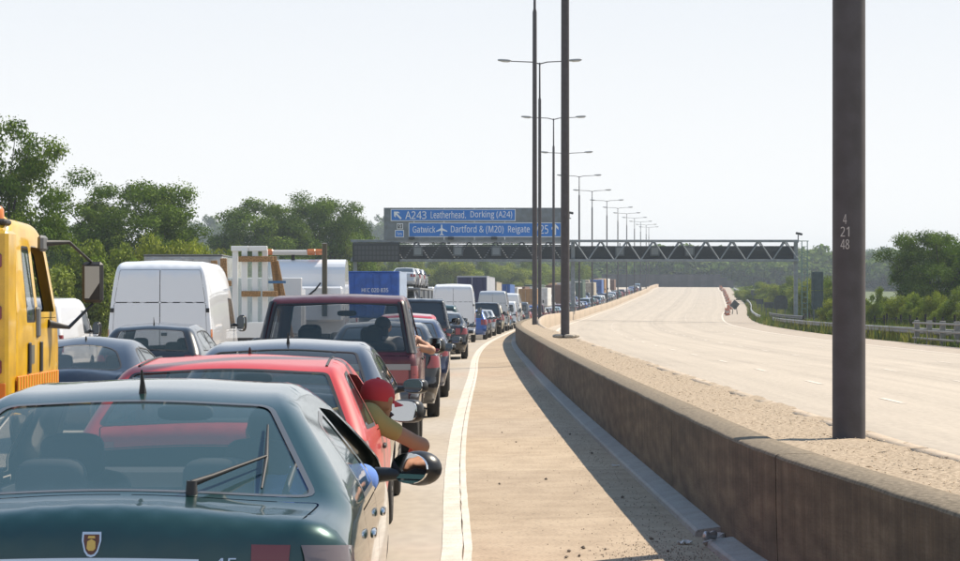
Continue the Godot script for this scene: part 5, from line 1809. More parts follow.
func def_mpv() -> Dictionary:
	var d := def_hatch(false)
	d.merge({"L": 4.3, "wheels": [0.8, 3.5], "ys": [0.2, 0.5, 0.8, 1.02, 1.12, 1.68], "xs": [0.80, 0.87, 0.885, 0.86, 0.83, 0.66], "belt": 1.02,
		"out": [[0.14, 0.26, 0.0, 0.10, 0.02], [0.02, 0.36, 0.06, 0.20, 0.07], [0.0, 0.56, 0.08, 0.20, 0.07], [0.04, 0.68, 0.03, 0.16, 0.06], [0.08, 1.0, 0.06, 0.13, 0.04], [0.28, 1.58, 0.12, 0.10, 0.03], [0.5, 1.655, 0.15, 0.10, 0.03], [1.7, 1.70, 0.6, 0.10, 0.03], [2.4, 1.62, 0.3, 0.10, 0.03], [3.4, 1.05, 0.25, 0.10, 0.03], [4.0, 0.9, 0.3, 0.14, 0.05], [4.24, 0.7, 0.12, 0.2, 0.07], [4.3, 0.5, 0.1, 0.22, 0.08], [4.2, 0.26, 0.0, 0.1, 0.02]],
		"side_windows": [[[0.35, 1.09, 0.05], [1.6, 1.07, 0.03], [1.6, 1.55, 0.05], [0.5, 1.53, 0.06]], [[1.68, 1.07, 0.03], [3.1, 1.03, 0.05], [2.3, 1.50, 0.12], [1.66, 1.55, 0.04]]],
		"cross_windows": [["rear_window", [0.115, 1.10], [0.265, 1.52], 0.03, 0.04, 0.06, 0.01], ["windscreen", [3.3, 1.1], [2.5, 1.58], 0.03, 0.05, 0.06]],
		"tail_strip": [["tail_light", lamp_red(), [0.05, 0.76], [0.10, 1.12], 0.60, 0.85]], "tail_flank": [["tail_light", lamp_red(), [[0.05, 0.76], [0.18, 0.76], [0.22, 1.1], [0.11, 1.12]]]], "bands": [["number_plate", plate_yellow(), [0.045, 0.76], [0.055, 0.87], -0.26, 0.26, 0.012]], "mirror": [2.85, 1.05], "aerial": [0.8, 1.67, 0.0, 0.1]}, true)
	return d
func def_van(fine := false) -> Dictionary:
	return {"L": 5.3, "sill": 0.36, "wheels": [1.05, 4.4], "R": 0.33, "arch": 0.39, "belt": 1.25, "cabin": [3.0, 4.6], "fine": fine, "step": 0.14 if fine else 0.2, "blind": true, "tail": 0.015,
		"ys": [0.35, 0.6, 1.2, 1.4, 2.1, 2.62], "xs": [0.94, 0.98, 0.985, 0.975, 0.90, 0.80],
		"out": [[0.14, 0.36, 0.0, 0.06, 0.02], [0.0, 0.42, 0.05, 0.06, 0.02], [0.0, 0.56, 0.03, 0.06, 0.02], [0.04, 0.585, 0.02, 0.05, 0.015], [0.05, 1.35, 0.3, 0.055, 0.015], [0.10, 2.40, 0.10, 0.06, 0.012], [0.20, 2.54, 0.10, 0.08, 0.02], [0.6, 2.585, 0.3, 0.09, 0.025], [3.5, 2.57, 0.5, 0.10, 0.03], [4.05, 2.30, 0.3, 0.12, 0.04], [4.60, 1.45, 0.15, 0.10, 0.04], [4.75, 1.24, 0.12, 0.10, 0.04], [5.2, 1.02, 0.15, 0.16, 0.06], [5.3, 0.66, 0.1, 0.16, 0.06], [5.2, 0.36, 0.0, 0.08, 0.02]],
		"side_windows": [[[3.35, 1.28, 0.05], [4.42, 1.27, 0.05], [4.05, 1.88, 0.10], [3.35, 1.90, 0.05]]],
		"cross_windows": [["windscreen", [4.58, 1.50], [4.12, 2.18], 0.03, 0.03, 0.08]],
		"doors": [["cab_door", [[3.3, 0.55, 0.03], [4.02, 0.55, 0.05], [4.5, 0.95, 0.1], [4.48, 1.22, 0.03], [3.3, 1.24, 0.02]]]],
		"lids": [["rear_door", [0.043, 0.62], [0.072, 1.80], 0.985, 0.985, -1.0, -0.004], ["rear_door", [0.043, 0.62], [0.072, 1.80], 0.985, 0.985, 0.004, 1.0], ["upper_door", [0.0725, 1.812], [0.112, 2.42], 0.985, 0.975, -1.0, -0.004], ["upper_door", [0.0725, 1.812], [0.112, 2.42], 0.985, 0.975, 0.004, 1.0]],
		"tail_flank": [["tail_light", lamp_orange(), [[0.06, 1.16], [0.16, 1.16], [0.16, 1.30], [0.065, 1.30]]], ["tail_light", lamp_red(), [[0.055, 0.92], [0.16, 0.92], [0.16, 1.155], [0.06, 1.155]]]],
		"bands": [["hinge", black_plastic(), [0.062, 1.62], [0.064, 1.70], -0.93, -0.86, 0.015], ["hinge", black_plastic(), [0.062, 1.62], [0.064, 1.70], 0.86, 0.93, 0.015], ["hinge", black_plastic(), [0.046, 0.84], [0.047, 0.92], -0.93, -0.86, 0.015], ["hinge", black_plastic(), [0.046, 0.84], [0.047, 0.92], 0.86, 0.93, 0.015], ["door_handle", black_plastic(), [0.05, 1.18], [0.052, 1.24], 0.03, 0.14, 0.02], ["number_plate", plate_yellow(), [0.046, 0.80], [0.048, 0.91], -0.62, -0.12, 0.012], ["bumper", black_plastic(), [0.002, 0.42], [0.002, 0.555], -0.88, 0.88, 0.02]],
		"mirror": [4.2, 1.35], "mirror_size": Vector3(0.10, 0.17, 0.06), "glass": dark_glass()}
func def_low_van() -> Dictionary:
	var d := def_van(false)
	d.merge({"ys": [0.35, 0.6, 1.1, 1.25, 1.7, 2.0], "xs": [0.90, 0.94, 0.945, 0.93, 0.86, 0.80], "belt": 1.15, "L": 4.7, "wheels": [0.95, 3.85],
		"out": [[0.14, 0.36, 0.0, 0.06, 0.02], [0.0, 0.42, 0.05, 0.08, 0.02], [0.0, 0.56, 0.03, 0.08, 0.02], [0.04, 0.585, 0.02, 0.07, 0.015], [0.06, 1.15, 0.2, 0.07, 0.015], [0.16, 1.84, 0.10, 0.08, 0.02], [0.3, 1.95, 0.10, 0.10, 0.03], [3.1, 1.97, 0.4, 0.10, 0.04], [3.5, 1.85, 0.2, 0.10, 0.04], [4.05, 1.22, 0.15, 0.10, 0.04], [4.6, 1.0, 0.15, 0.16, 0.06], [4.7, 0.66, 0.1, 0.16, 0.06], [4.6, 0.36, 0.0, 0.08, 0.02]],
		"side_windows": [[[2.8, 1.2, 0.05], [3.85, 1.18, 0.05], [3.42, 1.68, 0.10], [2.8, 1.70, 0.05]]],
		"cross_windows": [["rear_window", [0.08, 1.26], [0.145, 1.72], 0.12, 0.10, 0.06], ["windscreen", [4.0, 1.27], [3.55, 1.80], 0.03, 0.03, 0.08]],
		"tail_flank": [["tail_light", lamp_red(), [[0.06, 0.85], [0.15, 0.85], [0.16, 1.2], [0.07, 1.2]]]], "bands": [["number_plate", plate_yellow(), [0.046, 0.70], [0.048, 0.81], -0.26, 0.26, 0.012], ["bumper", black_plastic(), [0.002, 0.42], [0.002, 0.555], -0.84, 0.84, 0.02]], "mirror": [3.6, 1.25], "lids": [], "doors": []}, true)
	return d

# ---------- people: capsule chains joined smoothly and meshed as surface nets ----------
func flesh(bones: Array, cell: float, k: float) -> ArrayMesh:
	var lo := Vector3.ONE * 1e9
	var hi := -lo
	for b in bones:
		for e in [[b[0], b[2]], [b[1], b[3]]]:
			lo = lo.min(e[0] - Vector3.ONE * (e[1] + cell * 3.0)); hi = hi.max(e[0] + Vector3.ONE * (e[1] + cell * 3.0))
	var nx := int((hi.x - lo.x) / cell) + 2
	var ny := int((hi.y - lo.y) / cell) + 2
	var nz := int((hi.z - lo.z) / cell) + 2
	var f := PackedFloat32Array()
	f.resize(nx * ny * nz)
	f.fill(1e3)
	for b in bones:
		var a: Vector3 = b[0]
		var ab: Vector3 = b[1] - a
		var l2 := maxf(ab.length_squared(), 1e-8)
		var m: float = maxf(b[2], b[3]) + k + cell * 2.0
		var l: Vector3 = (a.min(b[1]) - Vector3.ONE * m - lo) / cell
		var h: Vector3 = (a.max(b[1]) + Vector3.ONE * m - lo) / cell
		for z in range(maxi(0, int(l.z)), mini(nz, int(h.z) + 1)):
			for y in range(maxi(0, int(l.y)), mini(ny, int(h.y) + 1)):
				for x in range(maxi(0, int(l.x)), mini(nx, int(h.x) + 1)):
					var p := lo + Vector3(x, y, z) * cell - a
					var t := clampf(p.dot(ab) / l2, 0, 1)
					var d: float = (p - ab * t).length() - lerpf(b[2], b[3], t)
					var i := (z * ny + y) * nx + x
					var o := f[i]
					var q := maxf(k - absf(o - d), 0.0) / k
					f[i] = minf(o, d) - q * q * k * 0.25
	var st := SurfaceTool.new()
	st.begin(Mesh.PRIMITIVE_TRIANGLES)
	st.set_smooth_group(1)
	var vi := {}
	var cnt := 0
	for z in nz - 1:
		for y in ny - 1:
			for x in nx - 1:
				var i0 := (z * ny + y) * nx + x
				if f[i0] > cell * 3.0: continue
				var s := Vector3.ZERO
				var n := 0
				var c := [f[i0], f[i0 + 1], f[i0 + nx], f[i0 + nx + 1], f[i0 + nx * ny], f[i0 + nx * ny + 1], f[i0 + nx * ny + nx], f[i0 + nx * ny + nx + 1]]
				for e in [[0, 1], [2, 3], [4, 5], [6, 7], [0, 2], [1, 3], [4, 6], [5, 7], [0, 4], [1, 5], [2, 6], [3, 7]]:
					var u: float = c[e[0]]
					var v: float = c[e[1]]
					if (u < 0.0) != (v < 0.0):
						var t := u / (u - v)
						s += Vector3(e[0] & 1, (e[0] >> 1) & 1, e[0] >> 2).lerp(Vector3(e[1] & 1, (e[1] >> 1) & 1, e[1] >> 2), t)
						n += 1
				if n > 0:
					st.add_vertex(lo + (Vector3(x, y, z) + s / n) * cell)
					vi[i0] = cnt
					cnt += 1
	var sx := 1
	var sy := nx
	var sz := nx * ny
	for i0 in vi:
		for ax in [[sx, sy, sz], [sy, sz, sx], [sz, sx, sy]]:
			var a: float = f[i0]
			var b: float = f[i0 + ax[0]]
			if (a < 0.0) == (b < 0.0): continue
			var q := [i0, i0 - ax[1], i0 - ax[1] - ax[2], i0 - ax[2]]
			if not (vi.has(q[1]) and vi.has(q[2]) and vi.has(q[3])): continue
			if a < 0.0: q.reverse()
			for k2 in [0, 1, 2, 0, 2, 3]: st.add_index(vi[q[k2]])
	st.generate_normals()
	return st.commit()
# j: joints in the vehicle's own axes (x right, y up, front is -z)
func person(label: String, xf: Transform3D, j: Dictionary, shirt: Color, skin: Color, cap: bool, sleeve: float) -> void:
	var o := thing("person", label, "person")
	o.transform = xf
	var sk := mat("skin_%s" % skin.to_html(), skin, 0.55)
	sk.subsurf_scatter_enabled = true
	sk.subsurf_scatter_strength = 0.15
	var cl := mat("shirt_%s" % shirt.to_html(), shirt, 0.9)
	var head: Vector3 = j.head
	var face: Vector3 = j.face
	var up := Vector3(0.05, 1, 0).normalized()
	var right := face.cross(up).normalized()
	# skin: neck, head, arms, hands as one body
	var b := [[j.chest, j.neck, 0.10, 0.058], [j.neck, head + Vector3(0, -0.06, 0), 0.058, 0.055],
		[head + Vector3(0, 0.03, 0) - face * 0.02, head + Vector3(0, 0.02, 0) - face * 0.01, 0.092, 0.09], [head + face * 0.03 - up * 0.04, head + face * 0.05 - up * 0.09, 0.062, 0.036],
		[head + face * 0.085 - up * 0.0, head + face * 0.105 - up * 0.035, 0.011, 0.017], [head + right * 0.082 - up * 0.025, head + right * 0.088 + up * 0.02, 0.015, 0.019], [head - right * 0.082 - up * 0.025, head - right * 0.088 + up * 0.02, 0.015, 0.019]]
	var shirt_b := [[j.hip, j.chest, 0.165, 0.175], [j.chest, (j.sr + j.sl) * 0.5, 0.15, 0.11], [j.sl, j.sr, 0.085, 0.085]]
	for s in ["r", "l"]:
		var sh: Vector3 = j["s" + s]
		var el: Vector3 = j["e" + s]
		var ha: Vector3 = j["h" + s]
		b.append([sh, el, 0.056, 0.044])
		b.append([el, el.lerp(ha, 0.4), 0.046, 0.043])
		b.append([el.lerp(ha, 0.4), ha, 0.043, 0.028])
		shirt_b.append([sh, sh.lerp(el, sleeve), 0.070, 0.056])
		if sleeve > 1.0: shirt_b.append([el, el.lerp(ha, 0.85), 0.054, 0.042])
		# hand: palm, four fingers of unequal length and a thumb from its side
		var fd := (ha - el).normalized()
		var side := fd.cross(Vector3.UP).normalized()
		var dn := fd.cross(side).normalized()
		if dn.y > 0.0: dn = -dn
		b.append([ha, ha + fd * 0.07, 0.026, 0.03])
		b.append([ha + side * 0.02, ha + fd * 0.075 + side * 0.026, 0.018, 0.015])
		b.append([ha - side * 0.02, ha + fd * 0.075 - side * 0.026, 0.018, 0.015])
		for q in 4:
			var r0 := ha + fd * 0.08 + side * (0.032 - q * 0.021)
			var ln: float = [0.062, 0.078, 0.074, 0.056][q]
			var mid := r0 + fd * ln * 0.55 + dn * 0.012
			b.append([r0, mid, 0.0095, 0.0088]); b.append([mid, mid + fd * ln * 0.22 + dn * ln * 0.42, 0.0088, 0.0075])
		b.append([ha + side * 0.028 + fd * 0.015, ha + side * 0.062 + fd * 0.055, 0.0115, 0.010])
		b.append([ha + side * 0.062 + fd * 0.055, ha + side * 0.06 + fd * 0.085 + dn * 0.012, 0.010, 0.0085])
	var body := put("body", flesh(b, 0.0085, 0.03), sk, o)
	put("shirt", flesh(shirt_b, 0.016, 0.05), cl, o)
	put("trousers", flesh([[j.hip, j.hip + Vector3(0.1, 0.02, -0.42), 0.14, 0.085], [j.hip, j.hip + Vector3(-0.1, 0.02, -0.42), 0.14, 0.085], [j.hip + Vector3(0.1, 0.02, -0.42), j.hip + Vector3(0.1, -0.14, -0.62), 0.075, 0.06], [j.hip + Vector3(-0.1, 0.02, -0.42), j.hip + Vector3(-0.1, -0.14, -0.62), 0.075, 0.06]], 0.025, 0.05), mat("denim", lin(0.03, 0.04, 0.07), 0.9), o)
	if cap:
		var red := mat("cap_red", lin(0.44, 0.020, 0.026), 0.75)
		var bs := Basis(right, up, -face)
		var c := SurfaceTool.new()
		c.begin(Mesh.PRIMITIVE_TRIANGLES)
		lathe(c, [[0.100, -0.02], [0.104, 0.015], [0.098, 0.055], [0.076, 0.092], [0.04, 0.112], [0.012, 0.118], [0.012, 0.124], [0.0, 0.126]], 22, Transform3D(bs * Basis.from_scale(Vector3(0.98, 1.0, 1.12)), head + Vector3(0, 0.025, 0) - face * 0.012))
		var co := put("cap", done(c), red, o)
		var p := begin()
		var rows := []
		for i in 6:
			var t := i / 5.0
			var row := []
			for q in 9:
				var a := lerpf(-1.15, 1.15, q / 8.0)
				var rr := lerpf(0.100, 0.100 + 0.075 * pow(maxf(cos(a * 1.34), 0.0), 0.6), t)
				row.append(head + Vector3(0, 0.022 - 0.018 * t - 0.02 * a * a * t, 0) + bs * Vector3(sin(a) * rr * 0.98, 0, -cos(a) * rr * 1.12) - face * 0.012)
			rows.append(row)
		put("peak", sheet(rows), red, co)
	else:
		var hs := begin()
		pillow(hs, head + Vector3(0, 0.045, 0) - face * 0.022, Vector3(0.098, 0.092, 0.105), 0.95, Basis(right, up, -face))
		put("hair", done(hs), mat("hair_dark", lin(0.025, 0.018, 0.012), 0.7), o)

# ---------- lorries ----------
func lorry(label: String, called: String, d: float, o: float, spec: Dictionary, group := "") -> Node3D:
	var r := thing(called, label, "lorry", Vector3.ZERO, group)
	seat_on_road(r, d, o)
	var L: float = spec.L
	var W: float = spec.get("W", 2.45)
	var y0: float = spec.get("floor", 1.15)
	var y1: float = spec.top
	var bm: Material = spec.body
	var dm: Material = spec.get("door", bm)
	var detail: bool = spec.get("detail", true)
	var steel := mat("chassis_dark", lin(0.03, 0.03, 0.032), 0.7)
	put("load_box", box_mesh(Vector3(0, (y0 + y1) / 2, -L / 2), Vector3(W, y1 - y0, L), 0.04), bm, r)
	for s in [-1.0, 1.0]:
		put("rear_door", box_mesh(Vector3(s * (W / 4 - 0.01), (y0 + y1) / 2, 0.018), Vector3(W / 2 - 0.09, y1 - y0 - 0.16, 0.03), 0.012), dm, r)
		if detail:
			for q in [0.25, 0.75]:
				put("locking_bar", tube_mesh([Vector3(s * (0.06 + (W / 2 - 0.15) * q), y0 + 0.1, 0.05), Vector3(s * (0.06 + (W / 2 - 0.15) * q), y1 - 0.1, 0.05)], [0.016, 0.016], 6), mat("bar_zinc", lin(0.35, 0.35, 0.35), 0.5, 0.6) if not spec.get("plain", false) else dm, r)
		put("tail_light", box_mesh(Vector3(s * (W / 2 - 0.3), 0.86, 0.0), Vector3(0.4, 0.13, 0.07), 0.02), lamp_red(), r)
		put("mudflap", box_mesh(Vector3(s * (W / 2 - 0.36), 0.45, -0.35), Vector3(0.55, 0.5, 0.02), 0.0), black_plastic(), r)
	put("roof_rail", box_mesh(Vector3(0, y1 + 0.01, -L / 2), Vector3(W + 0.03, 0.06, L + 0.03), 0.02), spec.get("rail", bm), r)
	put("bumper_bar", box_mesh(Vector3(0, 0.58, -0.05), Vector3(W - 0.1, 0.14, 0.1), 0.02), steel, r)
	put("chassis", box_mesh(Vector3(0, 0.85, -(L + 1.0) / 2), Vector3(0.9, 0.25, L + 1.2), 0.0), steel, r)
	var wz := [1.6, L + 1.3] if L < 8.0 else [1.4, 2.6, L + 1.4]
	add_wheels(r, wz, W / 2 - 0.02, 0.48, 0.30)
	# cab
	var cm: Material = spec.get("cab", bm)
	var ch: float = spec.get("cab_top", 2.7)
	var po := PackedVector2Array([Vector2(L + 0.25, 0.55), Vector2(L + 2.25, 0.5), Vector2(L + 2.35, 1.4), Vector2(L + 2.1, ch - 0.25), Vector2(L + 1.9, ch), Vector2(L + 0.4, ch), Vector2(L + 0.25, ch - 0.1)])
	var xf := Transform3D(Basis(Vector3(0, 0, -1), Vector3(0, 1, 0), Vector3(1, 0, 0)), Vector3.ZERO)
	put("cab", prism_mesh(po, -W / 2 + 0.06, W / 2 - 0.06, xf), cm, r)
	for s in [-1.0, 1.0]:
		put("cab_window", box_mesh(Vector3(s * (W / 2 - 0.055), 1.95, -(L + 1.45)), Vector3(0.02, 0.6, 0.85), 0.0), dark_glass(), r)
		put("door_mirror", box_mesh(Vector3(s * (W / 2 + 0.16), 1.95, -(L + 2.0)), Vector3(0.2, 0.42, 0.1), 0.03), black_plastic(), r)
	return r
func seat_on_road(r: Node3D, d: float, o: float) -> void:
	r.position = at(d, o, left_y(d, o))
	r.rotation = Vector3(atan(grade(maxf(d + 2.0, 22.0))), -heading(maxf(d + 2.0, 26.0)), 0)
	r.rotation_order = EULER_ORDER_YXZ

# ---------- the jam ----------
var kinds := {}
func kind(k: String) -> Node3D:
	if not kinds.has(k):
		var pm := paint("template_paint", lin(0.3, 0.3, 0.3))
		var df: Dictionary
		match k:
			"saloon": df = def_saloon()
			"hatchback": df = def_hatch()
			"people carrier": df = def_mpv()
			"off-roader": df = def_suv()
			"panel van": df = def_van(true)
			"small van": df = def_low_van()
		kinds[k] = make_vehicle(df, pm)
	return kinds[k]
func recolour(n: Node, a: Material, b: Material) -> void:
	if n is MeshInstance3D and n.material_override == a: n.material_override = b
	for c in n.get_children(): recolour(c, a, b)
const COLS := {"white": [0.72, 0.73, 0.74], "silver": [0.42, 0.44, 0.46], "black": [0.012, 0.012, 0.014], "dark blue": [0.015, 0.025, 0.07], "red": [0.42, 0.018, 0.02], "dark green": [0.01, 0.04, 0.035], "grey": [0.13, 0.14, 0.15], "blue": [0.03, 0.09, 0.30], "maroon": [0.10, 0.012, 0.018], "pale blue": [0.30, 0.40, 0.50], "cream": [0.62, 0.56, 0.42], "teal": [0.03, 0.14, 0.14]}
func car_paint(c: String) -> Material:
	var v: Array = COLS[c]
	return paint("paint_" + c.replace(" ", "_"), lin(v[0], v[1], v[2]), 0.0 if c in ["white", "red", "cream"] else 0.35)
func queue_car(k: String, c: String, d: float, o: float, label: String, group: String) -> Node3D:
	var r: Node3D = kind(k).duplicate()
	r.name = named(k.replace(" ", "_").replace("-", "_"))
	add_child(r)
	recolour(r, mats["template_paint"], car_paint(c))
	tag(r, label, "van" if k.ends_with("van") else "car", group)
	seat_on_road(r, d, o)
	r.rotation.y += 0.012 * sin(d * 1.7)
	return r
func hero(def: Dictionary, pm: Material, called: String, label: String, d: float, x: float, cat := "car", yaw := 0.0) -> Node3D:
	var r := make_vehicle(def, pm)
	r.name = named(called)
	add_child(r)
	tag(r, label, cat)
	seat_on_road(r, d, x - px(d))
	r.position.x = x
	r.position.z = -d
	r.rotation.y += yaw
	return r
func build_vehicles() -> void:
	green_car()
	red_car()
	var navy := hero(def_saloon(true), paint("navy_paint", lin(0.020, 0.028, 0.045), 0.35), "saloon", "dark blue saloon between the red hatchback and the maroon off-roader", 17.0, -1.52)
	off_roader()
	# next lane
	yellow_lorry()
	hero(def_coupe(), paint("coupe_paint", lin(0.016, 0.022, 0.036), 0.4), "coupe", "dark curvy coupe with a wide rear window ahead of the yellow lorry", 28.0, -5.0)
	hero(def_hatch(true), paint("black_hatch_paint", lin(0.016, 0.018, 0.020), 0.35), "hatchback", "black hatchback in front of the white high-roof van", 35.6, -5.15)
	var vp := paint("van_white", lin(0.72, 0.735, 0.76), 0.0)
	hero(def_van(true), vp, "panel_van", "white high-roof panel van behind the dark coupe and black hatchback", 43.0, -6.0, "van")
	hero(def_low_van(), vp, "small_van", "white low van with a rear window behind the yellow lorry's mirror", 47.0, -9.5, "van")
	var grey_box := tri("box_grey", lin(0.42, 0.43, 0.44), "grime", 0.5, 0.6)
	lorry("pale grey box lorry standing beyond the white high-roof van", "box_lorry", 72.0, lane_line(72.0) - 9.2, {"L": 6.5, "top": 3.35, "body": grey_box, "cab": vp, "rail": mat("rail_dark_grey", lin(0.08, 0.085, 0.09), 0.6), "detail": true})
	glass_truck()
	recovery_tractor()
	var blue := tri("box_blue", lin(0.018, 0.095, 0.40), "grime", 0.4, 0.5)
	var bl := lorry("bright blue box lorry with faint white lettering on its doors", "box_lorry", 108.0, -7.6, {"L": 6.5, "top": 3.3, "body": blue, "plain": true, "cab": vp})
	letter("lettering", "HEC 020 835", Vector3(0.1, 2.45, 0.045), 1.25, 0.19, mat("sign_white", lin(0.72, 0.74, 0.74), 0.5), bl, 0.012)
	put("side_sheet", box_mesh(Vector3(1.237, 2.35, -3.25), Vector3(0.03, 2.0, 6.2), 0.0), tri("box_pale_blue", lin(0.30, 0.38, 0.52), "grime", 0.4, 0.6), bl)
	lorry("dark maroon lorry cab and body left of the blue box lorry", "box_lorry", 92.0, -9.6, {"L": 5.0, "top": 2.75, "body": mat("maroon_box", lin(0.07, 0.015, 0.015), 0.5)})
	transporter()
	lorry("dark navy curtain-sided lorry with pale sides, above the white vans", "box_lorry", 186.0, -6.4, {"L": 12.5, "top": 4.1, "body": mat("grey_side", lin(0.34, 0.36, 0.40), 0.6), "door": mat("navy_door", lin(0.015, 0.02, 0.075), 0.5), "plain": true, "cab": vp})
	# the outer lane, from the off-roader onwards: [kind, colour, distance]
	var lane1 := [["saloon", "black", 33.6, 0.12], ["saloon", "dark blue", 40.6, 0.12], ["hatchback", "red", 52.0, -0.2], ["off-roader", "black", 60.0, -0.25], ["saloon", "black", 68.5, 0.2], ["hatchback", "black", 76.0, -0.1], ["saloon", "grey", 83.0, -0.25], ["people carrier", "dark green", 90.5, -0.5], ["panel van", "white", 101.0, -0.2], ["hatchback", "blue", 109.0, 0.1], ["saloon", "grey", 115.0], ["saloon", "silver", 122.5], ["off-roader", "black", 130.0], ["people carrier", "cream", 137.5], ["panel van", "silver", 146.0], ["hatchback", "pale blue", 155.0], ["small van", "white", 163.0], ["panel van", "white", 172.0]]
	var names2 := ["hatchback", "saloon", "people carrier", "hatchback", "saloon", "off-roader", "small van", "saloon"]
	var cols2 := ["silver", "dark blue", "red", "white", "black", "teal", "grey", "pale blue", "dark green", "blue", "maroon"]
	var rr := RandomNumberGenerator.new()
	rr.seed = 41
	var d := 181.5
	while d < 640.0:
		lane1.append([names2[rr.randi() % 8], cols2[rr.randi() % 11], d])
		d += rr.randf_range(7.3, 9.3)
	var before := "maroon off-roader"
	for q in lane1:
		var nm: String = q[1] + " " + q[0]
		var o: float = lane_line(q[2]) - 1.2 - (0.1 if q[0] == "panel van" else 0.0)
		if q.size() > 3: o += q[3] - 0.1
		queue_car(q[0], q[1], q[2], o, fresh("%s in the wall-side lane next ahead of the %s" % [nm, before]), "queue in the lane beside the wall")
		before = nm
	# second and third lanes
	for ln in 2:
		d = [128.0, 84.0][ln]
		before = ["blue box lorry", "pale grey box lorry"][ln]
		var lk := 0
		while d < 560.0:
			var o := lane_line(d) - 1.8 - 3.65 * (ln + 1)
			var where: String = ["lane two", "lane three"][ln]
			if ln == 0 and d > 165.0 and d < 205.0:
				d = 206.0; before = "navy curtain-sided lorry"; continue
			if ln == 1 and d > 140.0 and d < 200.0:
				d = 201.0; before = "car transporter"; continue
			var big := rr.randf() < (0.42 if ln == 0 else 0.62) and d > 200.0
			if big:
				var c: String = ["beige", "blue", "tan", "white", "brown", "grey", "green"][lk % 7]
				lk += 1
				var bc: Array = {"beige": [0.42, 0.37, 0.29], "blue": [0.04, 0.12, 0.36], "tan": [0.42, 0.24, 0.09], "white": [0.66, 0.66, 0.65], "brown": [0.16, 0.08, 0.05], "grey": [0.30, 0.30, 0.31], "green": [0.05, 0.09, 0.06]}[c]
				lorry(fresh("%s box lorry next ahead of the %s in %s" % [c, before, where]), "box_lorry", d, o, {"L": 9.0, "top": rr.randf_range(3.5, 4.1), "body": tri("box_far_" + c, lin(bc[0], bc[1], bc[2]), "grime", 0.3, 0.6), "door": tri("box_far_door_" + c, lin(bc[0] * 0.85, bc[1] * 0.85, bc[2] * 0.9), "grime", 0.3, 0.6), "detail": d < 330.0, "cab": car_paint("white")}, "lorries queueing in the far lanes")
				before = c + " box lorry"
				d += 14.5
			else:
				var k: String = names2[rr.randi() % 8]
				var c: String = cols2[rr.randi() % 11]
				queue_car(k, c, d, o, fresh("%s %s next ahead of the %s in %s" % [c, k, before, where]), "queue in the far lanes")
				before = c + " " + k
				d += rr.randf_range(7.5, 10.0)
	for k in kinds: kinds[k].free()
var told := {}
func fresh(s: String) -> String:
	if not told.has(s):
		told[s] = 1
		return s
	told[s] += 1
	return s.replace("next ahead", ["again next ahead", "later next ahead", "further on next ahead"][mini(told[s] - 2, 2)])

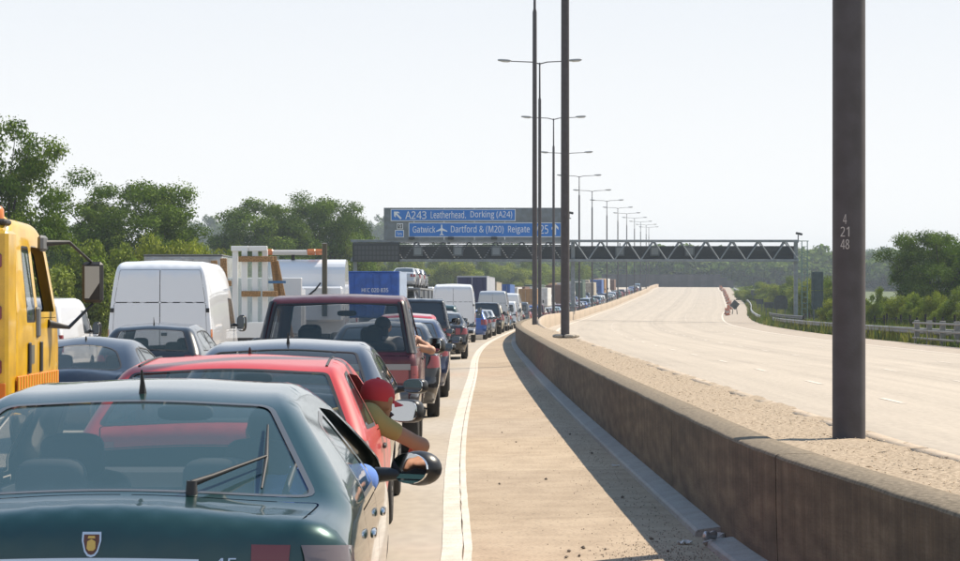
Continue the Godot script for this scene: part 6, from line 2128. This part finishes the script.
func green_car() -> void:
	var pm := paint("green_paint", lin(0.004, 0.038, 0.034), 0.45)
	var r := hero(def_green(), pm, "hatchback", "dark green hatchback with a rear wiper and shield badge", 7.2, -1.23)
	var chrome := mat("chrome", lin(0.55, 0.57, 0.60), 0.08, 1.0)
	var sh := make_shell(def_green(), 0.075)
	# badge: chrome shield, dark red field, gold ship
	var q := sh.over(Vector2(sh.s_at(0.125, 0.932), 0.0), 0.004)
	var n: Vector3 = q[1]
	var bs := Basis(Vector3.RIGHT, n.cross(Vector3.RIGHT).normalized() * -1.0, n)
	if bs.y.y < 0.0: bs = Basis(Vector3.RIGHT, -bs.y, n)
	var xf := Transform3D(bs, q[0])
	var shield := PackedVector2Array([Vector2(-0.030, 0.036), Vector2(0.030, 0.036), Vector2(0.031, 0.008), Vector2(0.022, -0.028), Vector2(0.012, -0.042), Vector2(0.0, -0.046), Vector2(-0.012, -0.042), Vector2(-0.022, -0.028), Vector2(-0.031, 0.008)])
	var inner := PackedVector2Array()
	for p in shield: inner.append(p * 0.80 + Vector2(0, -0.0015))
	var bd := put("badge", prism_mesh(shield, -0.004, 0.008, xf), chrome, r)
	put("badge_field", prism_mesh(inner, 0.0085, 0.0105, xf), mat("badge_brown", lin(0.10, 0.035, 0.02), 0.35), bd)
	var gold := mat("badge_gold", lin(0.60, 0.38, 0.10), 0.3, 0.6)
	put("badge_ship", prism_mesh(PackedVector2Array([Vector2(-0.013, 0.004), Vector2(0.0, 0.012), Vector2(0.013, 0.004), Vector2(0.014, -0.018), Vector2(0.008, -0.026), Vector2(-0.008, -0.026), Vector2(-0.014, -0.018)]), 0.011, 0.0125, xf), gold, bd)
	put("badge_sail", prism_mesh(PackedVector2Array([Vector2(-0.010, 0.022), Vector2(0.010, 0.022), Vector2(0.012, 0.014), Vector2(-0.012, 0.014)]), 0.011, 0.0125, xf), gold, bd)
	var q2 := sh.over(Vector2(sh.s_at(0.12, 0.872), 0.42), 0.004)
	letter("model_number", "45", q2[0], 0.075, 0.042, chrome, r, 0.006, bs)
	# rear wiper: pivot, arm and blade standing across the glass
	var sp := [sh.over(Vector2(sh.s_at(0.49, 1.05), 0.27), 0.012), sh.over(Vector2(sh.s_at(0.55, 1.09), 0.33), 0.035), sh.over(Vector2(sh.s_at(0.72, 1.16), 0.50), 0.03)]
	var bk := black_plastic()
	var wp := put("wiper", tube_mesh([sp[0][0] - Vector3(0, 0.03, 0), sp[0][0] + Vector3(0, 0.03, 0.0)], [0.022, 0.017], 10), bk, r)
	put("wiper_arm", tube_mesh([sp[0][0] + Vector3(0, 0.02, 0), sp[1][0], sp[2][0]], [0.013, 0.009, 0.005], 7), bk, wp)
	var b0 := sh.over(Vector2(sh.s_at(0.53, 1.07), 0.50), 0.012)
	var b1 := sh.over(Vector2(sh.s_at(0.98, 1.26), 0.485), 0.012)
	put("wiper_blade", tube_mesh([b0[0], sp[2][0] + Vector3(0, -0.01, 0), b1[0]], [0.004, 0.008, 0.004], 6), bk, wp)
	# seat belt hanging by the pillar and a pale sticker
	put("seat_belt", tube_mesh([Vector3(0.60, 1.20, -1.75), Vector3(0.54, 1.08, -1.5), Vector3(0.52, 1.0, -1.35), Vector3(0.58, 0.98, -1.3), Vector3(0.63, 1.02, -1.4)], [0.012, 0.014, 0.014, 0.012, 0.012], 6), bk, r)
	person("driver in a blue shirt resting an elbow out of the green hatchback's window", r.transform, {"hip": Vector3(0.38, 0.52, -1.95), "chest": Vector3(0.42, 0.85, -1.92), "neck": Vector3(0.42, 1.03, -1.96), "head": Vector3(0.42, 1.17, -2.0), "face": Vector3(0, 0, -1), "sr": Vector3(0.60, 0.97, -1.94), "er": Vector3(0.765, 0.985, -2.16), "hr": Vector3(0.62, 1.02, -2.42), "sl": Vector3(0.22, 0.95, -1.96), "el": Vector3(0.17, 0.76, -2.18), "hl": Vector3(0.28, 0.90, -2.42)}, lin(0.10, 0.20, 0.52), lin(0.42, 0.22, 0.14), false, 1.1)
func red_car() -> void:
	var pm := paint("red_paint", lin(0.45, 0.024, 0.022), 0.0)
	var r := hero(def_red(), pm, "hatchback", "faded red three-door hatchback with its driver leaning out", 12.3, -1.40)
	pm.clearcoat = 0.5
	pm.clearcoat_roughness = 0.10
	pm.roughness = 0.5
	var sh := make_shell(def_red(), 0.08)
	var q := sh.over(Vector2(sh.s_at(0.12, 0.797), 0.0), 0.016)
	letter("plate_letters", "P8", q[0] + Vector3(-0.13, 0, 0), 0.16, 0.075, mat("plate_black", lin(0.01, 0.01, 0.01), 0.6), r, 0.004, Basis(Vector3.RIGHT, -0.10))
	for s in [-1.0, 1.0]:
		var pts := []
		var rr := []
		for z in [0.80, 1.1, 1.4, 1.7, 2.0]:
			var e := sh.along(sh.s_at(z, 1.38))
			pts.append(Vector3(s * (sh.half(sh.s_at(z, 1.38)) - 0.02), e[0].y + 0.002, -e[0].x)); rr.append(0.008)
		put("roof_gutter", tube_mesh(pts, rr, 6), mat("rubber_seal", lin(0.015, 0.015, 0.016), 0.5), r)
	person("driver in a red cap and olive shirt leaning out of the red hatchback", r.transform, {"hip": Vector3(0.40, 0.52, -1.72), "chest": Vector3(0.54, 0.84, -1.66), "neck": Vector3(0.66, 1.02, -1.68), "head": Vector3(0.80, 1.115, -1.76), "face": Vector3(0.62, -0.12, -0.77).normalized(), "sr": Vector3(0.74, 1.03, -1.62), "er": Vector3(1.06, 0.845, -1.80), "hr": Vector3(0.985, 0.735, -1.98), "sl": Vector3(0.38, 0.92, -1.72), "el": Vector3(0.2, 0.78, -1.95), "hl": Vector3(0.30, 0.88, -2.12)}, lin(0.30, 0.235, 0.085), lin(0.30, 0.155, 0.085), true, 0.5)
func off_roader() -> void:
	var pm := paint("maroon_paint", lin(0.078, 0.008, 0.014), 0.4)
	pm.clearcoat = 0.55
	pm.clearcoat_roughness = 0.10
	pm.roughness = 0.45
	var df := def_suv(true)
	var r := hero(df, pm, "off_roader", "maroon off-roader with grey lower panels behind the dark blue saloon", 25.4, -1.60)
	var sh := make_shell(df, 0.10)
	var grey_m := paint("suv_grey", lin(0.055, 0.055, 0.058), 0.2)
	# grey bumper and lower flanks, dark pillars, plate surround
	var s0 := sh.s_at(0.03, 0.50)
	var s1 := sh.s_at(0.07, 0.763)
	put("bumper", strip_patch(sh, PackedVector2Array([Vector2(s0, -0.80), Vector2(s0, 0.80), Vector2(s1, 0.81), Vector2(s1, -0.81)]), 0.018, 0.05), grey_m, r)
	for s in [-1.0, 1.0]:
		put("bumper_corner", flank_patch(sh, PackedVector2Array([Vector2(0.08, 0.50), Vector2(0.48, 0.50), Vector2(0.52, 0.70), Vector2(0.40, 0.765), Vector2(0.06, 0.762), Vector2(0.015, 0.7), Vector2(0.01, 0.56)]), s, 0.018, 0.05), grey_m, r)
		put("sill_trim", flank_patch(sh, PackedVector2Array([Vector2(1.45, 0.46), Vector2(3.2, 0.46), Vector2(3.2, 0.66), Vector2(1.40, 0.66)]), s, 0.016, 0.06), grey_m, r)
		put("rear_pillar", flank_patch(sh, PackedVector2Array([Vector2(0.127, 1.165), Vector2(0.40, 1.165), Vector2(0.62, 1.74), Vector2(0.421, 1.74)]), s, 0.016, 0.05), mat("pillar_black", lin(0.02, 0.02, 0.022), 0.35), r)
		var w0 := sh.s_at(0.13, 1.165)
		var w1 := sh.s_at(0.41, 1.735)
		put("rear_pillar", strip_patch(sh, PackedVector2Array([Vector2(w0, s * (sh.half(w0) - 0.03)), Vector2(w0, s * sh.half(w0)), Vector2(w1, s * sh.half(w1)), Vector2(w1, s * (sh.half(w1) - 0.025))]), 0.016, 0.05), mat("pillar_black", lin(0.02, 0.02, 0.022), 0.35), r)
	var sa := sh.s_at(0.088, 0.985)
	var sb := sh.s_at(0.09, 1.05)
	put("plate_lamp_bar", strip_patch(sh, PackedVector2Array([Vector2(sa, -0.56), Vector2(sa, 0.83), Vector2(sb, 0.83), Vector2(sb, -0.56)]), 0.012, 0.07), paint("bar_silver", lin(0.22, 0.21, 0.21), 0.4), r)
	# towing mirror with a blue-tinted glass
	var tm := put("towing_mirror", box_mesh(Vector3(0.885, 1.24, -3.0), Vector3(0.06, 0.05, 0.05), 0.01), black_plastic(), r)
	person("driver with a bare elbow out of the maroon off-roader's window", r.transform, {"hip": Vector3(0.42, 0.78, -2.05), "chest": Vector3(0.44, 1.10, -2.03), "neck": Vector3(0.46, 1.29, -2.06), "head": Vector3(0.46, 1.43, -2.10), "face": Vector3(0, 0, -1), "sr": Vector3(0.64, 1.24, -2.04), "er": Vector3(1.04, 1.16, -2.14), "hr": Vector3(0.88, 1.28, -2.36), "sl": Vector3(0.26, 1.22, -2.06), "el": Vector3(0.2, 1.02, -2.28), "hl": Vector3(0.3, 1.14, -2.55)}, lin(0.35, 0.35, 0.36), lin(0.46, 0.25, 0.16), false, 0.35)

func yellow_lorry() -> void:
	var ym := tri("lorry_yellow", lin(0.72, 0.43, 0.010), "grime", 0.6, 0.38)
	ym.uv1_world_triplanar = false
	ym.clearcoat_enabled = true
	ym.clearcoat = 0.7
	ym.clearcoat_roughness = 0.08
	var df := {"L": 2.35, "sill": 0.75, "wheels": [-20.0, 1.55], "R": 0.42, "arch": 0.52, "belt": 1.72, "cabin": [0.1, 2.2], "fine": true, "step": 0.10, "tail": 0.02, "blind": false, "tyre_w": 0.28,
		"ys": [0.7, 1.1, 1.7, 1.8, 2.62], "xs": [1.10, 1.13, 1.13, 1.12, 1.02],
		"out": [[0.0, 0.75, 0.0, 0.04, 0.0], [0.0, 2.30, 0.05, 0.05, 0.01], [0.12, 2.56, 0.10, 0.08, 0.02], [0.4, 2.62, 0.2, 0.09, 0.03], [1.55, 2.60, 0.25, 0.09, 0.03], [1.90, 2.42, 0.15, 0.09, 0.03], [2.22, 1.62, 0.10, 0.09, 0.04], [2.33, 1.40, 0.1, 0.10, 0.05], [2.35, 0.75, 0.0, 0.10, 0.05]],
		"side_windows": [[[0.42, 1.62, 0.05], [0.86, 1.62, 0.03], [0.86, 2.36, 0.04], [0.50, 2.36, 0.06]], [[1.0, 1.72, 0.04], [1.94, 1.72, 0.05], [1.68, 2.36, 0.08], [1.0, 2.36, 0.04]]], "open": 1,
		"cross_windows": [["windscreen", [2.2, 1.70], [1.94, 2.36], 0.04, 0.05, 0.08], ["rear_window", [0.0, 1.75], [0.0, 2.15], 0.35, 0.35, 0.05]],
		"doors": [["cab_door", [[0.95, 0.95, 0.05], [1.16, 0.95, 0.05], [1.9, 0.98, 0.1], [2.06, 1.66, 0.05], [0.95, 1.66, 0.03]]]],
		"seats": [[-0.5, 1.0, 1.75, 0.25], [0.5, 1.0, 1.75, 0.25]], "glass": glass("lorry_glass", lin(0.05, 0.08, 0.085, 0.35)), "tail_flank": [["panel_trim", mat("badge_grey", lin(0.10, 0.10, 0.08), 0.6), [[0.62, 1.22], [0.78, 1.22], [0.78, 1.40], [0.62, 1.40]]]]}
	df.wheels = [1.55, 1.56]
	var r := Node3D.new()
	r.name = named("recovery_lorry")
	add_child(r)
	tag(r, "yellow recovery lorry with an amber beacon and big black mirror", "lorry")
	var d := 21.6
	seat_on_road(r, d, -5.47 - px(d))
	r.position.x = -5.47
	r.position.z = -d
	var tmp := make_vehicle(df, ym)
	for c in tmp.get_children():
		if c.name.begins_with("wheel"): continue
		tmp.remove_child(c)
		r.add_child(c, true)
	tmp.free()
	var dark := mat("chassis_dark", lin(0.03, 0.03, 0.032), 0.7)
	add_wheels(r, [1.55, -1.7], 1.12, 0.42, 0.28)
	# body behind the cab: tall lockers with red markers, low deck with striped side board
	put("locker", box_mesh(Vector3(0, 1.62, 0.26), Vector3(2.24, 1.72, 0.42), 0.03), ym, r)
	put("locker_roof", box_mesh(Vector3(0, 2.52, 0.22), Vector3(2.1, 0.12, 0.36), 0.04, Basis(Vector3.RIGHT, 0.35)), ym, r)
	for y in [1.22, 1.72, 2.20]:
		put("marker_light", box_mesh(Vector3(1.02, y, 0.478), Vector3(0.085, 0.13, 0.03), 0.015), lamp_red(), r)
		put("marker_light", box_mesh(Vector3(-1.02, y, 0.478), Vector3(0.085, 0.13, 0.03), 0.015), lamp_red(), r)
	put("deck", box_mesh(Vector3(0, 0.86, 1.8), Vector3(2.3, 0.1, 3.4), 0.02), ym, r)
	put("chassis", box_mesh(Vector3(0, 0.62, 0.6), Vector3(0.9, 0.25, 5.4), 0.0), dark, r)
	var og := mat("stripe_orange", lin(0.60, 0.16, 0.012), 0.45)
	put("side_board", box_mesh(Vector3(1.138, 1.0, -1.0), Vector3(0.02, 0.24, 2.2), 0.005), og, r)
	for k in 16:
		put("board_stripe", box_mesh(Vector3(1.150, 1.0, -2.0 + k * 0.14), Vector3(0.008, 0.23, 0.05), 0.0), ym, r)
	put("rear_board", box_mesh(Vector3(0, 0.96, 0.485), Vector3(2.2, 0.22, 0.02), 0.005), og, r)
	for k in 14:
		put("board_stripe", box_mesh(Vector3(-1.0 + k * 0.15, 0.96, 0.498), Vector3(0.06, 0.21, 0.008), 0.0), ym, r)
	# beacon on its bracket
	var bx := Vector3(0.95, 2.56, 0.22)
	var bp := put("beacon_base", box_mesh(bx + Vector3(0, 0.0, 0), Vector3(0.26, 0.06, 0.26), 0.02), dark, r)
	var bl := SurfaceTool.new()
	bl.begin(Mesh.PRIMITIVE_TRIANGLES)
	lathe(bl, [[0.085, 0.03], [0.082, 0.12], [0.06, 0.15], [0.0, 0.165]], 18, Transform3D(Basis.IDENTITY, bx))
	put("beacon_lens", done(bl), paint("beacon_amber", lin(0.62, 0.17, 0.012), 0.0), r)
	put("cable", tube_mesh([bx + Vector3(0.06, -0.02, 0.12), bx + Vector3(0.04, -0.13, 0.16), bx + Vector3(-0.02, -0.15, 0.2)], [0.01, 0.01, 0.01], 6), dark, r)
	put("exhaust_trim", box_mesh(Vector3(1.135, 1.62, -0.95), Vector3(0.05, 0.30, 0.14), 0.02), mat("grey_plastic", lin(0.10, 0.105, 0.11), 0.6), r)
	for z in [-0.5, -1.12]:
		put("door_handle", box_mesh(Vector3(1.145, 1.28, z), Vector3(0.02, 0.30, 0.09), 0.01), black_plastic(), r)
	# mirror on two arms
	var m0 := Vector3(1.13, 2.40, -1.25)
	var m1 := Vector3(1.13, 1.60, -1.55)
	var mc := Vector3(1.52, 2.02, -1.95)
	put("mirror_arm", tube_mesh([m0, m0 + Vector3(0.22, 0.02, -0.25), mc + Vector3(0.0, 0.19, -0.02)], [0.035, 0.018, 0.014], 8), black_plastic(), r)
	put("mirror_arm", tube_mesh([m1, m1 + Vector3(0.18, -0.04, -0.2), mc + Vector3(0.0, -0.22, 0)], [0.045, 0.020, 0.014], 8), black_plastic(), r)
	var mm := put("door_mirror", box_mesh(mc, Vector3(0.215, 0.42, 0.09), 0.03), black_plastic(), r)
	put("mirror_glass", box_mesh(mc + Vector3(0, 0, 0.047), Vector3(0.150, 0.33, 0.010), 0.0, Basis(Vector3.UP, 0.09) * Basis(Vector3.RIGHT, 0.06)), mat("lorry_mirror_silver", lin(0.30, 0.32, 0.34), 0.05, 1.0), mm)
	put("cab_mount", box_mesh(Vector3(1.14, 2.40, -1.2), Vector3(0.06, 0.16, 0.3), 0.03), mat("grey_plastic", lin(0.10, 0.105, 0.11), 0.6), r)

func glass_truck() -> void:
	var vp := paint("van_white", lin(0.72, 0.735, 0.76), 0.0)
	var d := 52.5
	var r := thing("glass_carrier", "flatbed truck carrying white and timber glazing frames behind the white van", "truck")
	seat_on_road(r, d, -5.0 - px(d))
	r.position.x = -5.4
	var wood := tri("batten_timber", lin(0.46, 0.27, 0.12), "bark", 3.0, 0.8)
	var frame_m := mat("frame_white", lin(0.66, 0.67, 0.66), 0.5)
	put("deck", box_mesh(Vector3(0, 0.95, -2.2), Vector3(2.1, 0.12, 4.4), 0.02), mat("chassis_dark", lin(0.03, 0.03, 0.032), 0.7), r)
	put("tail_board", box_mesh(Vector3(0, 1.15, -0.02), Vector3(2.1, 0.36, 0.05), 0.01), frame_m, r)
	for x in [-0.28, -0.06, 0.18, 0.40]:
		put("frame_post", box_mesh(Vector3(x + 0.05, 2.0, -0.3 - absf(x) * 0.3), Vector3(0.13, 2.0, 0.08), 0.01), frame_m, r)
	for q in [[-0.12, 3.02, 0.40], [0.30, 3.02, 0.42]]:
		put("frame_head", box_mesh(Vector3(q[0], q[1], -0.35), Vector3(q[2], 0.12, 0.12), 0.01), frame_m, r)
	for q in [[0.06, 2.78, 0.40], [0.45, 2.78, 0.42], [0.15, 1.98, 0.44], [0.58, 1.98, 0.34], [-0.55, 2.22, 0.5]]:
		put("batten", box_mesh(Vector3(q[0], q[1], -0.22), Vector3(q[2], 0.13, 0.07), 0.01), wood, r)
	for q in [[-0.48, 1.9, 0.04], [-0.66, 1.85, 0.08], [-0.84, 1.8, -0.05], [0.74, 1.95, 0.12], [0.86, 1.85, 0.2]]:
		put("leaning_plank", box_mesh(Vector3(q[0], q[1], -0.5), Vector3(0.15, 1.8, 0.05), 0.008, Basis(Vector3.BACK, q[2])), wood, r)
	put("glass_sheet", box_mesh(Vector3(0.1, 2.0, -0.7), Vector3(1.3, 1.7, 0.02), 0.0), glass("sheet_glass", lin(0.3, 0.42, 0.40, 0.25)), r)
	put("strap", box_mesh(Vector3(0.75, 2.25, -0.18), Vector3(0.4, 0.06, 0.02), 0.0), mat("strap_blue", lin(0.05, 0.13, 0.25), 0.7), r)
	put("headboard", box_mesh(Vector3(0, 1.7, -4.5), Vector3(2.0, 1.4, 0.06), 0.02), frame_m, r)
	var po := PackedVector2Array([Vector2(4.7, 0.5), Vector2(6.1, 0.5), Vector2(6.15, 1.3), Vector2(5.9, 2.1), Vector2(4.8, 2.15), Vector2(4.7, 2.0)])
	put("cab", prism_mesh(po, -0.98, 0.98, Transform3D(Basis(Vector3(0, 0, -1), Vector3(0, 1, 0), Vector3(1, 0, 0)), Vector3.ZERO)), vp, r)
	put("chassis", box_mesh(Vector3(0, 0.7, -3.0), Vector3(0.8, 0.25, 5.8), 0.0), mat("chassis_dark", lin(0.03, 0.03, 0.032), 0.7), r)
	add_wheels(r, [1.2, 5.3], 1.0, 0.38, 0.27)
	for s in [-1.0, 1.0]: put("tail_light", box_mesh(Vector3(s * 0.85, 0.8, 0.02), Vector3(0.3, 0.13, 0.06), 0.02), lamp_red(), r)
func recovery_tractor() -> void:
	var vp := paint("van_white", lin(0.72, 0.735, 0.76), 0.0)
	var d := 66.0
	var r := thing("tractor_unit", "white lorry cab with an exhaust stack and an orange light bar", "lorry")
	seat_on_road(r, d, -5.25 - px(d))
	r.position.x = -5.05
	var W := 2.35
	var po := PackedVector2Array()
	for q in rounded([[0.0, 0.9, 0.0], [0.0, 2.75, 0.25], [0.3, 3.05, 0.3], [1.5, 3.0, 0.3], [2.1, 2.0, 0.2], [2.2, 0.9, 0.0]], false): po.append(q[0])
	var b := Bag.new()
	put("cab", prism_mesh(po, -W / 2, W / 2, Transform3D(Basis(Vector3(0, 0, -1), Vector3(0, 1, 0), Vector3(1, 0, 0)), Vector3.ZERO)), vp, r)
	put("lower_panel", box_mesh(Vector3(0, 1.75, 0.25), Vector3(W - 0.1, 1.0, 0.35), 0.05), vp, r)
	put("exhaust_stack", tube_mesh([Vector3(0.62, 1.4, 0.5), Vector3(0.62, 3.35, 0.5), Vector3(0.62, 3.48, 0.53)], [0.075, 0.075, 0.078], 12), mat("exhaust_steel", lin(0.10, 0.095, 0.075), 0.5, 0.5), r)
	put("air_hose", tube_mesh([Vector3(0.5, 2.35, 0.42), Vector3(0.35, 2.15, 0.5), Vector3(0.1, 1.95, 0.45)], [0.025, 0.025, 0.025], 7), black_plastic(), r)
	put("light_bar", box_mesh(Vector3(-0.35, 3.24, -0.4), Vector3(1.7, 0.14, 0.3), 0.04), mat("bar_white", lin(0.55, 0.53, 0.50), 0.4), r)
	for x in [-1.05, 0.18, 0.42]:
		put("amber_lamp", box_mesh(Vector3(x, 3.25, -0.4), Vector3(0.30, 0.17, 0.33), 0.05), lamp_orange(), r)
	put("bar_leg", box_mesh(Vector3(-0.35, 3.1, -0.4), Vector3(0.1, 0.2, 0.1), 0.0), black_plastic(), r)
	put("chassis", box_mesh(Vector3(0, 0.8, 0.6), Vector3(0.9, 0.3, 4.0), 0.0), mat("chassis_dark", lin(0.03, 0.03, 0.032), 0.7), r)
	add_wheels(r, [1.4, -1.5], W / 2, 0.48, 0.3)
func transporter() -> void:
	var d := 158.0
	var o := -9.6
	var r := thing("car_transporter", "two-deck car transporter trailer carrying a silver saloon on top", "lorry")
	seat_on_road(r, d, o)
	var steel := mat("trailer_grey", lin(0.18, 0.19, 0.20), 0.6)
	put("lower_deck", box_mesh(Vector3(0, 1.0, -6.5), Vector3(2.4, 0.15, 13.0), 0.02), steel, r)
	put("upper_deck", box_mesh(Vector3(0, 2.95, -6.5), Vector3(2.4, 0.12, 13.0), 0.02), steel, r)
	for z in [0.1, 4.5, 9.0, 12.9]:
		for s in [-1.15, 1.15]: put("pillar", box_mesh(Vector3(s, 2.0, -z), Vector3(0.12, 2.0, 0.12), 0.0), steel, r)
	put("cab", box_mesh(Vector3(0, 1.9, -15.0), Vector3(2.4, 2.6, 2.0), 0.1), car_paint("white"), r)
	put("chassis", box_mesh(Vector3(0, 0.8, -7.5), Vector3(0.9, 0.3, 14.0), 0.0), steel, r)
	add_wheels(r, [2.0, 3.2, 15.2], 1.2, 0.45, 0.3)
	for q in [["saloon", "silver", 0.3, 3.01, "silver saloon riding on the transporter's upper deck at the back"], ["hatchback", "white", 5.3, 3.01, "white hatchback on the transporter's upper deck ahead of the saloon"], ["hatchback", "silver", 9.6, 3.01, "silver hatchback on the transporter's upper deck behind the cab"], ["off-roader", "white", 0.4, 1.08, "white off-roader loaded low at the transporter's tail"]]:
		var c := queue_car(q[0], q[1], d, o, q[4], "cars on the transporter")
		c.transform = r.transform * Transform3D(Basis.IDENTITY, Vector3(0, q[3], -q[2]))

# ---------- litter and loose things on the strip ----------
func build_small_things() -> void:
	var r := RandomNumberGenerator.new()
	r.seed = 12
	# a crushed drinks can in the broken kerb
	var can := SurfaceTool.new()
	can.begin(Mesh.PRIMITIVE_TRIANGLES)
	lathe(can, [[0.0, -0.058], [0.026, -0.057], [0.033, -0.05], [0.030, -0.02], [0.022, 0.0], [0.031, 0.025], [0.033, 0.045], [0.026, 0.057], [0.0, 0.058]], 16, Transform3D(Basis.from_scale(Vector3(1.0, 1.0, 0.62)), Vector3.ZERO))
	var c := put("drinks_can", done(can), mat("can_metal", lin(0.45, 0.46, 0.48), 0.35, 0.7), self)
	c.position = at(15.72, -1.04, left_y(15.7, -1.04) + 0.085)
	c.rotation = Vector3(0.1, 0.7, PI / 2)
	tag(c, "crushed silver drinks can lying on the kerb beside the broken gap", "can")
	# crumpled papers
	for q in [[16.0, -1.18, 0.05, "crumpled pale paper scrap below the broken kerb"], [23.5, -1.12, 0.04, "crumpled paper scrap further along the kerb foot"]]:
		var st := begin()
		var rows := []
		for i in 6:
			var row := []
			for k in 6: row.append(Vector3((i - 2.5) * 0.4, r.randf_range(0.0, 0.5), -(k - 2.5) * 0.3) * q[2])
			rows.append(row)
		for i in 5:
			for k in 5: quad(st, rows[i][k], rows[i][k + 1], rows[i + 1][k + 1], rows[i + 1][k])
		var o := put("paper_scrap", done(st), mat("paper", lin(0.55, 0.53, 0.50), 0.8), self)
		o.position = at(q[0], q[1], left_y(q[0], q[1]) + 0.004)
		tag(o, q[3], "litter")
	# small stones that have rolled out onto the slabs
	for i in 14:
		var d := r.randf_range(15.0, 30.0)
		var o := r.randf_range(-2.4, -1.2)
		var s := put("pebble", stone_mesh(400 + i), mat("pebble_brown", lin(0.13, 0.105, 0.08), 0.95), self)
		s.scale = Vector3.ONE * r.randf_range(0.010, 0.020)
		s.position = at(d, o, left_y(d, o) + 0.008)
		s.rotation.y = r.randf() * TAU
		tag(s, "small dark pebble lying on the concrete strip", "pebble", "pebbles on the strip")
